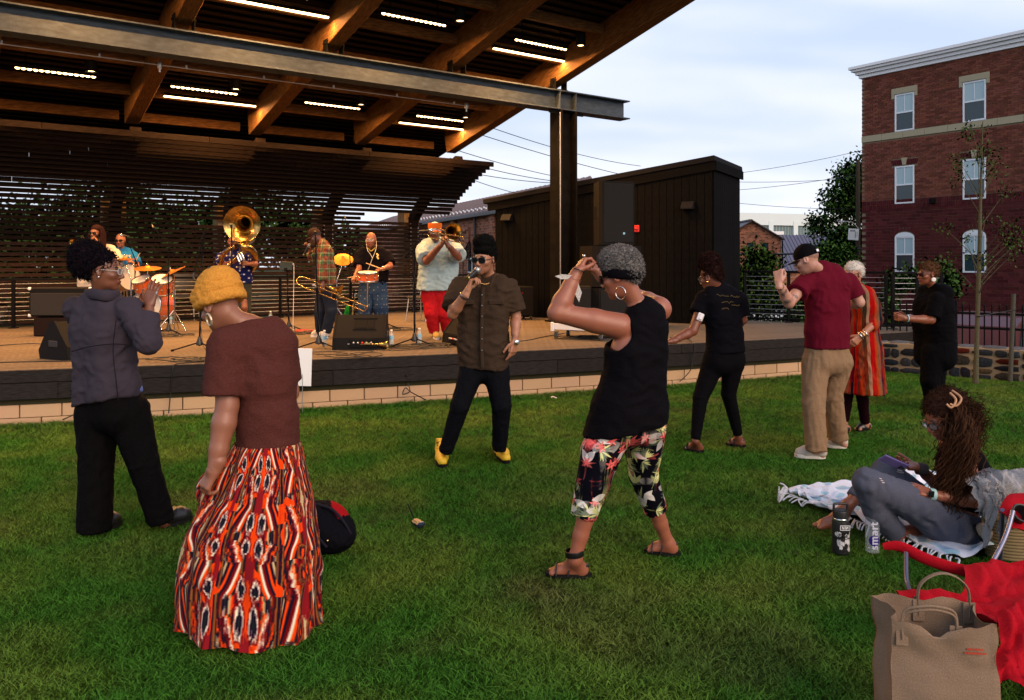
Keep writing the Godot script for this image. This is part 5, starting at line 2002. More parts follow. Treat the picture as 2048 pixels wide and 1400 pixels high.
func singer() -> void:
	var r := rig(V(-0.31, 0, -6.659), -12)
	r.skin = Color(0.500, 0.216, 0.125)
	r.torso = [[V(-0.192, 1.544, -6.5), 0.031, 0.060], [V(-0.213, 1.503, -6.5), 0.123, 0.060], [V(-0.229, 1.429, -6.5), 0.147, 0.085], [V(-0.237, 1.266, -6.5), 0.091, 0.115], [V(-0.237, 0.98, -6.5), 0.086, 0.120], [V(-0.237, 0.775, -6.5), 0.097, 0.110]]
	r.arms = [[V(-0.437, 1.47, -6.5), V(-0.468, 1.249, -6.25), V(-0.343, 1.434, -6.12)], [V(-0.012, 1.462, -6.5), V(0.033, 1.207, -6.52), V(0.024, 1.03, -6.4)]]
	r.arm_r = 0.052
	r.hands = [{"f": Vector3(0.35, 0.9, -0.1), "n": Vector3(0.85, -0.2, 0.1), "side": 1.0, "curl": [0.85, 0.95, 1.0, 1.05], "thumb": 0.5, "s": 1.02}, {"f": Vector3(-0.16, -1, 0.1), "n": Vector3(-0.75, 0, -0.6), "side": -1.0, "curl": [0.25, 0.4, 0.5, 0.55], "thumb": 0.3, "s": 1.05}]
	r.legs = [[V(-0.323, 0.775, -6.5), V(-0.417, 0.502, -6.38), V(-0.54, 0.121, -6.5)], [V(-0.131, 0.775, -6.5), V(-0.085, 0.495, -6.42), V(-0.1, 0.127, -6.6)]]
	r.leg_r = 0.068
	r.feet = [[V(-0.616, 0, -6.797), V(-0.558, 0, -6.43)], [V(-0.135, 0, -6.922), V(-0.041, 0, -6.559)]]
	look(r, V(-0.222, 1.678, -6.42), Vector3(-0.50, -0.10, 0.86), Vector3(0.04, 1, 0), 0.98)
	r.paint = {"beard": 0.22, "scalp": 0.95}
	var o := figure(r, "man singing into a microphone on the lawn in brown shirt and yellow shoes")
	var secs := [[V(-0.184, 1.523, -6.5), 0.027, 0.055], [V(-0.208, 1.495, -6.5), 0.129, 0.062], [V(-0.229, 1.429, -6.5), 0.149, 0.095], [V(-0.237, 1.266, -6.5), 0.093, 0.130], [V(-0.237, 0.98, -6.5), 0.083, 0.135], [V(-0.237, 0.734, -6.5), 0.075, 0.135]]
	var sl := [[[V(-0.433, 1.466, -6.5), V(-0.464, 1.346, -6.36), V(-0.475, 1.301, -6.3)], [0.070, 0.080, 0.084], true], [[V(-0.012, 1.462, -6.5), V(0.033, 1.258, -6.5)], [0.062, 0.082], true]]
	var sm := cl(0.060, 0.038, 0.025)
	garment(r, o, "shirt", secs, sl, [[V(-0.237, 0.792, -6.5), Vector3(-0.08, -1, 0)]], sm, 0.008, [[V(-0.358, 0.99, -6.4), 0.22, Vector3(0.3, 0.9, 0), 0.008, 13], [V(-0.097, 0.95, -6.4), 0.2, Vector3(-0.4, 0.9, 0), 0.007, 14], [V(0.004, 1.289, -6.45), 0.14, Vector3(0.2, 0.9, 0.2), 0.008, 20], [V(-0.447, 1.374, -6.35), 0.13, Vector3(0.3, 0.9, 0.2), 0.007, 20]], 0.0095)
	var col := MB.new()
	for e in [-1.0, 1.0]:
		var q := [V(-0.192, 1.54, -6.5) + Vector3(e * 0.07, 0.02, 0.0), V(-0.204, 1.53, -6.36) + Vector3(e * 0.055, 0.0, 0.0), V(-0.219, 1.491, -6.34) + Vector3(e * 0.045, -0.035, 0.015), V(-0.216, 1.514, -6.36) + Vector3(e * 0.015, -0.005, 0.0)]
		col.tube(curve([q[0] + Vector3(0, 0, -0.07), q[0], q[1], q[2]], 4), 0.014, 6, true, 0.35)
	col.tube([V(-0.228, 1.482, -6.36), V(-0.239, 1.275, -6.345), V(-0.243, 0.996, -6.34), V(-0.235, 0.817, -6.34)], 0.017, 6, true, 0.3, Vector3(0.0, 0, 1))
	wear(o, r, "collar", col, sm)
	for q in [[-0.125, 0.0], [0.115, 0.01]]:
		var pk := MB.new()
		pk.box(V(-0.24, 1.354, -6.355) + Vector3(q[0], -0.02, q[1] - 0.012), Vector3(0.125, 0.035, 0.02), Basis(UY, q[0] * -1.4), 0.006)
		wear(o, r, "pocket_flap", pk, sm)
	var bt := MB.new()
	for y in [0.0, -0.085, -0.17, -0.26, -0.35, -0.44]: bt.ball(V(-0.235, 1.396, -6.32) + Vector3(-0.004, y, 0), Vector3(0.006, 0.006, 0.003))
	wear(o, r, "buttons", bt, M.gray_metal)
	var tl := [[[V(-0.323, 0.783, -6.5), V(-0.417, 0.502, -6.38), V(-0.541, 0.112, -6.47)], [0.105, 0.074, 0.056], true], [[V(-0.131, 0.783, -6.5), V(-0.085, 0.495, -6.42), V(-0.103, 0.118, -6.55)], [0.11, 0.078, 0.060], true]]
	garment(r, o, "jeans", [[V(-0.237, 0.877, -6.5), 0.090, 0.100], [V(-0.237, 0.767, -6.5), 0.084, 0.110]], tl, [], cl(0.011, 0.012, 0.018), 0.004, leg_folds(tl[0][0], 0.007) + leg_folds(tl[1][0], 0.008), 0.0095)
	var ym := cl(0.85, 0.55, 0.015, 0.5)
	for i in 2:
		var s := shoe(r, o, r.feet[i][0] + Vector3(0, 0, -0.06), r.feet[i][1] + Vector3(0, 0, 0.03), ym, M.sole_black, 0.053, 0.14, 0.03)
		var lc := MB.new()
		var d: Vector3 = (r.feet[i][1] - r.feet[i][0]).normalized()
		var sd := d.cross(UY)
		for k in 4: lc.tube([r.feet[i][0] + d * (0.065 + k * 0.022) + Vector3(0, 0.128 - k * 0.019, 0) - sd * 0.032, r.feet[i][0] + d * (0.075 + k * 0.022) + Vector3(0, 0.138 - k * 0.019, 0), r.feet[i][0] + d * (0.065 + k * 0.022) + Vector3(0, 0.128 - k * 0.019, 0) + sd * 0.032], 0.006, 5)
		part("laces", put(lc, r.at), M.frame_black, s)
	wear(o, r, "hair", hair(r, [[Vector3(0, 0.085, -0.022), Vector3(0.089, 0.085, 0.10)], [Vector3(0, 0.150, 0.005), Vector3(0.090, 0.062, 0.092)], [Vector3(0, 0.03, -0.05), Vector3(0.083, 0.085, 0.072)], [Vector3(0, 0.052, -0.026), Vector3(0.086, 0.078, 0.088)], [Vector3(0, 0.09, 0.02), Vector3(0.080, 0.05, 0.078)]], 0.003, 3000, 0.009, 0.004, Color(0.005, 0.0045, 0.005), 5), M.hair)
	glasses(r, o, M.frame_black, M.lens_dark, 0.030, 0.022, 0.0034, 0.75)
	var wl: Vector3 = V(0.02, 1.014, -6.4)
	band(r, o, "watch_strap", wl, Vector3(0, 1, 0), 0.032, 0.022, M.frame_black)
	var wf := MB.new()
	wf.lathe([Vector2(0.001, 0.008), Vector2(0.018, 0.008), Vector2(0.022, 0.0), Vector2(0.022, -0.004)], wl + Vector3(0.02, 0, 0.03), fit(Vector3(0, 1, 0), Vector3(0.5, 0, 0.8)), 16)
	wear(o, r, "watch_face", wf, M.silver)
	for y in [0.0, 0.013]: band(r, o, "bracelet", V(-0.371, 1.387, -6.15) + Vector3(y * 0.4, y, 0), Vector3(0.5, 0.85, 0.3), 0.036, 0.008, M.silver if y > 0 else M.frame_black, 0.004)
	var ch := MB.new()
	for k in 9:
		var a := (k - 4) * 0.2
		ch.ball(V(-0.215, 1.483, -6.34) + Vector3(sin(a) * 0.042, -0.022 * cos(a) + 0.02, cos(a) * 0.02 - 0.015), Vector3(0.005, 0.007, 0.004))
	wear(o, r, "necklace", ch, M.gold)
	mic_prop("wireless microphone held by the singer on the lawn", V(-0.334, 1.536, -6.04), V(-0.258, 1.604, -6.12))

func mic_prop(label: String, a: Vector3, b: Vector3) -> void:
	var o := thing("microphone", label, "microphone", a)
	var d := (b - a).normalized()
	var l := a.distance_to(b)
	var h := MB.new()
	h.tube([Z0, d * l * 0.15, d * l * 0.72], [0.015, 0.016, 0.02], 12)
	part("handle", h, M.plastic, o)
	var g := MB.new()
	g.ball(d * l * 0.88, Vector3(0.027, 0.027, 0.027))
	part("grille", g, M.gray_metal, o)
	var c := MB.new()
	c.tube([d * l * -0.04, d * l * 0.05], 0.0165, 12)
	part("ring", c, M.gold, o)

func jacket_woman() -> void:
	var r := rig(V(-2.392, 0, -4.913), 150)
	r.skin = Color(0.250, 0.092, 0.050)
	r.torso = [[V(-2.53, 1.459, -4.9), 0.004, 0.060], [V(-2.53, 1.428, -4.9), 0.080, 0.060], [V(-2.527, 1.36, -4.9), 0.105, 0.100], [V(-2.524, 1.237, -4.9), 0.091, 0.125], [V(-2.512, 1.052, -4.9), 0.083, 0.125], [V(-2.496, 0.806, -4.9), 0.073, 0.140]]
	r.arms = [[V(-2.3, 1.378, -4.8), V(-2.17, 1.173, -4.74), V(-2.207, 1.388, -4.84)], [V(-2.742, 1.367, -5), V(-2.79, 1.101, -5.32), V(-2.507, 1.32, -5.3)]]
	r.arm_r = 0.05
	r.hands = [{"f": Vector3(0.08, 1, -0.25), "n": Vector3(0.15, 0.1, -1), "side": 1.0, "curl": [0.22, 0.2, 0.25, 0.32], "thumb": 0.1, "spread": 0.2, "s": 1.02}, {"f": Vector3(0.5, 0.8, 0), "n": Vector3(0.2, -0.2, 1), "side": -1.0, "curl": [0.3, 0.3, 0.3, 0.3], "s": 0.95}]
	r.legs = [[V(-2.361, 0.744, -4.9), V(-2.268, 0.42, -4.9), V(-2.185, 0.056, -4.95)], [V(-2.581, 0.735, -4.95), V(-2.564, 0.405, -4.9), V(-2.554, 0.057, -4.87)]]
	r.leg_r = 0.07
	r.feet = [[V(-2.176, 0, -4.95), V(-2.123, 0, -5.045)], [V(-2.554, 0, -4.84), V(-2.519, 0, -4.95)]]
	look(r, V(-2.491, 1.598, -4.86), Vector3(0.95, -0.04, -0.18), Vector3(-0.06, 1, 0), 0.98)
	r.paint = {"brow": Color(0.006, 0.005, 0.005)}
	var o := figure(r, "woman clapping in a charcoal knit jacket, seen from behind, hair in puff")
	var m := cl(0.060, 0.050, 0.068, 0.95, null, 9.0)
	var secs := [[V(-2.527, 1.447, -4.9), 0.015, 0.070], [V(-2.53, 1.422, -4.9), 0.076, 0.070], [V(-2.527, 1.354, -4.9), 0.095, 0.115], [V(-2.524, 1.237, -4.9), 0.082, 0.145], [V(-2.512, 1.052, -4.9), 0.071, 0.145], [V(-2.499, 0.898, -4.9), 0.074, 0.155], [V(-2.499, 0.713, -4.9), 0.075, 0.160]]
	var sl := [[[V(-2.306, 1.372, -4.8), V(-2.167, 1.179, -4.74), V(-2.198, 1.341, -4.82)], [0.082, 0.072, 0.056], true], [[V(-2.736, 1.361, -5), V(-2.78, 1.103, -5.3), V(-2.54, 1.297, -5.3)], [0.08, 0.068, 0.056], true]]
	garment(r, o, "jacket", secs, sl, [[V(-2.57, 0.787, -4.9), Vector3(0.16, -1, 0.12)]], m, 0.007, [[V(-2.322, 1.155, -4.8), 0.25, Vector3(-0.7, 0.7, 0), 0.012, 13], [V(-2.179, 1.223, -4.72), 0.16, Vector3(0.6, 0.7, 0), 0.010, 18], [V(-2.551, 0.951, -4.75), 0.3, Vector3(0.5, 0.9, 0), 0.006, 9]], 0.0095)
	var seam := MB.new()
	seam.tube(curve([V(-2.626, 1.122, -4.74), V(-2.49, 1.157, -4.69), V(-2.352, 1.173, -4.68), V(-2.272, 1.161, -4.74)], 4), 0.0035, 5)
	seam.tube(curve([V(-2.341, 1.313, -4.7), V(-2.354, 1.137, -4.69), V(-2.341, 0.958, -4.7), V(-2.339, 0.837, -4.72)], 4), 0.003, 5)
	wear(o, r, "seam", seam, cl(0.022, 0.018, 0.026))
	var col := MB.new()
	col.tube(curve([V(-2.642, 1.458, -4.93), V(-2.53, 1.463, -4.8), V(-2.431, 1.452, -4.76), V(-2.405, 1.455, -4.84), V(-2.481, 1.468, -4.98)], 5), 0.034, 8, true, 0.45, Vector3.RIGHT)
	wear(o, r, "collar", col, m)
	garment(r, o, "shirt_tail", [[V(-2.348, 0.898, -4.9), 0.004, 0.074], [V(-2.336, 0.843, -4.9), 0.004, 0.068]], [], [[V(-2.336, 0.846, -4.9), Vector3(0.2, -1, 0)]], cl(0.16, 0.22, 0.55), 0.004, [], 0.0095)
	var tl := [[[V(-2.367, 0.729, -4.9), V(-2.262, 0.425, -4.88), V(-2.174, 0.044, -4.93)], [0.128, 0.088, 0.078], true], [[V(-2.578, 0.719, -4.95), V(-2.574, 0.4, -4.92), V(-2.568, 0.002, -4.89)], [0.132, 0.098, 0.098], true]]
	garment(r, o, "trousers", [[V(-2.496, 0.852, -4.9), 0.085, 0.130], [V(-2.472, 0.729, -4.9), 0.086, 0.135]], tl, [], cl(0.010, 0.0085, 0.010), 0.006, leg_folds(tl[0][0], 0.009) + leg_folds(tl[1][0], 0.009), 0.010)
	for i in 2: shoe(r, o, r.feet[i][0], r.feet[i][1] + (r.feet[i][1] - r.feet[i][0]).normalized() * 0.10, mat(lin(0.01, 0.009, 0.01), 0.35), M.sole_black, 0.054, 0.095, 0.03)
	wear(o, r, "hair", hair(r, [[Vector3(0, 0.095, -0.105), Vector3(0.098, 0.098, 0.098)], [Vector3(0, 0.05, -0.13), Vector3(0.085, 0.09, 0.07)], [Vector3(0, 0.055, -0.03), Vector3(0.081, 0.082, 0.098)], [Vector3(0, -0.005, -0.075), Vector3(0.06, 0.05, 0.04)]], 0.006, 2200, 0.026, 0.010, Color(0.008, 0.007, 0.010), 6), M.hair)
	glasses(r, o, M.frame_pale, M.lens_clear, 0.026, 0.020, 0.0024, 0.5)
	var st := MB.new()
	for e in [-1.0, 1.0]: st.ball(hp(r, e * 0.086, -0.034, -0.006), Vector3(0.007, 0.007, 0.007))
	wear(o, r, "earring", st, M.silver)
	var rg := MB.new()
	rg.box(V(-2.146, 1.469, -4.8), Vector3(0.012, 0.024, 0.012), BI, 0.004)
	wear(o, r, "ring", rg, M.silver)

func ikat() -> ImageTexture:
	var n := noise(41, 1.0, 3)
	var pal := [Color(0.88, 0.25, 0.03), Color(0.42, 0.02, 0.05), Color(0.72, 0.62, 0.45), Color(0.11, 0.05, 0.13), Color(0.55, 0.30, 0.12), Color(0.08, 0.11, 0.13), Color(0.50, 0.08, 0.11), Color(0.86, 0.80, 0.70)]
	var w := 384; var h := 512
	var im := tex(w, h, func(x: int, y: int) -> Color:
		var u := float(x) / w * 2.5
		var v := float(y) / h * 1.9
		var rag := n.get_noise_2d(u * 60.0, v * 2.0) * 0.05 + n.get_noise_2d(u * 9.0, v * 5.0) * 0.035
		var cu := absf(fposmod(u, 1.0) - 0.5) * 2.0
		var alt := int(floor(u)) % 2
		var vv := v + rag * 1.6 + (0.5 if alt else 0.0)
		var cv := absf(fposmod(vv, 1.0) - 0.5) * 2.0
		var e := Vector2((cu - 0.22) / 0.17, (cv - 0.35) / 0.34).length() + rag
		if e < 0.35: return pal[0] if alt else pal[5]
		if e < 0.62: return pal[3]
		if e < 0.86: return pal[7] if not alt else pal[4]
		if e < 1.05: return pal[1]
		var sp := cu - 0.55 + (cv - 0.3) * 0.42 + rag * 1.3
		var b := int(floor(sp * 11.0))
		if cu > 0.30 and cu < 0.86 and cv > 0.15: return pal[[7, 1, 3, 0, 3, 2, 3, 4, 1, 5, 0][posmod(b, 11)]]
		if cu < 0.14: return pal[6] if cv > 0.6 else (pal[2] if alt else pal[0])
		var st := int(floor((cu + rag * 0.6) * 17.0))
		var big := n.get_noise_2d(u * 0.8 + 9.0, v * 1.1)
		if big > 0.16: return pal[0].lerp(pal[1], clampf(rag * 9.0, 0.0, 0.7))
		return pal[[3, 4, 1, 5, 4, 3, 6, 0, 2, 3, 5][posmod(st, 11)]]).get_image()
	im.resize(w / 3, h / 2, Image.INTERPOLATE_LANCZOS)
	im.resize(w, h, Image.INTERPOLATE_CUBIC)
	return ImageTexture.create_from_image(im)

func turban_woman() -> void:
	var r := rig(V(-1.154, 0, -3.503), 196)
	r.skin = Color(0.375, 0.146, 0.085)
	r.torso = [[V(-1.213, 1.372, -3.68), 0.004, 0.060], [V(-1.185, 1.349, -3.68), 0.053, 0.065], [V(-1.166, 1.27, -3.68), 0.069, 0.100], [V(-1.143, 1.108, -3.68), 0.020, 0.120], [V(-1.132, 0.923, -3.68), 0.024, 0.125], [V(-1.143, 0.715, -3.68), 0.033, 0.130]]
	r.arms = [[V(-1.288, 1.283, -3.6), V(-1.274, 1.01, -3.56), V(-1.308, 0.747, -3.5)], [V(-1.097, 1.262, -3.76), V(-1.054, 1.043, -3.74), V(-1.171, 0.927, -3.98)]]
	r.arm_r = 0.062
	r.hands = [{"f": Vector3(-0.45, -0.85, 0.1), "n": Vector3(0.5, -0.3, -0.7), "side": -1.0, "curl": [0.75, 0.8, 0.85, 0.9], "thumb": 0.5, "s": 1.0}, {"f": Vector3(-0.5, 0.1, -0.9), "n": Vector3(0, -1, 0), "side": 1.0, "curl": [0.4, 0.4, 0.4, 0.4], "s": 0.95}]
	r.legs = [[V(-1.213, 0.715, -3.68), V(-1.219, 0.34, -3.63), V(-1.254, 0.045, -3.6)], [V(-1.074, 0.715, -3.68), V(-1.036, 0.34, -3.63), V(-1.017, 0.033, -3.6)]]
	r.leg_r = 0.075
	r.feet = [[V(-1.338, 0, -3.644), V(-1.444, 0, -3.565)], [V(-0.996, 0, -3.649), V(-1.072, 0, -3.674)]]
	look(r, V(-1.344, 1.452, -3.66), Vector3(-0.70, -0.42, -0.42), Vector3(-0.25, 1, -0.1), 0.98)
	var o := figure(r, "woman in yellow head wrap, brown tee and bright patterned long skirt")
	var m := cl(0.105, 0.032, 0.026)
	var secs := [[V(-1.208, 1.368, -3.68), 0.004, 0.070], [V(-1.185, 1.347, -3.68), 0.055, 0.072], [V(-1.166, 1.27, -3.68), 0.059, 0.112], [V(-1.139, 1.108, -3.68), 0.009, 0.135], [V(-1.129, 0.923, -3.68), 0.013, 0.145], [V(-1.129, 0.715, -3.68), 0.027, 0.155]]
	var sl := [[[V(-1.295, 1.279, -3.6), V(-1.294, 1.054, -3.56)], [0.082, 0.088], true], [[V(-1.104, 1.257, -3.76), V(-1.073, 1.09, -3.74)], [0.084, 0.082], true]]
	garment(r, o, "tee_shirt", secs, sl, [[V(-1.132, 0.782, -3.68), Vector3(0.17, -1, 0)], [V(-1.217, 1.377, -3.68), Vector3(-0.25, 1, -0.1), 0.16]], m, 0.004, [[V(-1.186, 1.197, -3.53), 0.25, Vector3(0.8, 0.3, 0), 0.006, 9], [V(-1.075, 0.908, -3.53), 0.3, Vector3(0.2, 1, 0), 0.004, 8]], 0.009)

	var sk := MB.new()
	var pts := [V(-1.126, 0.824, -3.66), V(-1.13, 0.72, -3.66), V(-1.154, 0.576, -3.64), V(-1.179, 0.425, -3.62), V(-1.192, 0.251, -3.61), V(-1.199, 0.022, -3.61)]
	var hw := [0.147, 0.175, 0.234, 0.287, 0.311, 0.316]
	var fn := noise(43, 1.0, 2)
	sk.grid(func(u: float, v: float) -> Vector3:
		var a := u * TAU
		var f := v * 5.0
		var i := mini(int(f), 4)
		var t := f - i
		t = t * t * (3.0 - 2.0 * t) * 0.5 + t * 0.5
		var c: Vector3 = pts[i].lerp(pts[i + 1], t)
		var w: float = lerpf(hw[i], hw[i + 1], t)
		var d: float = lerpf(0.125, 0.27, pow(v, 0.7))
		var fold := (sin(a * 9.0 + fn.get_noise_2d(v * 2.0, 1.0) * 3.0) * 0.5 + fn.get_noise_2d(cos(a) * 3.0, sin(a) * 3.0 + v * 1.5)) * 0.022 * (0.25 + v)
		var pull := Z0
		var g := exp(-pow((v - 0.28) / 0.14, 2)) * exp(-pow(sin((a - PI) * 0.5) / 0.22, 2))
		pull = Vector3(-0.085, 0.0, 0.06) * g
		return c + Vector3(cos(a) * (w + fold), sin(a * 2.0) * 0.01 * v - cos(a) * 0.02 * v, -sin(a) * (d + fold)) + pull, 144, 48)
	sk.thick(0.003)
	var km := mat(Color.WHITE, 0.8, 0)
	km.albedo_texture = ikat()
	km.uv1_scale = Vector3(2.8, 1.5, 1)
	km.texture_repeat = true
	km.rim_enabled = true; km.rim = 0.1
	wear(o, r, "skirt", sk, km)
	for i in 2: shoe(r, o, r.feet[i][0], r.feet[i][1], mat(lin(0.012, 0.011, 0.013), 0.5), M.sole_black, 0.045, 0.07, 0.02)

	var f := Fld.new(r.hc - Vector3.ONE * 0.2, r.hc + Vector3.ONE * 0.2, 0.0065)
	f.ell(hp(r, 0, 0.065, -0.02), Vector3(0.098, 0.088, 0.120), r.hb, 0.03)
	f.ell(hp(r, 0.0, 0.11, -0.045), Vector3(0.082, 0.065, 0.085), r.hb, 0.04)
	for q in [[0.005, 0.028, -0.30, 0.018], [0.045, 0.026, -0.12, 0.02], [0.030, 0.022, -0.55, 0.016], [0.072, 0.022, 0.12, 0.015]]:
		var pr := Z0
		for k in 25:
			var a := TAU * k / 24
			var p := hp(r, sin(a) * 0.092, float(q[0]) + 0.018 + cos(a) * 0.115 * sin(float(q[2])) * -0.6, cos(a) * 0.113 - 0.012)
			if k > 0: f.cone(pr, p, q[1] * 0.62, q[1] * 0.62, 0.012)
			pr = p
	var tb := MB.new()
	f.to(tb)
	crease(tb, 0.004, Vector3(9, 30, 9), 44)
	wear(o, r, "head_wrap", tb, cl(0.78, 0.34, 0.055, 0.95))
	for e in [-1.0, 1.0]: hoop(r, o, hp(r, e * 0.088, -0.062, 0.0), 0.027, r.hb * Vector3(1, 0, 0.35), mat(lin(0.7, 0.55, 0.35), 0.3, 0.6), 0.0055)

func floral() -> ImageTexture:
	var rg := RandomNumberGenerator.new(); rg.seed = 51
	var w := 512
	var im := Image.create(w, w, false, Image.FORMAT_RGB8)
	im.fill(Color(0.035, 0.035, 0.07))
	var cream := Color(0.90, 0.92, 0.62); var pink := Color(0.95, 0.36, 0.38); var dark := Color(0.45, 0.50, 0.42); var wht := Color(0.92, 0.90, 0.88)
	for k in 46:
		var c := Vector2(rg.randf() * w, rg.randf() * w)
		var kind := k % 3
		var petals := 6 if kind == 0 else (9 if kind == 1 else 1)
		var a0 := rg.randf() * TAU
		for p in petals:
			var a := a0 + (TAU * p / petals if kind == 0 else (p - 4) * 0.27)
			var l := rg.randf_range(26, 40) if kind == 0 else rg.randf_range(45, 75)
			var col := pink.lerp(Color(0.98, 0.6, 0.5), rg.randf() * 0.5) if kind == 0 else (cream if rg.randf() < 0.65 else dark)
			if kind == 2: col = wht; l = 80
			var d := Vector2(cos(a), sin(a))
			var o := d.orthogonal()
			var fat := 0.18 if kind == 0 else (0.085 if kind == 1 else 0.24)
			for s in int(l):
				var t := s / l
				var wid := l * fat * sin(PI * pow(t, 0.8))
				var q := c + d * s + o * sin(t * 2.0) * l * 0.12
				for b in range(-int(wid), int(wid) + 1):
					var z := q + o * b
					im.set_pixel(posmod(int(z.x), w), posmod(int(z.y), w), col)
					im.set_pixel(posmod(int(z.x + 1), w), posmod(int(z.y), w), col)
	return ImageTexture.create_from_image(im)

func grey_woman() -> void:
	var r := rig(V(0.554, 0, -4.273), 205)
	r.skin = Color(0.425, 0.146, 0.085)
	r.torso = [[V(0.692, 1.42, -4.25), 0.010, 0.060], [V(0.706, 1.393, -4.25), 0.052, 0.065], [V(0.698, 1.319, -4.25), 0.060, 0.090], [V(0.663, 1.185, -4.25), 0.050, 0.120], [V(0.652, 1.025, -4.25), 0.045, 0.120], [V(0.625, 0.784, -4.25), 0.046, 0.140]]
	r.arms = [[V(0.571, 1.317, -4.2), V(0.235, 1.389, -4.15), V(0.338, 1.592, -4.2)], [V(0.804, 1.398, -4.35), V(0.707, 1.46, -4.72), V(0.489, 1.596, -4.52)]]
	r.arm_r = 0.062
	r.hands = [{"f": Vector3(0.42, 0.75, -0.35), "n": Vector3(0.75, -0.45, -0.2), "side": -1.0, "curl": [0.95, 1.0, 1.0, 1.0], "thumb": 0.6, "s": 0.98}, {"f": Vector3(-0.55, 0.7, -0.1), "n": Vector3(-0.5, -0.7, -0.3), "side": 1.0, "curl": [0.9, 0.95, 1.0, 1.0], "thumb": 0.5, "s": 0.96}]
	r.legs = [[V(0.512, 0.794, -4.2), V(0.429, 0.515, -4.16), V(0.328, 0.109, -4.14)], [V(0.725, 0.774, -4.3), V(0.716, 0.482, -4.38), V(0.883, 0.065, -4.5)]]
	r.leg_r = 0.082
	r.feet = [[V(0.39, 0, -4.191), V(0.196, 0, -4.204)], [V(0.924, 0, -4.508), V(0.776, 0, -4.539)]]
	look(r, V(0.576, 1.581, -4.24), Vector3(-0.84, -0.22, -0.42), Vector3(-0.10, 1, 0), 1.0)
	r.paint = {"brow": Color(0.10, 0.09, 0.09)}
	var o := figure(r, "grey haired woman dancing with raised hands in black top and floral leggings")
	var secs := [[V(0.703, 1.404, -4.25), 0.013, 0.068], [V(0.711, 1.372, -4.25), 0.041, 0.075], [V(0.703, 1.292, -4.25), 0.049, 0.100], [V(0.663, 1.172, -4.25), 0.046, 0.135], [V(0.652, 1.025, -4.25), 0.035, 0.145], [V(0.631, 0.878, -4.25), 0.048, 0.170], [V(0.604, 0.69, -4.25), 0.062, 0.190]]
	var m := cl(0.0095, 0.008, 0.0125)
	garment(r, o, "sleeveless_top", secs, [], [[V(0.615, 0.765, -4.25), Vector3(0.15, -1, 0)]], m, 0.005, [[V(0.627, 1.003, -4.05), 0.35, Vector3(0.4, 0.9, 0), 0.006, 7], [V(0.712, 1.33, -4.1), 0.2, Vector3(0.5, 0.8, 0), 0.006, 12]], 0.0095, 0.03, [[V(0.547, 1.277, -4.18), Vector3(0.078, 0.088, 0.13)]])
	var tl := [[[V(0.539, 0.794, -4.2), V(0.468, 0.654, -4.18), V(0.424, 0.501, -4.16), V(0.371, 0.324, -4.15)], [0.112, 0.106, 0.086, 0.068], true], [[V(0.719, 0.774, -4.3), V(0.718, 0.629, -4.34), V(0.724, 0.482, -4.38), V(0.804, 0.265, -4.44)], [0.118, 0.100, 0.078, 0.064], true]]
	var fm := mat(Color.WHITE, 0.8, 0, floral(), Vector3(2.1, 2.1, 2.1), T.weave_n, 0.3)
	garment(r, o, "leggings", [[V(0.623, 0.864, -4.25), 0.051, 0.130], [V(0.62, 0.784, -4.25), 0.052, 0.135]], tl, [], fm, 0.002, [], 0.0095)
	for i in 2: sandal(r, o, i, M.sole_black, mat(lin(0.012, 0.011, 0.012), 0.5), 0.03)
	wear(o, r, "hair", hair(r, [[Vector3(0, 0.068, -0.02), Vector3(0.086, 0.083, 0.108)], [Vector3(0, 0.10, 0.0), Vector3(0.075, 0.06, 0.09)], [Vector3(0, 0.03, -0.075), Vector3(0.075, 0.085, 0.055)]], 0.006, 4200, 0.017, 0.006, Color(0.16, 0.15, 0.145), 8), M.hair)
	var hb := MB.new()
	var ps := []
	for k in 25:
		var a := TAU * k / 24
		ps.append(hp(r, sin(a) * 0.0885, 0.012 + cos(a) * 0.032, cos(a) * 0.104 - 0.018))
	hb.tube(ps, 0.026, 8, false, 0.25, r.hb.x)
	wear(o, r, "head_band", hb, m)
	glasses(r, o, M.frame_black, M.lens_dark, 0.030, 0.023, 0.003, 0.6)
	hoop(r, o, hp(r, 0.092, -0.088, -0.012), 0.034, r.hb.x + r.hb.z * 0.4, M.silver, 0.0028)
	band(r, o, "watch", V(0.328, 1.56, -4.2), Vector3(-0.35, -0.9, 0.1), 0.033, 0.03, M.silver)
	band(r, o, "hair_tie", V(0.353, 1.61, -4.19), Vector3(-0.35, -0.9, 0.1), 0.032, 0.006, M.frame_black)
	band(r, o, "fitness_band", V(0.325, 0.14, -4.14), Vector3(0.1, -1, 0), 0.046, 0.03, M.frame_black)
	var kn := MB.new()
	kn.prism([Vector2(0.03, 0.008), Vector2(-0.05, 0.014), Vector2(-0.085, 0.004), Vector2(-0.05, -0.012), Vector2(0.03, -0.012)], V(0.309, 1.577, -4.165), BI, 0.006)
	kn.prism([Vector2(0, 0), Vector2(0.02, -0.05), Vector2(0.005, -0.10), Vector2(-0.02, -0.05)], V(0.346, 1.545, -4.165), BI, 0.006)
	wear(o, r, "wrist_cloth", kn, cl(0.7, 0.66, 0.62))
	var rg := MB.new()
	rg.ball(r.arms[0][2] + Vector3(0.42, 0.75, -0.35).normalized() * 0.1 + Vector3(0.0, 0.015, 0.01), Vector3(0.01, 0.008, 0.008))
	wear(o, r, "ring", rg, M.silver)

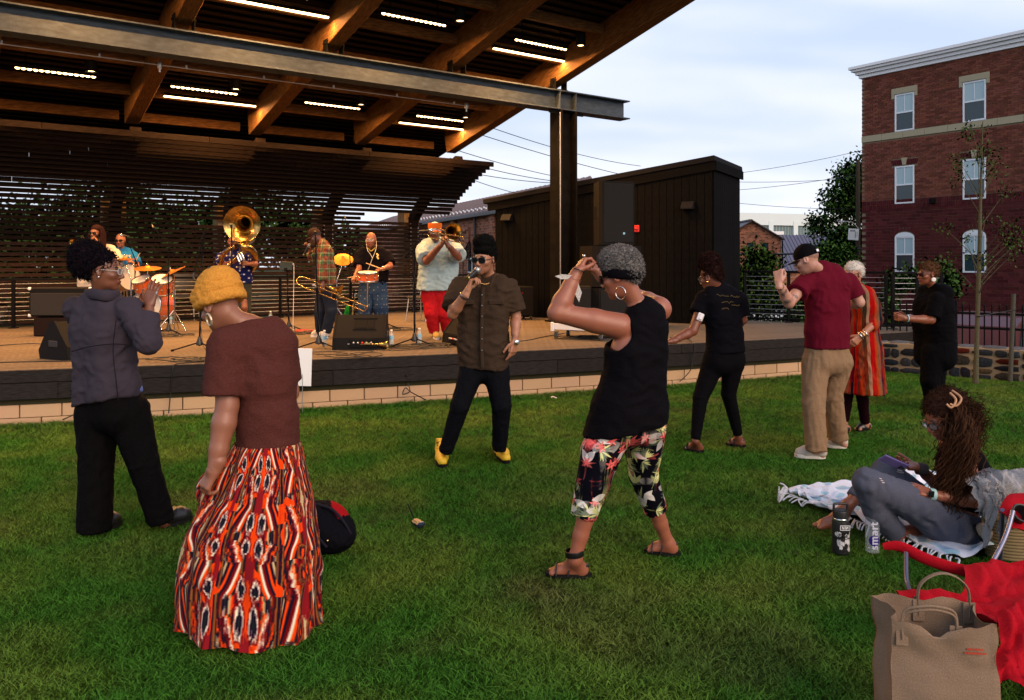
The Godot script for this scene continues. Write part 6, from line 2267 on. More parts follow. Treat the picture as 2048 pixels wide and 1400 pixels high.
func sandal(r: Rig, o: Node3D, i: int, sole: Material, strap: Material, heel_h: float) -> void:
	var hl: Vector3 = r.feet[i][0]; var toe: Vector3 = r.feet[i][1]
	var d := toe - hl
	var l := d.length() + 0.03
	var F := d.normalized()
	var S := F.cross(UY).normalized()
	var st := MB.new()
	for k in 2:
		var q := hl + F * (l * (0.70 - k * 0.27))
		var arc := []
		for i2 in 9:
			var t := PI * i2 / 8.0
			arc.append(q + S * cos(t) * 0.044 + Vector3(0, 0.012 + sin(t) * (0.045 + k * 0.034), 0) + F * sin(t) * -0.02 * k)
		st.tube(arc, 0.011, 6, true, 0.4, F)
	var hs := []
	for i2 in 9:
		var t := PI * i2 / 8.0
		hs.append(hl + F * (0.075 - sin(t) * 0.085) + S * cos(t) * 0.040 + Vector3(0, 0.058, 0))
	st.tube(hs, 0.008, 6)
	var so := wear(o, r, "sandal", st, strap)
	var sm := MB.new()
	var poly := []
	for k in 20:
		var a := TAU * k / 20
		var x := cos(a); var y := sin(a)
		poly.append(Vector2(l * 0.5 - 0.02 + x * (l * 0.5 + 0.012), y * 0.043 * (0.95 + 0.12 * x)))
	sm.prism(poly, hl + Vector3(0, 0.008, 0), Basis(F, S, F.cross(S)), 0.02)
	sm.box(hl + F * 0.03 + Vector3(0, -heel_h * 0.3, 0), Vector3(0.07, heel_h, 0.07), Basis(F, UY, -S), 0.006)
	part("sole", put(sm, r.at), sole, so)

func tee_woman() -> void:
	var r := rig(V(1.838, 0, -7.11), 205)
	r.skin = Color(0.237, 0.076, 0.040)
	r.torso = [[V(1.814, 1.425, -7), 0.016, 0.060], [V(1.823, 1.395, -7), 0.089, 0.060], [V(1.84, 1.324, -7), 0.105, 0.090], [V(1.858, 1.148, -7), 0.054, 0.110], [V(1.871, 1.007, -7), 0.048, 0.115], [V(1.871, 0.796, -7), 0.061, 0.130]]
	r.arms = [[V(1.699, 1.342, -7), V(1.571, 1.06, -6.9), V(1.358, 0.988, -6.75)], [V(1.999, 1.342, -7), V(2.044, 1.145, -7.05), V(2.011, 1.035, -7.3)]]
	r.arm_r = 0.05
	r.hands = [{"f": Vector3(-0.9, -0.1, 0.2), "n": Vector3(0, -1, 0), "side": -1.0, "curl": [0.4, 0.4, 0.4, 0.4]}, {"f": Vector3(-0.5, 0, -0.9), "n": Vector3(0, -1, 0), "side": 1.0}]
	r.legs = [[V(1.779, 0.796, -7), V(1.644, 0.47, -6.95), V(1.593, 0.105, -6.9)], [V(1.946, 0.796, -7), V(1.92, 0.488, -7.05), V(2.037, 0.085, -7.15)]]
	r.leg_r = 0.062
	r.feet = [[V(1.654, 0, -6.959), V(1.539, 0, -7.034)], [V(2.077, 0, -7.149), V(1.968, 0, -7.227)]]
	look(r, V(1.743, 1.523, -6.98), Vector3(-0.72, -0.25, -0.6), Vector3(-0.1, 1, 0), 0.95)
	var o := figure(r, "woman dancing in black tee and leggings with a white arm patch")
	var m := cl(0.0085, 0.008, 0.014)
	var secs := [[V(1.818, 1.417, -7), 0.027, 0.068], [V(1.827, 1.386, -7), 0.091, 0.072], [V(1.84, 1.315, -7), 0.098, 0.105], [V(1.858, 1.148, -7), 0.046, 0.130], [V(1.875, 1.007, -7), 0.036, 0.135], [V(1.88, 0.774, -7), 0.043, 0.155]]
	var sl := [[[V(1.691, 1.333, -7), V(1.622, 1.204, -6.95)], [0.075, 0.078], true], [[V(1.999, 1.333, -7), V(2.037, 1.198, -7.04)], [0.07, 0.072], true]]
	garment(r, o, "tee_shirt", secs, sl, [[V(1.88, 0.866, -7), Vector3(0.04, -1, 0)]], m, 0.005, [[V(1.835, 1.021, -6.85), 0.25, Vector3(0.2, 1, 0), 0.007, 12]], 0.0105)
	var pr := MB.new()
	var rg := RandomNumberGenerator.new(); rg.seed = 61
	for q in [[1414, 589, 46, 0.3], [1464, 592, 20, 0.2], [1430, 606, 40, -0.05], [1440, 617, 20, 0.1], [1466, 612, 18, 0.0], [1454, 626, 16, 0.1]]:
		var ps := []
		for k in 14: ps.append(V(-0.006, 1.653, -0.01) * 0.0 + Vector3((float(q[0]) + float(q[2]) * k / 13.0 - 1024.0) / 1590.0 * 6.855, 1.65 - (float(q[1]) + float(q[3]) * k - 526.0 + rg.randf_range(-2.2, 2.2)) / 1590.0 * 6.855, -6.868 - absf(float(q[0]) + float(q[2]) * k / 13.0 - 1444.0) * 0.0016))
		pr.tube(curve(ps, 3), 0.003, 4, true)
	wear(o, r, "signature_print", pr, mat(lin(0.10, 0.075, 0.035), 0.8))
	var tl := [[[V(1.787, 0.796, -7), V(1.648, 0.47, -6.95), V(1.593, 0.122, -6.9)], [0.105, 0.066, 0.042], true], [[V(1.95, 0.796, -7), V(1.92, 0.488, -7.05), V(2.027, 0.112, -7.13)], [0.10, 0.064, 0.042], true]]
	garment(r, o, "leggings", [[V(1.875, 0.906, -7), 0.056, 0.125], [V(1.871, 0.787, -7), 0.060, 0.135]], tl, [], cl(0.008, 0.0075, 0.011), 0.002, leg_folds(tl[0][0], 0.004) + leg_folds(tl[1][0], 0.004), 0.0105)
	for i in 2: sandal(r, o, i, M.sole_black, M.frame_black, 0.03)
	wear(o, r, "hair", hair(r, [[Vector3(0, 0.055, -0.035), Vector3(0.078, 0.075, 0.088)], [Vector3(0, 0.13, -0.03), Vector3(0.088, 0.075, 0.088)], [Vector3(0, 0.17, -0.03), Vector3(0.07, 0.05, 0.07)], [Vector3(0, 0.0, -0.085), Vector3(0.055, 0.05, 0.03)]], 0.008, 1700, 0.035, 0.012, Color(0.022, 0.010, 0.008), 9), M.hair)
	glasses(r, o, M.frame_black, M.lens_clear)
	var st := MB.new()
	for e in [-1.0, 1.0]: st.ball(hp(r, e * 0.088, -0.036, -0.004), Vector3(0.008, 0.012, 0.008))
	wear(o, r, "earring", st, M.gold)
	var pa := MB.new()
	pa.box(Z0, Vector3(0.058, 0.07, 0.014), BI, 0.006)
	pa.box(Vector3(0, 0, 0.008), Vector3(0.038, 0.05, 0.014), BI, 0.005)
	var pm := part("arm_patch", pa, mat(lin(0.75, 0.73, 0.78), 0.4), o)
	pm.transform = Transform3D(Basis(UY, 0.25) * Basis(Vector3.BACK, -0.4), V(1.631, 1.183, -6.88) - r.at)

func red_shirt_man() -> void:
	var r := rig(V(2.725, 0, -6.922), 192)
	r.skin = Color(0.650, 0.335, 0.250)
	r.torso = [[V(2.652, 1.607, -6.8), 0.017, 0.060], [V(2.677, 1.573, -6.8), 0.091, 0.065], [V(2.694, 1.479, -6.8), 0.099, 0.100], [V(2.694, 1.291, -6.8), 0.061, 0.120], [V(2.694, 1.077, -6.8), 0.056, 0.125], [V(2.694, 0.82, -6.8), 0.059, 0.130]]
	r.arms = [[V(2.496, 1.497, -6.75), V(2.3, 1.318, -6.6), V(2.166, 1.488, -6.45)], [V(2.899, 1.495, -6.85), V(2.994, 1.31, -6.85), V(2.953, 1.269, -7.05)]]
	r.arm_r = 0.054
	r.hands = [{"f": Vector3(0.02, 0.95, -0.25), "n": Vector3(0.6, 0.2, -0.75), "side": -1.0, "curl": [1.2, 1.25, 1.3, 1.3], "thumb": 0.8, "s": 1.08}, {"f": Vector3(-0.7, 0.1, -0.7), "n": Vector3(-0.5, -0.5, 0.5), "side": 1.0, "curl": [1.2, 1.2, 1.2, 1.2]}]
	r.legs = [[V(2.6, 0.799, -6.8), V(2.549, 0.458, -6.72), V(2.554, 0.087, -6.68)], [V(2.818, 0.793, -6.85), V(2.777, 0.504, -6.9), V(2.87, 0.109, -7)]]
	r.leg_r = 0.072
	r.feet = [[V(2.642, 0, -6.71), V(2.413, 0, -6.779)], [V(2.979, 0, -7.091), V(2.823, 0, -7.149)]]
	look(r, V(2.489, 1.675, -6.72), Vector3(-0.80, -0.34, -0.45), Vector3(-0.22, 1, -0.1), 1.0)
	r.paint = {"brow": Color(0.10, 0.05, 0.03), "scalp": 0.55, "beard": 0.3, "ink": [[V(2.174, 1.451, -6.45), 0.028], [V(2.212, 1.389, -6.49), 0.02], [V(2.259, 1.334, -6.53), 0.024], [V(2.349, 1.368, -6.6), 0.02], [V(2.23, 1.418, -6.47), 0.016]]}
	var o := figure(r, "man in maroon tee, khaki trousers and black cap with tattooed raised arm")
	var secs := [[V(2.656, 1.599, -6.8), 0.025, 0.070], [V(2.682, 1.569, -6.8), 0.089, 0.075], [V(2.694, 1.479, -6.8), 0.097, 0.115], [V(2.694, 1.291, -6.8), 0.049, 0.145], [V(2.694, 1.077, -6.8), 0.043, 0.150], [V(2.694, 0.82, -6.8), 0.047, 0.155]]
	var sl := [[[V(2.508, 1.497, -6.76), V(2.388, 1.399, -6.66)], [0.078, 0.088], true], [[V(2.895, 1.495, -6.85), V(2.964, 1.365, -6.86)], [0.076, 0.086], true]]
	garment(r, o, "tee_shirt", secs, sl, [[V(2.694, 0.923, -6.8), Vector3(0.01, -1, 0)]], cl(0.135, 0.006, 0.020), 0.005, [[V(2.557, 1.343, -6.6), 0.35, Vector3(0.9, 0.25, 0), 0.008, 7], [V(2.806, 1.422, -6.7), 0.2, Vector3(0.8, 0.5, 0), 0.008, 14]], 0.0105, 0.03, [], Vector3(8, 3, 8))
	var tl := [[[V(2.6, 0.812, -6.8), V(2.549, 0.458, -6.72), V(2.559, 0.07, -6.68)], [0.115, 0.092, 0.082], true], [[V(2.822, 0.806, -6.85), V(2.777, 0.504, -6.9), V(2.875, 0.1, -7)], [0.11, 0.088, 0.080], true]]
	garment(r, o, "trousers", [[V(2.694, 0.949, -6.8), 0.059, 0.130], [V(2.699, 0.812, -6.8), 0.058, 0.140]], tl, [], cl(0.32, 0.20, 0.115), 0.006, leg_folds(tl[0][0], 0.012) + leg_folds(tl[1][0], 0.012), 0.0105)
	var sm := cl(0.6, 0.55, 0.5, 0.7)
	for i in 2: shoe(r, o, r.feet[i][0], r.feet[i][1], sm, M.sole_white, 0.056, 0.09, 0.03)
	cap_hat(r, o, cl(0.008, 0.007, 0.010), cl(0.008, 0.007, 0.010))
	var tag_ := MB.new()
	tag_.box(hp(r, 0.045, 0.045, -0.118), Vector3(0.034, 0.022, 0.004), r.hb * Basis(UY, PI - 0.35), 0.001)
	wear(o, r, "cap_label", tag_, M.white)

func stripes() -> ImageTexture:
	var rg := RandomNumberGenerator.new(); rg.seed = 71
	var pal := [Color(0.62, 0.04, 0.04), Color(0.66, 0.06, 0.05), Color(0.62, 0.24, 0.07), Color(0.08, 0.20, 0.20), Color(0.45, 0.30, 0.22), Color(0.06, 0.05, 0.14), Color(0.55, 0.03, 0.04), Color(0.30, 0.18, 0.07), Color(0.60, 0.46, 0.36)]
	var row := []
	var k := 0
	while row.size() < 256:
		var c: Color = pal[k % 9]
		k += 1 + rg.randi() % 3
		for i in rg.randi_range(3, 15): row.append(c)
	return tex(256, 8, func(x: int, _y: int) -> Color: return row[x])

func striped_woman() -> void:
	var r := rig(V(3.434, 0, -7.902), -68)
	r.skin = Color(0.500, 0.205, 0.120)
	r.torso = [[V(3.375, 1.405, -7.8), 0.020, 0.060], [V(3.385, 1.365, -7.8), 0.100, 0.069], [V(3.395, 1.238, -7.8), 0.110, 0.108], [V(3.4, 1.042, -7.8), 0.070, 0.108], [V(3.4, 0.796, -7.8), 0.090, 0.128]]
	r.arms = [[V(3.334, 1.332, -7.9), V(3.351, 1.076, -8), V(3.259, 0.935, -7.9)], [V(3.421, 1.323, -7.65), V(3.507, 1.092, -7.65), V(3.292, 0.961, -7.5)]]
	r.arm_r = 0.045
	r.hands = [{"f": Vector3(-0.5, -0.6, 0.3), "n": Vector3(0.3, -0.5, 0.5), "side": 1.0}, {"f": Vector3(-0.75, -0.65, 0.1), "n": Vector3(-0.4, -0.3, -0.8), "side": -1.0, "curl": [0.5, 0.55, 0.6, 0.6]}]
	r.legs = [[V(3.362, 0.766, -7.85), V(3.302, 0.453, -7.8), V(3.283, 0.06, -7.85)], [V(3.431, 0.778, -7.75), V(3.38, 0.468, -7.7), V(3.491, 0.05, -7.85)]]
	r.leg_r = 0.056
	r.feet = [[V(3.285, 0, -7.762), V(3.107, 0, -7.671)], [V(3.548, 0, -7.902), V(3.388, 0, -7.808)]]
	look(r, V(3.324, 1.538, -7.75), Vector3(-0.88, -0.08, 0.36), Vector3(-0.05, 1, 0), 0.92)
	r.paint = {"brow": Color(0.3, 0.28, 0.26)}
	var o := figure(r, "white haired woman in a red striped long tunic and dark leggings")
	var m := mat(Color.WHITE, 0.85, 0, stripes(), Vector3(1.9, 0.1, 1.9), T.weave_n, 0.4)
	var secs := [[V(3.375, 1.395, -7.8), 0.030, 0.068], [V(3.39, 1.346, -7.8), 0.110, 0.078], [V(3.395, 1.228, -7.8), 0.120, 0.118], [V(3.4, 1.042, -7.8), 0.090, 0.118], [V(3.4, 0.796, -7.8), 0.110, 0.142], [V(3.385, 0.355, -7.8), 0.150, 0.170]]
	var sl := [[[V(3.425, 1.322, -7.66), V(3.507, 1.102, -7.65), V(3.427, 1.033, -7.6)], [0.07, 0.058, 0.052], true], [[V(3.334, 1.322, -7.9), V(3.351, 1.086, -8)], [0.065, 0.055], true]]
	garment(r, o, "tunic", secs, sl, [[V(3.385, 0.389, -7.8), Vector3(0.05, -1, 0)]], m, 0.008, [[V(3.351, 0.627, -7.6), 0.4, Vector3(0.9, 0.2, 0.2), 0.012, 6]], 0.0115, 0.03, [[V(3.27, 0.439, -7.58), Vector3(0.05, 0.26, 0.09)]], Vector3(9, 2, 9))
	var tl := [[[V(3.362, 0.766, -7.85), V(3.302, 0.453, -7.8), V(3.283, 0.09, -7.85)], [0.09, 0.062, 0.042], true], [[V(3.431, 0.778, -7.75), V(3.38, 0.468, -7.7), V(3.486, 0.075, -7.85)], [0.09, 0.064, 0.044], true]]
	garment(r, o, "leggings", [], tl, [], cl(0.028, 0.004, 0.010), 0.002, [], 0.0115)
	for i in 2: shoe(r, o, r.feet[i][0], r.feet[i][1], M.frame_black, M.sole_black, 0.042, 0.05, 0.014)
	wear(o, r, "hair", hair(r, [[Vector3(0, 0.065, -0.02), Vector3(0.082, 0.075, 0.10)], [Vector3(0, 0.03, -0.06), Vector3(0.079, 0.075, 0.06)]], 0.004, 700, 0.018, 0.004, Color(0.55, 0.52, 0.48), 10), M.hair)
	glasses(r, o, M.frame_black, M.lens_dark, 0.030, 0.022, 0.003, 0.5)
	for k in 3: band(r, o, "bracelet", V(3.292, 0.966, -7.5) + Vector3(0.02 * k, 0.012 * k, 0.01 * k), Vector3(0.7, 0.5, 0.3), 0.034, 0.012, M.silver if k != 1 else M.gold, 0.006)

func black_woman() -> void:
	var r := rig(Vector3(4.55, 0, -9.0), -78)
	r.skin = Color(0.300, 0.092, 0.045)
	r.torso = [[V(4.772, 1.378, -9), 0.020, 0.060], [V(4.789, 1.333, -9), 0.110, 0.080], [V(4.772, 1.175, -9), 0.090, 0.130], [V(4.772, 0.948, -9), 0.080, 0.140], [V(4.794, 0.665, -9), 0.080, 0.140]]
	r.arms = [[V(4.693, 1.263, -8.8), V(4.627, 1.02, -8.78), V(4.301, 1.043, -8.7)], [V(4.872, 1.245, -9.2), V(4.84, 0.987, -9.25), V(4.559, 1.019, -9.2)]]
	r.arm_r = 0.058
	r.hands = [{"f": Vector3(-0.95, 0.1, 0.1), "n": Vector3(-0.2, 0.2, -0.9), "side": -1.0, "curl": [1.1, 1.15, 1.2, 1.2], "thumb": 0.6, "s": 1.0}, {"f": Vector3(-0.95, 0.1, 0), "n": Vector3(0, 0, 1), "side": 1.0, "curl": [1.1, 1.15, 1.2, 1.2]}]
	r.legs = [[V(4.724, 0.62, -8.9), V(4.68, 0.343, -8.88), V(4.751, 0.04, -8.95)], [V(4.853, 0.597, -9.1), V(4.83, 0.311, -9.1), V(4.953, 0.018, -9.2)]]
	r.leg_r = 0.075
	r.feet = [[V(4.8, 0.003, -9), V(4.649, 0.006, -8.95)], [V(4.965, -0.016, -9.2), V(4.849, -0.022, -9.2)]]
	for q in r.feet:
		q[0].y = 0.0; q[1].y = 0.0
	look(r, V(4.688, 1.52, -8.98), Vector3(-0.97, -0.04, 0.16), Vector3(0.05, 1, 0), 1.0)
	r.paint = {"lip": Color(0.30, 0.05, 0.05)}
	var o := figure(r, "woman in plain black clothes facing sideways with white disc earring")
	var secs := [[V(4.777, 1.361, -9), 0.040, 0.070], [V(4.794, 1.316, -9), 0.130, 0.100], [V(4.772, 1.163, -9), 0.100, 0.155], [V(4.772, 0.948, -9), 0.090, 0.165], [V(4.794, 0.722, -9), 0.090, 0.160], [V(4.8, 0.495, -9), 0.090, 0.155]]
	var sl := [[[V(4.699, 1.252, -8.8), V(4.638, 1.054, -8.78)], [0.078, 0.085], true], [[V(4.872, 1.233, -9.2), V(4.84, 1.022, -9.25)], [0.07, 0.078], true]]
	garment(r, o, "tee_shirt", secs, sl, [[V(4.794, 0.563, -9), Vector3(0.02, -1, 0)]], cl(0.0065, 0.006, 0.009), 0.006, [], 0.0115)
	var tl := [[[V(4.724, 0.648, -8.9), V(4.669, 0.343, -8.88), V(4.751, 0.04, -8.95)], [0.13, 0.10, 0.085], true], [[V(4.865, 0.626, -9.1), V(4.842, 0.311, -9.1), V(4.959, 0.018, -9.2)], [0.13, 0.10, 0.085], true]]
	garment(r, o, "trousers", [[V(4.789, 0.722, -9), 0.100, 0.160], [V(4.789, 0.597, -9), 0.100, 0.165]], tl, [], cl(0.006, 0.006, 0.009), 0.004, leg_folds(tl[0][0], 0.006), 0.0115)
	for i in 2: shoe(r, o, r.feet[i][0], r.feet[i][1], M.frame_black, M.sole_black)
	wear(o, r, "hair", hair(r, [[Vector3(0, 0.062, -0.025), Vector3(0.081, 0.078, 0.10)], [Vector3(0, 0.03, -0.07), Vector3(0.076, 0.075, 0.06)], [Vector3(0, 0.075, -0.12), Vector3(0.04, 0.04, 0.035)]], 0.004, 900, 0.03, 0.008, Color(0.085, 0.042, 0.022), 11), M.hair)
	glasses(r, o, M.frame_black, M.lens_dark, 0.030, 0.020, 0.003, 0.6)
	var er := MB.new()
	er.lathe([Vector2(0.001, 0.004), Vector2(0.022, 0.004), Vector2(0.024, 0.0), Vector2(0.022, -0.004), Vector2(0.001, -0.004)], hp(r, 0.094, -0.055, -0.012), fit(UY, Vector3(-0.2, 0, 1)), 18)
	wear(o, r, "earring", er, mat(lin(0.8, 0.78, 0.76), 0.4))
	band(r, o, "bracelet", V(4.328, 1.043, -8.7), Vector3(-1, 0.05, 0), 0.037, 0.01, mat(lin(0.35, 0.6, 0.62), 0.5))

func seated_woman() -> void:
	var r := rig(V(2.549, 0, -4.736), -62)
	r.skin = Color(0.338, 0.113, 0.060)
	r.torso = [[V(2.618, 0.593, -4.72), 0.020, 0.042], [V(2.654, 0.558, -4.72), 0.090, 0.059], [V(2.675, 0.451, -4.72), 0.090, 0.071], [V(2.666, 0.287, -4.72), 0.070, 0.071], [V(2.636, 0.154, -4.72), 0.080, 0.083], [V(2.6, 0.071, -4.72), 0.090, 0.105]]
	r.arms = [[V(2.604, 0.558, -4.58), V(2.644, 0.288, -4.55), V(2.389, 0.337, -4.5)], [V(2.682, 0.487, -4.88), V(2.712, 0.212, -4.98), V(2.477, 0.405, -4.85)]]
	r.arm_r = 0.048
	r.hands = [{"f": Vector3(-0.95, 0.30, 0.0), "n": Vector3(-0.15, -0.7, -0.5), "side": -1.0, "curl": [0.35, 0.4, 0.45, 0.5], "thumb": 0.2, "s": 0.98}, {"f": Vector3(-0.9, 0.15, 0.2), "n": Vector3(0.1, 0.85, 0.4), "side": 1.0, "curl": [0.35, 0.4, 0.5, 0.6], "thumb": 0.1, "s": 0.98}]
	r.legs = [[V(2.531, 0.127, -4.62), V(2.007, 0.416, -4.5), V(2.226, 0.064, -4.62)], [V(2.626, 0.052, -4.85), V(2.322, 0.361, -4.95), V(2.056, 0.158, -4.88)]]
	r.leg_r = 0.085
	r.feet = [[V(2.274, 0.056, -4.66), V(2.468, 0.001, -4.75)], [V(2.044, 0.122, -4.88), V(1.845, 0.116, -4.84)]]
	for q in r.feet:
		q[0].y = 0.03; q[1].y = 0.03
	look(r, V(2.536, 0.734, -4.7), Vector3(-0.84, -0.45, 0.22), Vector3(-0.30, 1, 0.1), 0.98)
	var o := figure(r, "woman with long curly hair sitting on a blanket looking at her phone")
	garment(r, o, "tank_top", [[V(2.642, 0.546, -4.72), 0.060, 0.030], [V(2.663, 0.516, -4.72), 0.080, 0.059], [V(2.678, 0.439, -4.72), 0.085, 0.077], [V(2.669, 0.287, -4.72), 0.070, 0.080], [V(2.636, 0.139, -4.72), 0.070, 0.080]], [], [[V(2.654, 0.207, -4.72), Vector3(-0.2, -1, 0)]], cl(0.008, 0.0075, 0.011), 0.003, [[V(2.607, 0.394, -4.6), 0.2, Vector3(0.2, 1, 0), 0.006, 14]], 0.009, 0.03, [[V(2.621, 0.568, -4.6), Vector3(0.055, 0.07, 0.08)]])
	var tl := [[[V(2.54, 0.122, -4.62), V(2.312, 0.268, -4.56), V(2.009, 0.41, -4.5), V(2.088, 0.233, -4.56), V(2.232, 0.081, -4.62)], [0.128, 0.105, 0.078, 0.072, 0.06], true], [[V(2.641, 0.042, -4.86), V(2.329, 0.355, -4.95), V(2.111, 0.192, -4.9)], [0.12, 0.076, 0.058], true]]
	var jm := cl(0.105, 0.115, 0.16, 0.85, null, 6.0)
	garment(r, o, "jeans", [[V(2.636, 0.172, -4.72), 0.080, 0.083], [V(2.6, 0.071, -4.72), 0.090, 0.107]], tl, [[Vector3(0, 0.012, 0), Vector3(0, -1, 0)], [V(2.648, 0.195, -4.72), Vector3(0.35, 0.95, 0), 0.22]], jm, 0.005, [[V(2.366, 0.195, -4.5), 0.25, Vector3(0.9, 0.4, 0), 0.009, 13], [V(2.004, 0.393, -4.45), 0.16, Vector3(0.7, 0.5, 0), 0.007, 20]], 0.009)
	for q in [[V(2.045, 0.431, -4.437), 0.034, 0.5], [V(2.116, 0.398, -4.462), 0.022, 0.6], [V(2.379, 0.359, -4.875), 0.03, 0.3]]:
		var rp := MB.new()
		for k in 5: rp.tube([q[0] + Vector3(-float(q[1]) * (1.0 - absf(k - 2) * 0.25), (k - 2) * 0.011, 0), q[0] + Vector3(float(q[1]) * (1.0 - absf(k - 2) * 0.25), (k - 2) * 0.011 - 0.008, 0.0)], 0.0035, 5)
		wear(o, r, "ripped_threads", rp, cl(0.7, 0.6, 0.58))

	var rg := RandomNumberGenerator.new(); rg.seed = 81
	var hm := hair(r, [[Vector3(0, 0.06, -0.03), Vector3(0.088, 0.083, 0.102)], [Vector3(0, 0.05, -0.11), Vector3(0.10, 0.09, 0.075)], [Vector3(0, -0.03, -0.13), Vector3(0.105, 0.09, 0.07)], [Vector3(0.05, -0.09, -0.09), Vector3(0.07, 0.09, 0.06)]], 0.007, 900, 0.04, 0.012, Color(0.030, 0.014, 0.009), 12)
	var tips: Array = [V(2.472, 0.337, -4.55), V(2.538, 0.385, -4.58), V(2.641, 0.612, -4.66), V(2.734, 0.635, -4.72), V(2.54, 0.496, -4.6)]
	for i in 950:
		var a := rg.randf_range(-1.2, 1.2)
		var st := hp(r, sin(a * 1.3) * 0.088 + rg.randfn() * 0.01, rg.randf_range(-0.02, 0.12), -0.06 - cos(a) * 0.09 + rg.randf_range(0.0, 0.09))
		var front_ := rg.randf() < 0.55
		var en: Vector3 = (tips[rg.randi() % 2] if front_ else tips[2 + rg.randi() % 3]) + Vector3(rg.randfn() * 0.035, rg.randfn() * 0.06, rg.randfn() * 0.04)
		var mid := st.lerp(en, 0.5) + (Vector3(0.02, 0.02, 0.12) if front_ else Vector3(0.06, 0.03, 0.02)) + Vector3(rg.randfn(), rg.randfn(), rg.randfn()) * 0.02
		var cen := curve([st, mid, en], 17)
		var ph := rg.randf() * TAU
		var ps := []
		for k in cen.size(): ps.append(cen[k] + Vector3(cos(ph + k * 1.25), 0.5 * sin(ph + k * 1.25 + 1.0), sin(ph + k * 1.25)) * 0.0105 * minf(1.0, k * 0.1))
		var g := rg.randf_range(0.6, 1.6) + (0.9 if front_ else 0.0) * rg.randf()
		hm.col = Color(0.034 * g, 0.016 * g, 0.009 * g)
		hm.tube(ps, 0.0022, 3, false)
	wear(o, r, "hair", hm, M.hair)
	var cp := MB.new()
	for k in 2:
		cp.tube(curve([V(2.545, 0.895, -4.62) + Vector3(0.03 * k, 0.008 * k, -0.03 * k), V(2.558, 0.861, -4.58) + Vector3(0.03 * k, 0.01 * k, 0), V(2.526, 0.819, -4.57) + Vector3(0.028 * k, 0.01 * k, 0), V(2.503, 0.838, -4.58) + Vector3(0.02 * k, 0, 0)], 4), 0.007, 6)
	wear(o, r, "hair_clip", cp, mat(lin(0.42, 0.22, 0.11), 0.35))
	glasses(r, o, M.frame_black, M.lens_clear, 0.028, 0.022, 0.0028, 0.4)
	band(r, o, "watch_band", V(2.377, 0.34, -4.5), Vector3(-1, 0.16, 0), 0.030, 0.03, mat(lin(0.3, 0.5, 0.5), 0.5))
	var wf := MB.new()
	wf.box(V(2.354, 0.353, -4.462), Vector3(0.032, 0.036, 0.012), Basis(Vector3.BACK, -0.15), 0.004)
	wear(o, r, "watch_face", wf, M.lens_dark)
	band(r, o, "wrist_band", V(2.498, 0.393, -4.85), Vector3(-1, 0.2, 0), 0.033, 0.055, cl(0.10, 0.08, 0.08))
	var ph := thing("phone", "purple cased phone in the hand of the seated curly haired woman", "phone", V(2.275, 0.461, -4.74))
	var pb := Basis(Vector3.BACK, -0.42) * Basis(Vector3.RIGHT, -0.65)
	var pm := MB.new()
	pm.box(Z0, Vector3(0.158, 0.010, 0.078), pb, 0.004)
	part("case", pm, mat(lin(0.16, 0.12, 0.36), 0.4), ph)
	var sc := MB.new()
	sc.box(pb * Vector3(0, 0.006, 0), Vector3(0.148, 0.003, 0.07), pb)
	part("screen", sc, M.lens_dark, ph)
	var ln := MB.new()
	for q in [[0.05, -0.02], [0.05, 0.0], [0.066, -0.01]]: ln.lathe([Vector2(0.001, 0.003), Vector2(0.008, 0.003), Vector2(0.009, 0)], pb * Vector3(q[0], -0.005, q[1]), Basis(pb.x, -pb.y, -pb.z), 10)
	part("camera_lens", ln, M.frame_black, ph)

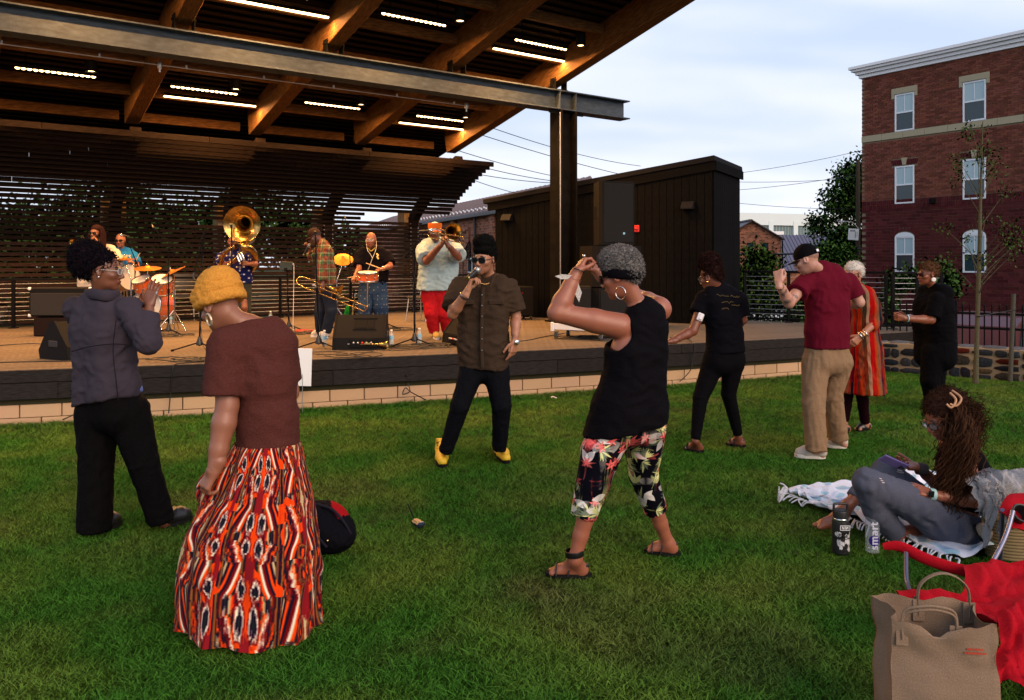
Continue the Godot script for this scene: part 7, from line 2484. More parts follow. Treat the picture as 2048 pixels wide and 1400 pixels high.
# ---------------------------------------------------------------- the band
func trumpeter() -> void:
	var r := rig(V(-7.039, 0.555, -13.5), 8)
	r.at.y = DECK
	r.fine = 1.7
	r.skin = Color(0.325, 0.130, 0.075)
	r.torso = [[V(-7.022, 1.939, -13.5), 0.042, 0.060], [V(-7.022, 1.896, -13.5), 0.187, 0.070], [V(-7.03, 1.786, -13.5), 0.198, 0.110], [V(-7.03, 1.489, -13.5), 0.160, 0.130], [V(-7.03, 1.149, -13.5), 0.150, 0.140]]
	r.arms = [[V(-7.336, 1.82, -13.5), V(-7.239, 1.575, -13.2), V(-6.901, 1.977, -13)], [V(-6.725, 1.82, -13.5), V(-6.575, 1.575, -13.2), V(-6.77, 1.977, -13)]]
	r.arm_r = 0.05
	r.hands = [{"f": Vector3(0.5, 0.5, 0.5), "n": Vector3(0.8, 0, -0.4), "side": 1.0, "curl": [1, 1, 1, 1]}, {"f": Vector3(-0.5, 0.5, 0.5), "n": Vector3(-0.8, 0, -0.4), "side": -1.0, "curl": [1, 1, 1, 1]}]
	r.legs = [[V(-7.132, 1.107, -13.5), V(-7.079, 0.816, -13.4), V(-7.149, 0.614, -13.5)], [V(-6.928, 1.107, -13.5), V(-6.877, 0.816, -13.4), V(-6.911, 0.614, -13.5)]]
	r.feet = [[V(-7.149, 0.555, -13.5), V(-7.05, 0.567, -13.25)], [V(-6.911, 0.555, -13.5), V(-6.733, 0.567, -13.25)]]
	for q in r.feet: q[0].y = DECK; q[1].y = DECK
	r.leg_r = 0.07
	look(r, V(-6.986, 2.154, -13.35), Vector3(-0.12, -0.10, 1), Vector3(0.05, 1, 0), 1.0)
	r.paint = {"beard": 0.8}
	var o := figure(r, "trumpet player with long dreadlocks and white tee shirt", "band members on the stage")
	garment(r, o, "tee_shirt", [[V(-7.022, 1.922, -13.5), 0.049, 0.070], [V(-7.022, 1.879, -13.5), 0.202, 0.080], [V(-7.03, 1.786, -13.5), 0.212, 0.130], [V(-7.03, 1.489, -13.5), 0.174, 0.150], [V(-7.03, 1.192, -13.5), 0.173, 0.160]], [[[V(-7.336, 1.803, -13.5), V(-7.25, 1.6, -13.25)], [0.085, 0.10], true], [[V(-6.725, 1.803, -13.5), V(-6.592, 1.6, -13.25)], [0.085, 0.10], true]], [[V(-7.03, 1.242, -13.5), Vector3(0, -1, 0)]], cl(0.62, 0.55, 0.47), 0.01, [], 0.0105)
	garment(r, o, "trousers", [[V(-7.03, 1.293, -13.5), 0.143, 0.130], [V(-7.03, 1.107, -13.5), 0.142, 0.140]], [[[V(-7.141, 1.09, -13.5), V(-7.114, 0.618, -13.45)], [0.13, 0.10], true], [[V(-6.92, 1.09, -13.5), V(-6.894, 0.618, -13.45)], [0.13, 0.10], true]], [], cl(0.10, 0.10, 0.02), 0.006, [], 0.0105)
	for i in 2: shoe(r, o, r.feet[i][0], r.feet[i][1], M.frame_black, M.sole_black)
	var h := hair(r, [[Vector3(0, 0.06, -0.025), Vector3(0.084, 0.08, 0.10)]], 0.003, 0, 0, 0, Color(0.02, 0.011, 0.008), 13)
	var rg := RandomNumberGenerator.new(); rg.seed = 90
	for k in 34:
		var a := rg.randf_range(0.9, 5.4)
		var p := hp(r, sin(a) * 0.088, 0.05 + rg.randf_range(-0.02, 0.06), cos(a) * 0.098 - 0.02)
		var d := p - r.hc; d.y = 0
		var l := rg.randf_range(0.22, 0.38)
		h.tube(curve([p, p + d * 0.25 + Vector3(0, -0.05, 0), p + d * 0.45 + Vector3(0, -l * 0.6, 0), p + d * 0.4 + Vector3(0, -l, 0.01)], 3), 0.011, 5)
	wear(o, r, "dreadlocks", h, M.hair)
	glasses(r, o, M.frame_black, M.lens_dark, 0.030, 0.022, 0.003, 0.6)
	trumpet("brass trumpet played by the dreadlocked musician", hp(r, 0, -0.063, 0.11), hp(r, 0.0, -0.12, 0.58))

func trumpet(label: String, m: Vector3, b: Vector3, up := UY) -> void:
	var o := thing("trumpet", label, "trumpet", m)
	var B := fit(b - m, up)
	var l := m.distance_to(b)
	var at := func(x: float, y: float, z: float) -> Vector3: return B * Vector3(x, y, z * l)
	var bell := MB.new()
	var prof := []
	for k in 12:
		var t := k / 11.0
		prof.append(Vector2(0.007 + 0.055 * pow(t, 5.0) + 0.004 * t, t * l * 0.72))
	bell.lathe(prof, at.call(0, 0, 0.28), Basis(B.x, B.z, -B.y), 18)
	part("bell", bell, M.brass, o)
	var tb := MB.new()
	tb.tube(curve([at.call(0, 0, 0.0), at.call(0, 0, 0.5), at.call(0, 0, 0.80), at.call(0, -0.05, 0.86), at.call(0, -0.10, 0.80), at.call(0, -0.10, 0.5)], 5), 0.0065, 7)
	tb.tube(curve([at.call(0, 0, 0.30), at.call(0, -0.04, 0.2), at.call(0, -0.10, 0.22), at.call(0, -0.10, 0.5)], 5), 0.0065, 7)
	part("tubing", tb, M.brass, o)
	var mp := MB.new()
	mp.tube([at.call(0, 0, -0.02), at.call(0, 0, 0.04), at.call(0, 0, 0.14)], [0.013, 0.008, 0.005], 10)
	part("mouthpiece", mp, M.silver if M.has("silver") else M.chrome, o)
	for k in 3:
		var v := MB.new()
		v.tube([at.call(0, 0.045, 0.44 + k * 0.055), at.call(0, -0.12, 0.44 + k * 0.055)], 0.0125, 10)
		v.tube([at.call(0, 0.075, 0.44 + k * 0.055), at.call(0, 0.045, 0.44 + k * 0.055)], 0.004, 6)
		part("valve", v, M.brass, o)

func percussionist() -> void:
	var r := rig(V(-7.082, 0.618, -14.4), 12)
	r.at.y = DECK
	r.fine = 1.8
	r.skin = Color(0.413, 0.162, 0.090)
	r.torso = [[V(-7.073, 1.904, -14.4), 0.031, 0.060], [V(-7.064, 1.867, -14.4), 0.114, 0.070], [V(-7.037, 1.777, -14.4), 0.119, 0.110], [V(-7.037, 1.478, -14.4), 0.085, 0.125], [V(-7.037, 1.161, -14.4), 0.089, 0.130]]
	r.arms = [[V(-7.227, 1.795, -14.4), V(-7.163, 1.525, -14.2), V(-6.854, 1.484, -13.9)], [V(-6.847, 1.795, -14.4), V(-6.68, 1.57, -14.2), V(-6.633, 1.632, -13.95)]]
	r.hands = [{"f": Vector3(0.5, 0, 0.7), "n": Vector3(0, -1, 0), "side": 1.0, "curl": [1, 1, 1, 1]}, {"f": Vector3(-0.2, 0.5, 0.6), "n": Vector3(-0.6, -0.5, 0), "side": -1.0, "curl": [1, 1, 1, 1]}]
	r.legs = [[V(-7.118, 1.116, -14.4), V(-7.069, 0.895, -14.3), V(-7.118, 0.672, -14.4)], [V(-6.955, 1.116, -14.4), V(-6.907, 0.895, -14.3), V(-6.955, 0.672, -14.4)]]
	r.leg_r = 0.07
	r.feet = []
	look(r, V(-7.042, 2.055, -14.3), Vector3(0.12, -0.12, 1), UY, 1.0)
	r.paint = {"beard": 0.15}
	var o := figure(r, "bald percussionist in blue printed tee and dark sunglasses behind the drums", "band members on the stage")
	var m := cl(0.02, 0.20, 0.55)
	garment(r, o, "tee_shirt", [[V(-7.073, 1.885, -14.4), 0.040, 0.070], [V(-7.064, 1.849, -14.4), 0.122, 0.080], [V(-7.037, 1.768, -14.4), 0.127, 0.120], [V(-7.037, 1.478, -14.4), 0.098, 0.140], [V(-7.037, 1.116, -14.4), 0.102, 0.145]], [[[V(-7.227, 1.777, -14.4), V(-7.194, 1.596, -14.28)], [0.08, 0.09], true], [[V(-6.847, 1.777, -14.4), V(-6.736, 1.632, -14.28)], [0.08, 0.09], true]], [[V(-7.037, 1.143, -14.4), Vector3(0, -1, 0)]], m, 0.008, [], 0.0105)
	var lt := text_mesh("VIBES", 0.075)
	var p := part("shirt_print", lt, mat(lin(0.75, 0.68, 0.4), 0.8), o)
	p.position = V(-6.956, 1.757, -14.235) - r.at
	garment(r, o, "trousers", [[V(-7.037, 1.206, -14.4), 0.100, 0.120], [V(-7.037, 1.088, -14.4), 0.089, 0.130]], [[[V(-7.118, 1.088, -14.4), V(-7.118, 0.654, -14.4)], [0.12, 0.1], true], [[V(-6.946, 1.088, -14.4), V(-6.946, 0.654, -14.4)], [0.12, 0.1], true]], [], cl(0.02, 0.02, 0.03), 0.006, [], 0.0105)
	glasses(r, o, M.frame_black, M.lens_dark, 0.031, 0.022, 0.003, 0.6)
	drumstick("wooden drumstick in the percussionist's raised hand", V(-6.618, 1.615, -13.9), V(-6.504, 1.825, -13.9))

func text_mesh(s: String, h: float, font := "Droid Sans", bold := true) -> TextMesh:
	var t := TextMesh.new()
	var f := SystemFont.new()
	f.font_names = PackedStringArray([font])
	if bold: f.font_weight = 700
	t.font = f
	t.text = s
	t.font_size = 48
	t.pixel_size = h / 36.0
	t.depth = 0.002
	t.curve_step = 3.0
	return t

func drumstick(label: String, a: Vector3, b: Vector3) -> void:
	var mb := MB.new()
	mb.tube([Z0, (b - a) * 0.6, (b - a) * 0.93, b - a], [0.008, 0.008, 0.005, 0.006], 7)
	solo("drumstick", mb, mat(lin(0.5, 0.33, 0.17), 0.5), label, "drumstick", a)

func dots() -> ImageTexture:
	return tex(64, 64, func(x: int, y: int) -> Color:
		var d := minf(Vector2(x - 16, y - 16).length(), Vector2(x - 48, y - 48).length())
		return Color(0.80, 0.80, 0.84) if d < 6.5 else Color(0.10, 0.11, 0.30))

func sousaphonist() -> void:
	var r := rig(V(-4.686, 0.689, -13.4), -8)
	r.at.y = DECK
	r.fine = 1.7
	r.skin = Color(0.275, 0.097, 0.050)
	r.torso = [[V(-4.669, 1.869, -13.4), 0.033, 0.060], [V(-4.661, 1.835, -13.4), 0.134, 0.070], [V(-4.644, 1.743, -13.4), 0.144, 0.110], [V(-4.644, 1.49, -13.4), 0.107, 0.130], [V(-4.627, 1.195, -13.4), 0.102, 0.135]]
	r.arms = [[V(-4.896, 1.768, -13.4), V(-4.848, 1.575, -13.2), V(-4.53, 1.683, -13)], [V(-4.391, 1.768, -13.4), V(-4.259, 1.633, -13.2), V(-4.317, 1.634, -13.05)]]
	r.arm_r = 0.055
	r.hands = [{"f": Vector3(0.7, 0.5, 0.2), "n": Vector3(0.2, -0.4, -0.8), "side": 1.0, "curl": [0.9, 0.9, 0.9, 0.9]}, {"f": Vector3(-0.8, 0.1, 0.2), "n": Vector3(0, -0.4, -0.8), "side": -1.0, "curl": [0.9, 0.9, 0.9, 0.9]}]
	r.legs = [[V(-4.728, 1.153, -13.4), V(-4.693, 0.906, -13.3), V(-4.728, 0.622, -13.4)], [V(-4.517, 1.153, -13.4), V(-4.475, 0.906, -13.3), V(-4.5, 0.622, -13.4)]]
	r.leg_r = 0.075
	r.feet = [[V(-4.728, 0.563, -13.4), V(-4.682, 0.571, -13.2)], [V(-4.5, 0.563, -13.4), V(-4.4, 0.571, -13.2)]]
	for q in r.feet: q[0].y = DECK; q[1].y = DECK
	look(r, V(-4.668, 2.001, -13.3), Vector3(0.12, -0.05, 1), UY, 1.0)
	r.paint = {"beard": 0.7, "scalp": 0.9}
	var o := figure(r, "sousaphone player in a navy polka dot shirt", "band members on the stage")
	garment(r, o, "shirt", [[V(-4.669, 1.852, -13.4), 0.040, 0.070], [V(-4.661, 1.819, -13.4), 0.140, 0.080], [V(-4.644, 1.734, -13.4), 0.150, 0.130], [V(-4.644, 1.49, -13.4), 0.107, 0.155], [V(-4.627, 1.237, -13.4), 0.119, 0.160]], [[[V(-4.896, 1.751, -13.4), V(-4.858, 1.617, -13.25)], [0.085, 0.09], true], [[V(-4.391, 1.751, -13.4), V(-4.292, 1.658, -13.25)], [0.085, 0.09], true]], [[V(-4.627, 1.313, -13.4), Vector3(0, -1, 0)]], mat(Color.WHITE, 0.85, 0, dots(), Vector3(8, 8, 8)), 0.008, [], 0.0105)
	garment(r, o, "trousers", [[V(-4.627, 1.347, -13.4), 0.116, 0.130], [V(-4.627, 1.153, -13.4), 0.105, 0.140]], [[[V(-4.728, 1.127, -13.4), V(-4.721, 0.623, -13.38)], [0.12, 0.09], true], [[V(-4.517, 1.127, -13.4), V(-4.494, 0.623, -13.38)], [0.12, 0.09], true]], [], cl(0.05, 0.055, 0.045), 0.006, [], 0.0105)
	for i in 2: shoe(r, o, r.feet[i][0], r.feet[i][1], M.frame_black, M.sole_black)

	var h := thing("sousaphone", "brass sousaphone with its big bell above the player's head", "sousaphone", V(-4.556, 1.691, -13.1))
	var c: Vector3 = V(-4.556, 1.691, -13.1)
	var bc: Vector3 = V(-4.432, 2.29, -13.05) - c
	var bd := Vector3(0.12, -0.10, 1.0).normalized()
	var bell := MB.new()
	var prof := []
	for k in 16:
		var t := k / 15.0
		prof.append(Vector2(0.07 + 0.205 * pow(t, 3.4) + 0.02 * t, -0.34 + 0.34 * t))
	prof.append(Vector2(0.298, 0.004)); prof.append(Vector2(0.289, -0.006))
	for k in 16:
		var t := (15 - k) / 15.0
		prof.append(Vector2(0.062 + 0.203 * pow(t, 3.4) + 0.02 * t, -0.34 + 0.338 * t))
	var bf := fit(bd)
	bell.lathe(prof, bc, Basis(bf.x, bf.z, -bf.y), 32)
	part("bell", bell, M.brass, h)
	var big := MB.new()
	var ps := [bc - bd * 0.33]
	ps.append_array([bc - bd * 0.46 + Vector3(-0.02, -0.10, 0), V(-4.391, 2.019, -13.35) - c])
	for k in 15:
		var a := 0.9 - k * 0.42
		ps.append(Vector3(cos(a) * 0.29 + 0.01, sin(a) * 0.22 + cos(a) * 0.13 - 0.02, sin(a) * 0.33 - 0.10 + cos(a) * 0.08))
	var rad := []
	var cv := curve(ps, 4)
	for k in cv.size(): rad.append(lerpf(0.07, 0.030, float(k) / cv.size()))
	big.tube(cv, rad, 12, false)
	part("main_tube", big, M.brass, h)
	var sm := MB.new()
	sm.tube(curve([V(-4.574, 1.954, -13.08) - c, V(-4.481, 1.977, -13) - c, V(-4.433, 1.911, -12.98) - c, V(-4.464, 1.814, -13) - c, V(-4.528, 1.699, -12.95) - c], 5), [0.010, 0.010, 0.010, 0.010, 0.010, 0.010, 0.011, 0.011, 0.011, 0.011, 0.012, 0.012, 0.012, 0.012, 0.012, 0.012, 0.012, 0.012, 0.012, 0.012, 0.012], 8)
	for k in 4: sm.tube(curve([V(-4.327, 1.821, -12.98) - c + Vector3(-0.02 * k, -0.02 * k, 0), V(-4.369, 1.862, -12.96) - c + Vector3(-0.02 * k, -0.02 * k, 0), V(-4.599, 1.617, -12.92) - c + Vector3(-0.02 * k, -0.012 * k, 0), V(-4.659, 1.536, -12.95) - c + Vector3(-0.01 * k, -0.008 * k, 0)], 5), 0.014, 8)
	part("valve_tubes", sm, M.brass, h)
	for k in 3:
		var v := MB.new()
		v.tube([V(-4.473, 1.764, -12.93) - c + Vector3(0.035 * k, 0.03 * k, 0), V(-4.432, 1.666, -12.93) - c + Vector3(0.035 * k, 0.03 * k, 0)], 0.018, 10)
		part("valve", v, M.silver, h)

func plaid(a: Color, b: Color, line: Color) -> ImageTexture:
	return tex(128, 128, func(x: int, y: int) -> Color:
		var c := a
		if (x / 32) % 2 == 1: c = c.lerp(b, 0.5)
		if (y / 32) % 2 == 1: c = c.lerp(b, 0.5)
		if x % 32 in [15, 16] or y % 32 in [15, 16]: c = c.lerp(line, 0.75)
		if x % 64 in [5, 6, 7] or y % 64 in [5, 6, 7]: c = c.lerp(Color(0.85, 0.8, 0.7), 0.6)
		return c)

func plaid_man() -> void:
	var r := rig(V(-2.763, 0.555, -11.53), -72)
	r.fine = 1.5
	r.skin = Color(0.175, 0.065, 0.040)
	r.torso = [[V(-2.804, 1.959, -11.7), 0.020, 0.059], [V(-2.782, 1.922, -11.7), 0.120, 0.070], [V(-2.759, 1.805, -11.7), 0.110, 0.105], [V(-2.745, 1.547, -11.7), 0.090, 0.110], [V(-2.737, 1.289, -11.7), 0.080, 0.120]]
	r.arms = [[V(-2.862, 1.844, -11.85), V(-2.991, 1.725, -11.95), V(-3.006, 1.843, -11.8)], [V(-2.698, 1.824, -11.5), V(-2.729, 1.549, -11.45), V(-2.71, 1.349, -11.4)]]
	r.arm_r = 0.045
	r.hands = [{"f": Vector3(-0.2, 0.9, 0.1), "n": Vector3(-0.8, 0, 0.4), "side": 1.0, "curl": [1, 1, 1, 1]}, {"f": Vector3(0.05, -1, 0.1), "n": Vector3(-0.8, 0, -0.4), "side": -1.0, "curl": [1, 1, 1, 1]}]
	r.legs = [[V(-2.786, 1.251, -11.75), V(-2.814, 0.961, -11.65), V(-2.826, 0.664, -11.7)], [V(-2.666, 1.258, -11.55), V(-2.604, 0.956, -11.5), V(-2.714, 0.658, -11.6)]]
	r.leg_r = 0.07
	r.feet = [[V(-2.797, 0.555, -11.764), V(-2.974, 0.555, -11.764)], [V(-2.679, 0.555, -11.607), V(-2.81, 0.555, -11.454)]]
	look(r, V(-2.894, 2.031, -11.65), Vector3(-0.82, -0.42, 0.30), Vector3(-0.25, 1, 0), 0.95)
	r.paint = {"beard": 0.5, "scalp": 0.9}
	var o := figure(r, "man in plaid shirt and cap with trombone in hand, singing", "band members on the stage")
	var secs := [[V(-2.804, 1.944, -11.7), 0.030, 0.066], [V(-2.782, 1.908, -11.7), 0.130, 0.080], [V(-2.759, 1.797, -11.7), 0.125, 0.125], [V(-2.737, 1.547, -11.7), 0.110, 0.135], [V(-2.73, 1.253, -11.7), 0.110, 0.150]]
	garment(r, o, "plaid_shirt", secs, [[[V(-2.702, 1.824, -11.52), V(-2.729, 1.549, -11.45), V(-2.71, 1.392, -11.4)], [0.085, 0.075, 0.065], true], [[V(-2.859, 1.844, -11.84), V(-2.986, 1.725, -11.93), V(-3.011, 1.792, -11.85)], [0.08, 0.07, 0.06], true]], [[V(-2.737, 1.319, -11.7), Vector3(0.1, -1, 0)]], mat(Color.WHITE, 0.9, 0, plaid(Color(0.22, 0.38, 0.25), Color(0.50, 0.14, 0.13), Color(0.12, 0.15, 0.13)), Vector3(4.4, 4.4, 4.4)), 0.008, [], 0.010)
	var tl := [[[V(-2.779, 1.266, -11.75), V(-2.814, 0.947, -11.65), V(-2.818, 0.635, -11.7)], [0.105, 0.082, 0.07], true], [[V(-2.673, 1.272, -11.55), V(-2.611, 0.956, -11.5), V(-2.714, 0.636, -11.6)], [0.105, 0.082, 0.07], true]]
	garment(r, o, "jeans", [[V(-2.737, 1.385, -11.7), 0.080, 0.120], [V(-2.737, 1.253, -11.7), 0.080, 0.125]], tl, [], cl(0.022, 0.028, 0.045), 0.006, leg_folds(tl[1][0], 0.01), 0.010)
	for i in 2: shoe(r, o, r.feet[i][0], r.feet[i][1], cl(0.62, 0.58, 0.52), M.sole_white, 0.05, 0.085, 0.034)
	cap_hat(r, o, cl(0.035, 0.018, 0.014), cl(0.035, 0.018, 0.014))
	glasses(r, o, M.frame_black, M.lens_dark)
	mic_prop("black handheld microphone in the plaid shirted man's hand", V(-3.066, 1.775, -11.72), V(-2.968, 1.929, -11.68))
	trombone("brass trombone hanging from the plaid shirted man's hand", V(-2.565, 1.215, -11.33), V(-3.084, 1.436, -11.35), V(-2.068, 1.032, -11.3), Vector3(0.2, 0.9, 0.3))

func trombone(label: String, bell: Vector3, rear: Vector3, tip: Vector3, up: Vector3) -> void:
	var o := thing("trombone", label, "trombone", rear)
	var d := (tip - rear).normalized()
	var L := rear.distance_to(tip)
	var B := fit(d, up)
	var s := MB.new()
	s.tube(curve([B.y * 0.0 + d * L * 0.30, d * L * 0.95 + B.x * 0.0, d * L, d * L * 0.99 - B.y * 0.085, d * L * 0.9 - B.y * 0.085, d * L * 0.35 - B.y * 0.085], 6), 0.008, 8)
	s.tube([d * L * 0.36, d * L * 0.36 - B.y * 0.085], 0.007, 6)
	s.tube([d * L * 0.52, d * L * 0.52 - B.y * 0.085], 0.007, 6)
	part("slide", s, M.brass, o)
	var t := MB.new()
	t.tube(curve([d * L * 0.35 - B.y * 0.085, d * L * 0.08 - B.y * 0.085, d * 0.0 - B.y * 0.04 + B.x * 0.06, d * L * 0.06 + B.x * 0.12, d * L * 0.30 + B.x * 0.12], 6), 0.010, 8)
	part("tuning_slide", t, M.brass, o)
	var b := MB.new()
	var prof := []
	for k in 14:
		var q := k / 13.0
		prof.append(Vector2(0.011 + 0.092 * pow(q, 4.5) + 0.012 * q, q * L * 0.30))
	for k in 14:
		var q := (13 - k) / 13.0
		prof.append(Vector2(0.008 + 0.091 * pow(q, 4.5) + 0.012 * q, q * L * 0.30 - 0.001))
	b.lathe(prof, d * L * 0.28 + B.x * 0.12, Basis(B.x, B.z, -B.y), 24)
	part("bell", b, M.brass, o)
	var m := MB.new()
	m.tube([d * L * 0.30 - d * 0.07, d * L * 0.30 - d * 0.03, d * L * 0.30 + d * 0.03], [0.018, 0.012, 0.007], 10)
	part("mouthpiece", m, M.silver, o)

func snare_player() -> void:
	var r := rig(V(-2.334, 0.613, -13.3), -4)
	r.at.y = DECK
	r.fine = 1.6
	r.skin = Color(0.338, 0.119, 0.060)
	r.torso = [[V(-2.351, 1.893, -13.3), 0.040, 0.060], [V(-2.342, 1.851, -13.3), 0.143, 0.075], [V(-2.325, 1.75, -13.3), 0.145, 0.115], [V(-2.325, 1.491, -13.3), 0.099, 0.135], [V(-2.325, 1.198, -13.3), 0.094, 0.140]]
	r.arms = [[V(-2.551, 1.784, -13.3), V(-2.531, 1.551, -13.15), V(-2.557, 1.43, -12.95)], [V(-2.091, 1.784, -13.3), V(-2.01, 1.6, -13.15), V(-2.109, 1.553, -12.9)]]
	r.arm_r = 0.056
	r.hands = [{"f": Vector3(-0.2, -0.5, 0.7), "n": Vector3(0.2, -0.8, -0.3), "side": 1.0, "curl": [1, 1, 1, 1]}, {"f": Vector3(-0.7, -0.2, 0.5), "n": Vector3(0, -0.8, -0.4), "side": -1.0, "curl": [1, 1, 1, 1]}]
	r.legs = [[V(-2.434, 1.156, -13.3), V(-2.432, 0.911, -13.2), V(-2.459, 0.655, -13.3)], [V(-2.208, 1.156, -13.3), V(-2.175, 0.911, -13.2), V(-2.183, 0.655, -13.3)]]
	r.leg_r = 0.075
	r.feet = [[V(-2.459, 0.571, -13.3), V(-2.447, 0.579, -13.1)], [V(-2.183, 0.571, -13.3), V(-2.109, 0.579, -13.1)]]
	for q in r.feet: q[0].y = DECK; q[1].y = DECK
	look(r, V(-2.341, 2.032, -13.2), Vector3(-0.06, -0.06, 1), UY, 1.02)
	r.paint = {"beard": 0.2}
	var o := figure(r, "bald snare drummer in black polo shirt with white earphone cord", "band members on the stage")
	garment(r, o, "polo_shirt", [[V(-2.351, 1.876, -13.3), 0.047, 0.070], [V(-2.342, 1.834, -13.3), 0.150, 0.085], [V(-2.325, 1.742, -13.3), 0.150, 0.135], [V(-2.325, 1.491, -13.3), 0.105, 0.155], [V(-2.325, 1.24, -13.3), 0.108, 0.160]], [[[V(-2.551, 1.775, -13.3), V(-2.54, 1.6, -13.2)], [0.09, 0.095], true], [[V(-2.091, 1.775, -13.3), V(-2.026, 1.633, -13.2)], [0.09, 0.095], true]], [[V(-2.325, 1.341, -13.3), Vector3(0, -1, 0)]], cl(0.012, 0.009, 0.014), 0.008, [], 0.0105)
	var em := MB.new()
	em.tube(curve([V(-2.231, 1.806, -13.09), V(-2.205, 1.773, -13.08), V(-2.221, 1.749, -13.08), V(-2.196, 1.716, -13.08)], 3), 0.014, 5, true, 0.5, Vector3.BACK)
	wear(o, r, "chest_emblem", em, mat(lin(0.75, 0.6, 0.2), 0.6))
	var cm := MB.new()
	cm.tube(curve([V(-2.387, 1.899, -13.18), V(-2.315, 1.847, -13.05), V(-2.271, 1.899, -13.18)], 4), 0.012, 5, true, 0.4, Vector3.RIGHT)
	wear(o, r, "collar_trim", cm, mat(lin(0.35, 0.26, 0.05), 0.8))
	var ec := MB.new()
	ec.tube(curve([hp(r, 0.085, -0.01, 0.0), V(-2.238, 1.88, -13.08), V(-2.29, 1.732, -13.05), V(-2.349, 1.576, -13.06), V(-2.422, 1.436, -13.1)], 4), 0.004, 5)
	ec.tube(curve([hp(r, -0.085, -0.01, 0.0), V(-2.377, 1.864, -13.08), V(-2.333, 1.806, -13.06), V(-2.29, 1.732, -13.05)], 4), 0.004, 5)
	wear(o, r, "earphone_cord", ec, mat(lin(0.65, 0.6, 0.5), 0.6))
	var dm := mat(Color.WHITE, 0.9, 0, tex(64, 64, func(x: int, y: int) -> Color: return Color(0.75, 0.75, 0.7) if Vector2(x - 20, y - 30).length() < 3.0 or Vector2(x - 50, y - 8).length() < 2.5 else Color(0.16, 0.24, 0.36)), Vector3(7, 7, 7))
	garment(r, o, "jeans", [[V(-2.325, 1.366, -13.3), 0.099, 0.135], [V(-2.325, 1.156, -13.3), 0.098, 0.145]], [[[V(-2.434, 1.131, -13.3), V(-2.436, 0.91, -13.22), V(-2.456, 0.631, -13.28)], [0.13, 0.12, 0.105], true], [[V(-2.208, 1.131, -13.3), V(-2.178, 0.91, -13.22), V(-2.18, 0.631, -13.28)], [0.13, 0.12, 0.105], true]], [], dm, 0.008, [], 0.0105)
	for i in 2: shoe(r, o, r.feet[i][0], r.feet[i][1], M.frame_black, M.sole_black)
	glasses(r, o, M.frame_pale, M.lens_clear)
	band(r, o, "watch", V(-2.098, 1.561, -12.93), Vector3(-0.6, 0, 0.8), 0.036, 0.028, M.silver)
	drumstick("drumstick resting level over the snare drum", V(-2.531, 1.431, -12.9), V(-2.667, 1.408, -12.85))
	drumstick("drumstick raised slanting over the snare drum", V(-2.101, 1.553, -12.85), V(-2.351, 1.65, -12.8))

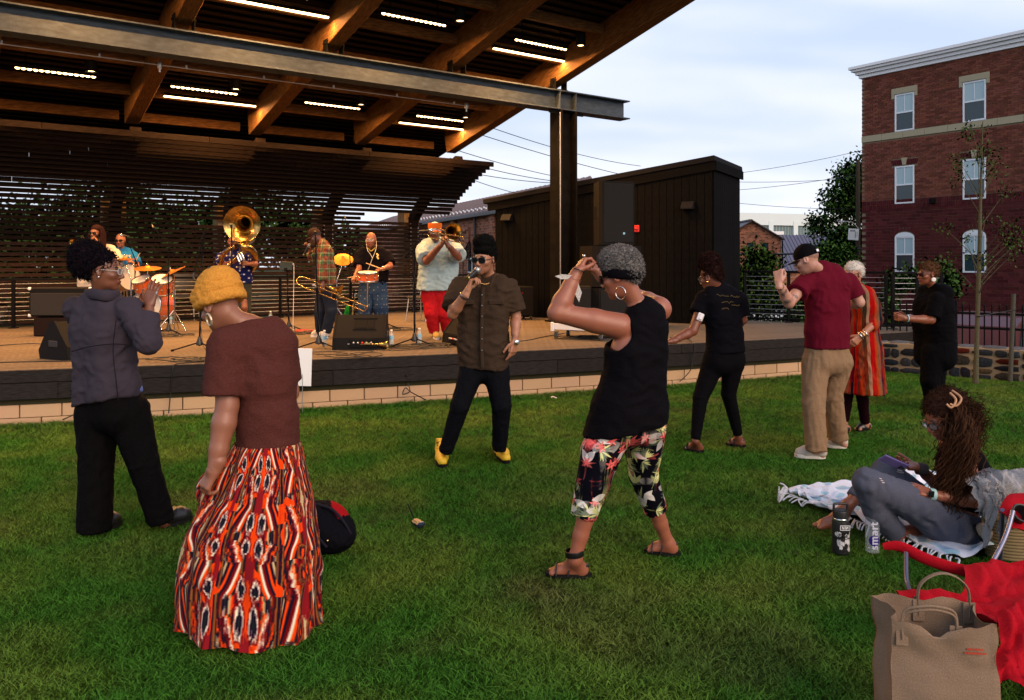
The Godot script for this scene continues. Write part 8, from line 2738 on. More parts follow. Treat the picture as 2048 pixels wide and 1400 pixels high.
func trombonist() -> void:
	var r := rig(V(-1.081, 0.555, -11.454), -6)
	r.fine = 1.5
	r.skin = Color(0.213, 0.070, 0.038)
	r.torso = [[V(-1.111, 1.974, -11.7), 0.023, 0.065], [V(-1.089, 1.93, -11.7), 0.146, 0.090], [V(-1.074, 1.805, -11.7), 0.133, 0.140], [V(-1.089, 1.547, -11.7), 0.095, 0.170], [V(-1.104, 1.253, -11.7), 0.095, 0.170]]
	r.arms = [[V(-1.299, 1.84, -11.6), V(-1.215, 1.671, -11.3), V(-0.977, 1.922, -11.1)], [V(-0.832, 1.84, -11.6), V(-0.76, 1.728, -11.3), V(-0.901, 1.908, -11.1)]]
	r.arm_r = 0.064
	r.hands = [{"f": Vector3(0.45, 0.8, 0.1), "n": Vector3(0.7, -0.3, -0.5), "side": 1.0, "curl": [0.9, 0.9, 1, 1], "s": 1.05}, {"f": Vector3(-0.35, 0.85, 0.1), "n": Vector3(-0.7, -0.3, -0.5), "side": -1.0, "curl": [0.9, 0.9, 1, 1], "s": 1.05}]
	r.legs = [[V(-1.192, 1.216, -11.7), V(-1.167, 0.928, -11.6), V(-1.148, 0.649, -11.7)], [V(-1.001, 1.216, -11.7), V(-0.97, 0.928, -11.6), V(-0.961, 0.66, -11.75)]]
	r.leg_r = 0.08
	r.feet = [[V(-1.154, 0.555, -11.764), V(-1.066, 0.555, -11.379)], [V(-0.982, 0.555, -11.925), V(-0.899, 0.555, -11.53)]]
	look(r, V(-1.114, 2.091, -11.5), Vector3(0.18, -0.04, 1), UY, 1.12)
	r.paint = {"beard": 0.45}
	var o := figure(r, "trombone player in pale blue shirt, red trousers and orange brimmed cap", "band members on the stage")
	garment(r, o, "shirt", [[V(-1.111, 1.959, -11.7), 0.038, 0.080], [V(-1.089, 1.908, -11.7), 0.148, 0.110], [V(-1.067, 1.797, -11.7), 0.132, 0.170], [V(-1.082, 1.547, -11.7), 0.095, 0.200], [V(-1.118, 1.179, -11.7), 0.087, 0.215]], [[[V(-1.291, 1.84, -11.6), V(-1.231, 1.707, -11.38)], [0.115, 0.125], true], [[V(-0.824, 1.84, -11.6), V(-0.774, 1.758, -11.4)], [0.11, 0.12], true]], [[V(-1.118, 1.253, -11.7), Vector3(0, -1, 0)]], cl(0.42, 0.56, 0.60), 0.012, [[V(-1.001, 1.513, -11.45), 0.3, Vector3(0.3, 0.9, 0), 0.008, 8]], 0.010)
	garment(r, o, "trousers", [[V(-1.104, 1.312, -11.7), 0.086, 0.150], [V(-1.104, 1.179, -11.7), 0.088, 0.155]], [[[V(-1.192, 1.164, -11.7), V(-1.167, 0.906, -11.6), V(-1.146, 0.636, -11.68)], [0.13, 0.105, 0.075], true], [[V(-1.001, 1.164, -11.7), V(-0.97, 0.906, -11.6), V(-0.959, 0.647, -11.73)], [0.13, 0.105, 0.075], true]], [], cl(0.50, 0.012, 0.018), 0.01, [], 0.010)
	for i in 2: shoe(r, o, r.feet[i][0] + Vector3(0, 0, -0.12), r.feet[i][1] + Vector3(0, 0, 0.05), cl(0.65, 0.42, 0.12), M.sole_white, 0.05, 0.09, 0.03)
	cap_hat(r, o, cl(0.45, 0.62, 0.66), cl(0.75, 0.16, 0.02))
	var bnd := MB.new()
	bnd.lathe([Vector2(0.104, -0.022), Vector2(0.106, 0.0), Vector2(0.104, 0.042), Vector2(0.10, 0.044)], hp(r, 0, 0.078, -0.010), Basis(r.hb.x * 0.97, r.hb.y * 1.12, r.hb.z * 1.16), 24)
	wear(o, r, "cap_band", bnd, cl(0.75, 0.16, 0.02))
	glasses(r, o, M.frame_pale, M.lens_clear)
	band(r, o, "watch", V(-0.889, 1.888, -11.13), Vector3(0.3, 0.9, 0.2), 0.042, 0.028, M.gold)
	trombone("brass trombone raised to the lips of the player in red trousers", V(-0.832, 2.133, -11.3), V(-1.264, 2.115, -11.55), V(-0.623, 1.977, -10), Vector3(-0.3, 0.9, 0.1))

# ---------------------------------------------------------------- what stands on the stage
func stage_gear() -> void:
	M.orange_shell = mat(lin(0.62, 0.10, 0.012), 0.2)
	M.orange_shell.clearcoat_enabled = true
	M.orange_shell.clearcoat = 1.0
	M.drum_head = mat(lin(0.62, 0.58, 0.5), 0.5)
	M.cymbal = mat(lin(0.42, 0.17, 0.025), 0.5, 1.0)
	M.water = glass(Color(0.85, 0.92, 0.97), 0.15, 0.05)
	M.label_blue = mat(lin(0.25, 0.5, 0.68), 0.5)
	M.cap_white = mat(lin(0.7, 0.72, 0.75), 0.5)
	wedge("black monitor wedge with trumpet lying before it, facing the singer", V(-1.932, 0.555, -10.006), 0.04)
	wedge("black monitor wedge turned sideways beside the man in red trousers", V(-0.79, 0.555, -10.552), -1.05)
	wedge("black monitor wedge half hidden by the woman in the grey jacket", V(-4.806, 0.555, -9.163), 1.1)
	speakers()
	cases()
	mic_stand("straight microphone stand behind the woman in the yellow wrap", V(-3.933, 0.555, -10.006), V(-3.893, 1.952, -10), [V(-3.885, 1.939, -9.98), V(-3.96, 1.532, -9.9)], false)
	mic_stand("boom microphone stand in front of the drum kit", V(-5.224, 0.555, -12.091), V(-5.228, 1.878, -12.1), [V(-5.161, 1.847, -12.05), V(-5.359, 2.181, -11.9)], false)
	mic_stand("microphone stand slanting up to the dreadlocked trumpet player", V(-6.071, 0.555, -12.802), V(-6.07, 1.698, -12.8), [V(-6.022, 1.602, -12.8), V(-6.174, 2.081, -12.7)], true)
	mic_stand("thin straight stand in front of the sousaphone player", V(-3.739, 0.555, -10.616), V(-3.747, 2.118, -10.62), [], false)
	mic_stand("straight stand before the man in the plaid shirt", V(-2.478, 0.555, -10.182), V(-2.521, 2.009, -10.2), [], false)
	mic_stand("tall boom stand between plaid man and snare drummer", V(-2.75, 0.555, -13.497), V(-2.751, 1.896, -13.5), [V(-2.715, 1.921, -13.45), V(-2.794, 2.386, -13.3)], false)
	mic_stand("short stand at the snare drummer's side", V(-2.14, 0.555, -13.29), V(-2.158, 1.318, -13.2), [V(-2.158, 1.301, -13.2), V(-2.2, 1.403, -13.1)], false)
	mic_stand("boom stand with silver microphone beside the trombonist in red trousers", V(-1.294, 0.555, -10.552), V(-1.294, 1.823, -10.55), [V(-1.367, 1.803, -10.55), V(-1.16, 2.077, -10.6)], true)
	mic_stand("boom stand half hidden behind the singer on the lawn", V(-0.832, 0.555, -13.497), V(-0.826, 1.869, -13.4), [V(-0.73, 1.717, -13.35), V(-0.888, 2.082, -13.2)], false)
	tablet_stand()
	drums()
	chair("black stacking chair behind the drum kit", V(-6.301, 0.555, -15.272), 0.2)
	chair("black stacking chair behind the trombonist in red trousers", V(-1.695, 0.555, -15.14), -0.5)
	trumpet("brass trumpet lying on the deck before the wedge", V(-2.058, 0.555, -10.006) + Vector3(0, 0.075, 0), V(-1.567, 0.555, -10.006) + Vector3(0, 0.066, 0), Vector3(0.0, 0.35, 1))
	dolly()
	for q in [[V(-5.487, 0.555, -9.566), "clear water bottle near the stage edge beside the grey jacket"], [V(-2.474, 0.555, -10.488), "clear water bottle beside the plaid man's white shoes"], [V(-1.599, 0.555, -10.552), "clear water bottle next to the lying trumpet's bell"], [V(-1.258, 0.555, -10.814), "clear water bottle at the foot of the silver microphone's stand"], [V(-4.444, 0.555, -14.631), "small clear water bottle alone at the back of the stage"], [V(-6.13, 0.555, -14.271), "small clear water bottle by the drum kit legs"]]: water_bottle(q[0], q[1])
	var k := 0
	for q in [[V(-3.57, 0.555, -8.883), 0.33, 7, "tangled black cables at the stage edge beside the yellow wrap"], [V(-5.205, 0.555, -11.925), 0.4, 7, "black cables round the drum stand feet"], [V(-3.27, 0.555, -12.261), 0.3, 6, "dark cables beside the tablet stand"], [V(-1.264, 0.555, -10.363), 0.55, 9, "tangled black cables beside the sideways wedge"], [V(1.212, 0.555, -11.607), 0.4, 8, "black cables under the silver dolly"], [V(-1.918, 0.555, -9.411), 0.5, 4, "loose cables along the edge before the wedge"], [V(-1.83, 0.555, -12.993), 0.4, 5, "black cables behind the water bottles"]]:
		cable_heap(q[0], q[1], q[2], 100 + k, M.cable, q[3])
		k += 1
	cable_heap(V(-3.269, 0.555, -12.616), 0.22, 5, 120, mat(lin(0.45, 0.03, 0.02), 0.5), "red cable coil beside the tablet stand")
	cable_heap(V(0.887, 0.555, -15.009), 0.16, 2, 121, mat(lin(0.7, 0.16, 0.02), 0.5), "orange cable by the shed wall")
	cable_run("long black cable lying across the deck by the water bottle", [V(-6.845, 0.555, -10.425), V(-6.516, 0.555, -10.747), V(-6.036, 0.555, -10.616), V(-5.988, 0.555, -11.019)])
	cable_run("thin black cable along the stage edge near the grey jacket", [V(-5.716, 0.555, -8.705), V(-5.221, 0.555, -8.793), V(-4.858, 0.555, -8.838), V(-4.129, 0.555, -9.068)])
	cable_run("black cable looping on the deck beside the turned wedge", [V(-4.883, 0.555, -8.883), V(-5.186, 0.555, -9.021), V(-5.382, 0.555, -9.261), V(-5.319, 0.555, -9.566)])
	cable_run("double black cable running from the singer to the dolly", [V(-0.164, 0.555, -10.882), V(0.182, 0.555, -11.161), V(0.488, 0.555, -11.764), V(0.823, 0.555, -12.348)])
	var e1: Vector3 = V(-3.625, 0.555, -8.577)
	cable_run("black cable hanging down the stage front beside the yellow wrap", [V(-3.407, 0.555, -8.793), V(-3.563, 0.555, -8.662), e1 + Vector3(0, 0.0, 0.0), Vector3(e1.x - 0.02, 0.50, front(e1.x) + 0.05), Vector3(e1.x - 0.05, 0.2, front(e1.x) + 0.04), Vector3(e1.x - 0.04, 0.04, front(e1.x) + 0.10)])
	var e2: Vector3 = V(-4.585, 0.555, -8.136)
	cable_run("black cable hanging crooked below the stage by the grey jacket", [Vector3(e2.x + 0.0, 0.32, front(e2.x) + 0.02), Vector3(e2.x, 0.2, front(e2.x) - 0.04), Vector3(e2.x + 0.06, 0.1, front(e2.x) - 0.03), Vector3(e2.x - 0.04, 0.03, front(e2.x) + 0.1)])
	var e3: Vector3 = V(-1.256, 0.555, -9.163)
	cable_run("knotted black cable hanging under the stage before the trumpet", [Vector3(e3.x, 0.33, front(e3.x) + 0.03), Vector3(e3.x + 0.02, 0.22, front(e3.x) - 0.02), Vector3(e3.x + 0.05, 0.13, front(e3.x) + 0.02), Vector3(e3.x - 0.03, 0.10, front(e3.x) + 0.05), Vector3(e3.x + 0.0, 0.17, front(e3.x) + 0.03), Vector3(e3.x + 0.07, 0.12, front(e3.x) + 0.04), Vector3(e3.x + 0.25, 0.04, front(e3.x) + 0.1)])
	var e4: Vector3 = V(2.41, 0.555, -10.616)
	cable_run("black cable hanging in an arc beside the woman with the arm patch", [V(2.307, 0.555, -11.607), V(2.509, 0.555, -11.53), e4 + Vector3(0, 0.02, 0.0), Vector3(e4.x + 0.05, 0.45, front(e4.x) + 0.06), Vector3(e4.x + 0.02, 0.2, front(e4.x) + 0.06), Vector3(e4.x - 0.13, 0.03, front(e4.x) + 0.05)])

func wedge(label: String, at: Vector3, turn: float) -> void:
	var o := thing("monitor_wedge", label, "speaker", at, "monitor wedges on the stage", turn)
	var side := [Vector2(0, 0.0), Vector2(0.02, 0.15), Vector2(0.25, 0.43), Vector2(0.32, 0.42), Vector2(0.52, 0.10), Vector2(0.50, 0.0)]
	var body := MB.new()
	body.prism(side, Vector3(0, 0, 0), Basis(Vector3(0, 0, -1), UY, Vector3.RIGHT), 0.62)
	part("cabinet", body, M.cabinet, o)
	for e in [-0.318, 0.318]:
		var ch := MB.new()
		ch.prism([Vector2(-0.005, 0.0), Vector2(0.015, 0.155), Vector2(0.245, 0.44), Vector2(0.325, 0.43), Vector2(0.528, 0.10), Vector2(0.505, 0.0)], Vector3(e, 0, 0), Basis(Vector3(0, 0, -1), UY, Vector3.RIGHT), 0.022)
		part("side_cheek", ch, M.cabinet, o)
		var h := MB.new()
		h.box(Vector3(e * 1.04, 0.18, -0.26), Vector3(0.012, 0.07, 0.16), BI, 0.005)
		part("side_handle", h, M.plastic, o)
	var sl := Vector3(0, 0.28, -0.23).normalized()
	var nn := Vector3(0, 0.23, 0.28).normalized()
	var bs := Basis(Vector3.RIGHT, sl, nn)
	var mid := Vector3(0.06, 0.315, -0.155)
	for q in [[-0.05, 0.16], [0.085, 0.075]]:
		var r := MB.new()
		r.box(mid + bs * Vector3(q[0], 0, 0.0), Vector3(q[1], 0.13, 0.01), bs, 0.003)
		part("handle_recess", r, M.rubber, o)
	var rim := MB.new()
	for q in [[0, 0.085, 0.30, 0.012], [0, -0.085, 0.30, 0.012]]: rim.box(mid + bs * Vector3(q[0], q[1], 0.004), Vector3(q[2], q[3], 0.012), bs, 0.004)
	part("handle_rim", rim, M.cabinet, o)
	var gr := MB.new()
	gr.box(Vector3(0, 0.265, -0.428), Vector3(0.58, 0.012, 0.34), Basis(Vector3.RIGHT, -0.99))
	part("grille", gr, M.grille, o)
	var pn := MB.new()
	pn.box(Vector3(0.06, 0.085, 0.0), Vector3(0.34, 0.11, 0.012), Basis(Vector3.RIGHT, -0.13), 0.003)
	part("input_panel", pn, M.rubber, o)
	for k in 5:
		var kb := MB.new()
		kb.lathe([Vector2(0.014, 0), Vector2(0.012, 0.02), Vector2(0.001, 0.021)], Vector3(-0.06 + k * 0.055, 0.09, 0.006), Basis(Vector3.RIGHT, Vector3.BACK, Vector3.DOWN), 10)
		part("knob", kb, M.red if k == 2 else M.gray_metal, o)

func speakers() -> void:
	var at: Vector3 = V(1.681, 0.555, -13.497)
	var sub := thing("subwoofer", "tall black subwoofer stack beside the steel column", "speaker", at, "", 0.28)
	for k in 2:
		var mb := MB.new()
		mb.prism([Vector2(-0.44, -0.33), Vector2(0.44, -0.33), Vector2(0.44, 0.24), Vector2(0.35, 0.33), Vector2(-0.35, 0.33), Vector2(-0.44, 0.24)], Vector3(0, 0.34 + k * 0.70, 0), Basis(Vector3.RIGHT, Vector3.BACK, Vector3.DOWN), 0.68)
		part("cabinet", mb, M.cabinet, sub)
		var g := MB.new()
		g.box(Vector3(0, 0.34 + k * 0.70, 0.334), Vector3(0.66, 0.60, 0.014), BI, 0.004)
		part("grille", g, M.grille, sub)
	var top := thing("loudspeaker", "tall black loudspeaker on top of the subwoofer stack", "speaker", at + Vector3(0.03, 1.40, 0), "", 0.30)
	var tb := MB.new()
	tb.prism([Vector2(-0.24, -0.26), Vector2(0.24, -0.26), Vector2(0.325, 0.16), Vector2(0.29, 0.22), Vector2(-0.29, 0.22), Vector2(-0.325, 0.16)], Vector3(0, 0.53, 0), Basis(Vector3.RIGHT, Vector3.BACK, Vector3.DOWN), 1.06)
	part("cabinet", tb, M.cabinet, top)
	var g2 := MB.new()
	g2.box(Vector3(0, 0.53, 0.224), Vector3(0.53, 0.98, 0.014), BI, 0.004)
	part("grille", g2, M.grille, top)
	var hd := MB.new()
	hd.box(Vector3(-0.29, 0.55, -0.05), Vector3(0.02, 0.22, 0.12), Basis(UY, 0.2), 0.006)
	part("side_handle", hd, M.rubber, top)
	var bd := MB.new()
	bd.box(Vector3(0.10, 0.19, 0.233), Vector3(0.035, 0.035, 0.004), BI, 0.001)
	part("badge", bd, M.label_blue, top)
	var s3 := thing("monitor_speaker", "grey fronted speaker box standing beside the subwoofer", "speaker", V(1.095, 0.555, -12.802), "", -0.1)
	var b3 := MB.new()
	b3.box(Vector3(0, 0.36, -0.2), Vector3(0.36, 0.72, 0.4), BI, 0.015)
	part("cabinet", b3, M.cabinet, s3)
	var g3 := MB.new()
	g3.box(Vector3(0, 0.36, 0.004), Vector3(0.33, 0.66, 0.014), BI, 0.004)
	part("grille", g3, M.grille, s3)
	var am := thing("rack_case", "black amplifier rack on castors by the shed wall", "amplifier", V(0.221, 0.555, -15.272), "", 0.35)
	var mb2 := MB.new()
	mb2.box(Vector3(0, 0.36, -0.25), Vector3(0.42, 0.56, 0.5), BI, 0.012)
	part("cabinet", mb2, M.cabinet, am)
	var pn := MB.new()
	for k in 5: pn.box(Vector3(-0.214, 0.18 + k * 0.1, -0.25), Vector3(0.01, 0.08, 0.42), BI, 0.003)
	part("front_panel", pn, M.rubber, am)
	for q in [[-0.17, -0.05], [0.17, -0.05], [-0.17, -0.45], [0.17, -0.45]]: castor(am, Vector3(q[0], 0, q[1]), 0.045)
	for k in 3:
		var d := MB.new()
		d.box(Vector3(-0.12 + k * 0.05, 0.52, 0.004), Vector3(0.015, 0.015, 0.01))
		part("status_lamp", d, M.red, am)

func castor(o: Node3D, at: Vector3, r: float) -> void:
	var w := MB.new()
	w.lathe([Vector2(0.001, -0.016), Vector2(r, -0.014), Vector2(r, 0.014), Vector2(0.001, 0.016)], at + Vector3(0, r, 0), Basis(UY, Vector3.RIGHT, Vector3.FORWARD), 14)
	var wh := part("castor", w, mat(lin(0.06, 0.06, 0.06), 0.6), o)
	var f := MB.new()
	for e in [-0.022, 0.022]: f.box(at + Vector3(e, r * 1.4, 0), Vector3(0.005, r * 1.3, 0.03))
	f.box(at + Vector3(0, r * 2.08, 0), Vector3(0.07, 0.008, 0.07))
	part("fork", f, M.gray_metal, wh)

func cases() -> void:
	var lo := thing("speaker_case", "dark low cabinet under the flat amplifier case", "case", V(-6.883, 0.555, -11.844), "", 0.05)
	var mb := MB.new()
	mb.box(Vector3(0, 0.14, -0.22), Vector3(0.50, 0.28, 0.42), BI, 0.015)
	part("cabinet", mb, mat(lin(0.016, 0.009, 0.007), 0.7), lo)
	for e in [-0.2, 0.2]:
		var ft := MB.new()
		ft.box(Vector3(e, 0.285, -0.22), Vector3(0.06, 0.012, 0.3))
		part("foot", ft, M.rubber, lo)
	var hi := thing("amplifier_case", "wide grey cloth fronted amplifier case with metal corners", "amplifier", V(-6.749, 0.555, -11.844) + Vector3(0, 0.292, 0), "", 0.05)
	var m2 := MB.new()
	m2.box(Vector3(0, 0.22, -0.2), Vector3(0.90, 0.43, 0.36), BI, 0.015)
	part("cabinet", m2, M.cabinet, hi)
	var g := MB.new()
	g.box(Vector3(0, 0.19, -0.016), Vector3(0.84, 0.33, 0.014), BI, 0.004)
	part("grille_cloth", g, mat(lin(0.05, 0.045, 0.04), 0.9, 0, T.speck, Vector3(30, 30, 30)), hi)
	for ex in [-0.44, 0.44]:
		for ey in [0.02, 0.42]:
			var c := MB.new()
			c.box(Vector3(ex, ey, -0.03), Vector3(0.045, 0.045, 0.045), BI, 0.012)
			part("corner", c, M.cap_white, hi)
	for q in [[V(-7.035, 1.154, -11.95), "black slumped cloth bag on the amplifier case", Vector3(0.17, 0.07, 0.1)], [V(-6.689, 1.154, -11.95), "second low black cloth bag on the amplifier case", Vector3(0.15, 0.055, 0.1)]]:
		var f := Fld.new(q[0] - Vector3(0.3, 0.15, 0.3), q[0] + Vector3(0.3, 0.2, 0.3), 0.014)
		f.ell(q[0] + Vector3(0, 0.02, -0.1), q[2])
		f.ell(q[0] + Vector3(-0.06, 0.05, -0.1), q[2] * 0.6)
		var bm := MB.new()
		f.to(bm)
		crease(bm, 0.012, Vector3(10, 10, 10), 33)
		solo("cloth_bag", put(bm, q[0]), cl(0.012, 0.011, 0.01), q[1], "bag", q[0])
	var dc := thing("drum_case", "black round case with silver hoop at the stage side", "case", V(-9.096, 0.555, -14.041))
	var dm := MB.new()
	dm.lathe([Vector2(0.001, 0), Vector2(0.17, 0), Vector2(0.18, 0.03), Vector2(0.18, 0.22), Vector2(0.15, 0.28), Vector2(0.001, 0.29)], Z0, BI, 24)
	part("case_body", dm, M.plastic, dc)
	var hm := MB.new()
	hm.lathe([Vector2(0.18, 0.12), Vector2(0.188, 0.125), Vector2(0.188, 0.165), Vector2(0.18, 0.17)], Z0, BI, 24)
	part("hoop", hm, M.chrome, dc)

func mic_stand(label: String, base: Vector3, top: Vector3, boom: Array, mic: bool) -> void:
	var o := thing("mic_stand", label, "stand", base, "microphone stands on the stage")
	var t := top - base
	var p := MB.new()
	p.tube([Vector3(0, 0.05, 0), Vector3(t.x * 0.45, t.y * 0.5, t.z * 0.45)], 0.0125, 8)
	p.tube([Vector3(t.x * 0.45, t.y * 0.5, t.z * 0.45), t], 0.009, 8)
	p.tube([Vector3(t.x * 0.43, t.y * 0.48, t.z * 0.43), Vector3(t.x * 0.48, t.y * 0.53, t.z * 0.48)], 0.019, 8)
	part("pole", p, M.black_metal, o)
	var hub := MB.new()
	hub.lathe([Vector2(0.04, 0.06), Vector2(0.045, 0.08), Vector2(0.022, 0.15), Vector2(0.014, 0.17)], Z0, BI, 10)
	part("hub", hub, M.plastic, o)
	for k in 3:
		var a := 0.5 + TAU * k / 3
		var d := Vector3(cos(a), 0, sin(a))
		var l := MB.new()
		l.tube([d * 0.03 + Vector3(0, 0.09, 0), d * 0.32 + Vector3(0, 0.012, 0)], 0.009, 6)
		l.tube([d * 0.30 + Vector3(0, 0.016, 0), d * 0.335 + Vector3(0, 0.010, 0)], 0.014, 6)
		part("leg", l, M.black_metal, o)
	if boom.size() > 1:
		var a: Vector3 = boom[0] - base; var b: Vector3 = boom[1] - base
		var bm := MB.new()
		bm.tube([a - (b - a).normalized() * 0.06, b], 0.0075, 6)
		bm.tube([a - (b - a).normalized() * 0.10, a - (b - a).normalized() * 0.03], 0.016, 8)
		bm.ball(t + (a - t) * 0.5, Vector3(0.022, 0.022, 0.022))
		part("boom", bm, M.black_metal, o)
		var hd := MB.new()
		var dd := (b - a).normalized()
		if mic:
			var m0 := b; var fw := Vector3(0.9, 0.05, 0.2) if b.x > a.x else Vector3(-0.25, 0.1, 0.9)
			hd.tube([m0 - fw * 0.09, m0 + fw * 0.06], [0.011, 0.017], 10)
			part("microphone", hd, M.plastic, o)
			var gr := MB.new()
			gr.ball(m0 + fw * 0.09, Vector3(0.027, 0.027, 0.027))
			part("mic_grille", gr, M.chrome, o)
		else:
			hd.tube([b, b + dd * 0.05, b + dd * 0.05 + Vector3(0.03, -0.05, 0.02)], 0.011, 8)
			part("mic_clip", hd, M.plastic, o)
	else:
		var hd := MB.new()
		hd.tube([t, t + Vector3(0, 0.05, 0.02)], 0.016, 8)
		part("mic_clip", hd, M.plastic, o)
	var cb := MB.new()
	cb.tube(curve([t * 0.85 + Vector3(0.02, 0, 0.01), t * 0.5 + Vector3(-0.02, 0, 0.025), t * 0.2 + Vector3(0.02, 0, 0.02), Vector3(0.1, 0.008, 0.06), Vector3(0.35, 0.008, 0.10)], 6), 0.0035, 5)
	part("cable", cb, M.cable, o)

func tablet_stand() -> void:
	var b: Vector3 = V(-3.618, 0.555, -12.897)
	mic_stand("thin black stand that carries the tablet", b, V(-3.637, 1.537, -12.85), [], false)
	var c: Vector3 = V(-3.639, 1.602, -12.8)
	var o := thing("tablet", "tablet screen clamped on its stand before the slats", "tablet", c)
	var bs := Basis(Vector3.RIGHT, -0.25)
	var m := MB.new()
	m.box(Z0, Vector3(0.20, 0.14, 0.012), bs, 0.004)
	part("case", m, M.plastic, o)
	var s := MB.new()
	s.box(bs * Vector3(0, 0, 0.007), Vector3(0.185, 0.125, 0.002), bs)
	part("screen", s, mat(lin(0.02, 0.025, 0.008), 0.1), o)
	var cl_ := MB.new()
	cl_.box(bs * Vector3(0, -0.06, 0.012), Vector3(0.05, 0.05, 0.02), bs, 0.004)
	part("clamp", cl_, M.black_metal, o)
	var w := MB.new()
	w.tube(curve([Vector3(0.10, 0.02, 0), Vector3(0.13, 0.0, 0.01), Vector3(0.125, -0.5, 0.01), Vector3(0.12, -0.9, 0.02), Vector3(0.13, b.y - c.y + 0.01, 0.05)], 6), 0.004, 5)
	solo("charger_cable", w, M.cap_white, "white charger cable hanging from the tablet", "cable", c)

func drum(called: String, label: String, c: Vector3, axis: Vector3, r: float, deep: float, shell: Material, legs := []) -> Node3D:
	var o := thing(called, label, "drum", c)
	var f := fit(axis)
	var b := Basis(f.x, f.z, -f.y)
	var s := MB.new()
	s.lathe([Vector2(r, -deep / 2), Vector2(r, deep / 2)], Z0, b, 28)
	part("shell", s, shell, o)
	for e in [-1.0, 1.0]:
		var h := MB.new()
		h.lathe([Vector2(r + 0.002, e * deep / 2 - 0.012), Vector2(r + 0.012, e * deep / 2 - 0.012), Vector2(r + 0.012, e * deep / 2 + 0.014), Vector2(r + 0.002, e * deep / 2 + 0.014)], Z0, b, 28)
		part("hoop", h, M.chrome, o)
		var hd := MB.new()
		hd.lathe([Vector2(r, e * (deep / 2 + 0.004)), Vector2(0.001, e * (deep / 2 + 0.005))], Z0, b, 28)
		part("drum_head", hd, M.drum_head, o)
	for k in 8:
		var a := TAU * k / 8
		var d := b * Vector3(cos(a), 0, sin(a))
		var l := MB.new()
		l.tube([d * (r + 0.012) - axis.normalized() * deep * 0.5, d * (r + 0.012) + axis.normalized() * deep * 0.5], 0.004, 5)
		l.ball(d * (r + 0.008), Vector3(0.012, 0.02, 0.012))
		part("lug", l, M.chrome, o)
	for q in legs:
		var l := MB.new()
		l.tube([q[0] - c, q[1] - c], 0.011, 7)
		part("stand_leg", l, M.chrome, o)
	return o

func cymbal(label: String, c: Vector3, axis: Vector3, r: float, foot: Vector3) -> void:
	var o := thing("cymbal", label, "cymbal", foot)
	var f := fit(axis)
	var b := Basis(f.x, f.z, -f.y)
	var m := MB.new()
	m.lathe([Vector2(r, 0), Vector2(r * 0.6, 0.012), Vector2(r * 0.25, 0.022), Vector2(r * 0.16, 0.042), Vector2(0.006, 0.05)], c - foot, b, 32)
	m.lathe([Vector2(0.006, 0.046), Vector2(r * 0.16, 0.038), Vector2(r * 0.25, 0.018), Vector2(r * 0.6, 0.008), Vector2(r, -0.002)], c - foot, b, 32)
	part("plate", m, M.cymbal, o)
	var s := MB.new()
	var t := c - foot
	s.tube([t + axis.normalized() * 0.09, t - axis.normalized() * 0.06, Vector3(0.0, t.y * 0.7, 0.0)], 0.008, 7)
	s.tube([Vector3(0, t.y * 0.7, 0), Vector3(0, 0.12, 0)], 0.0125, 8)
	s.ball(t + axis.normalized() * 0.065, Vector3(0.018, 0.014, 0.018))
	part("stand", s, M.chrome, o)
	for k in 3:
		var a := TAU * k / 3 + 0.4
		var l := MB.new()
		l.tube([Vector3(0, 0.34, 0), Vector3(cos(a) * 0.26, 0.01, sin(a) * 0.26)], 0.009, 6)
		l.tube([Vector3(0, 0.14, 0), Vector3(cos(a) * 0.15, 0.14, sin(a) * 0.15)], 0.007, 6)
		part("leg", l, M.chrome, o)

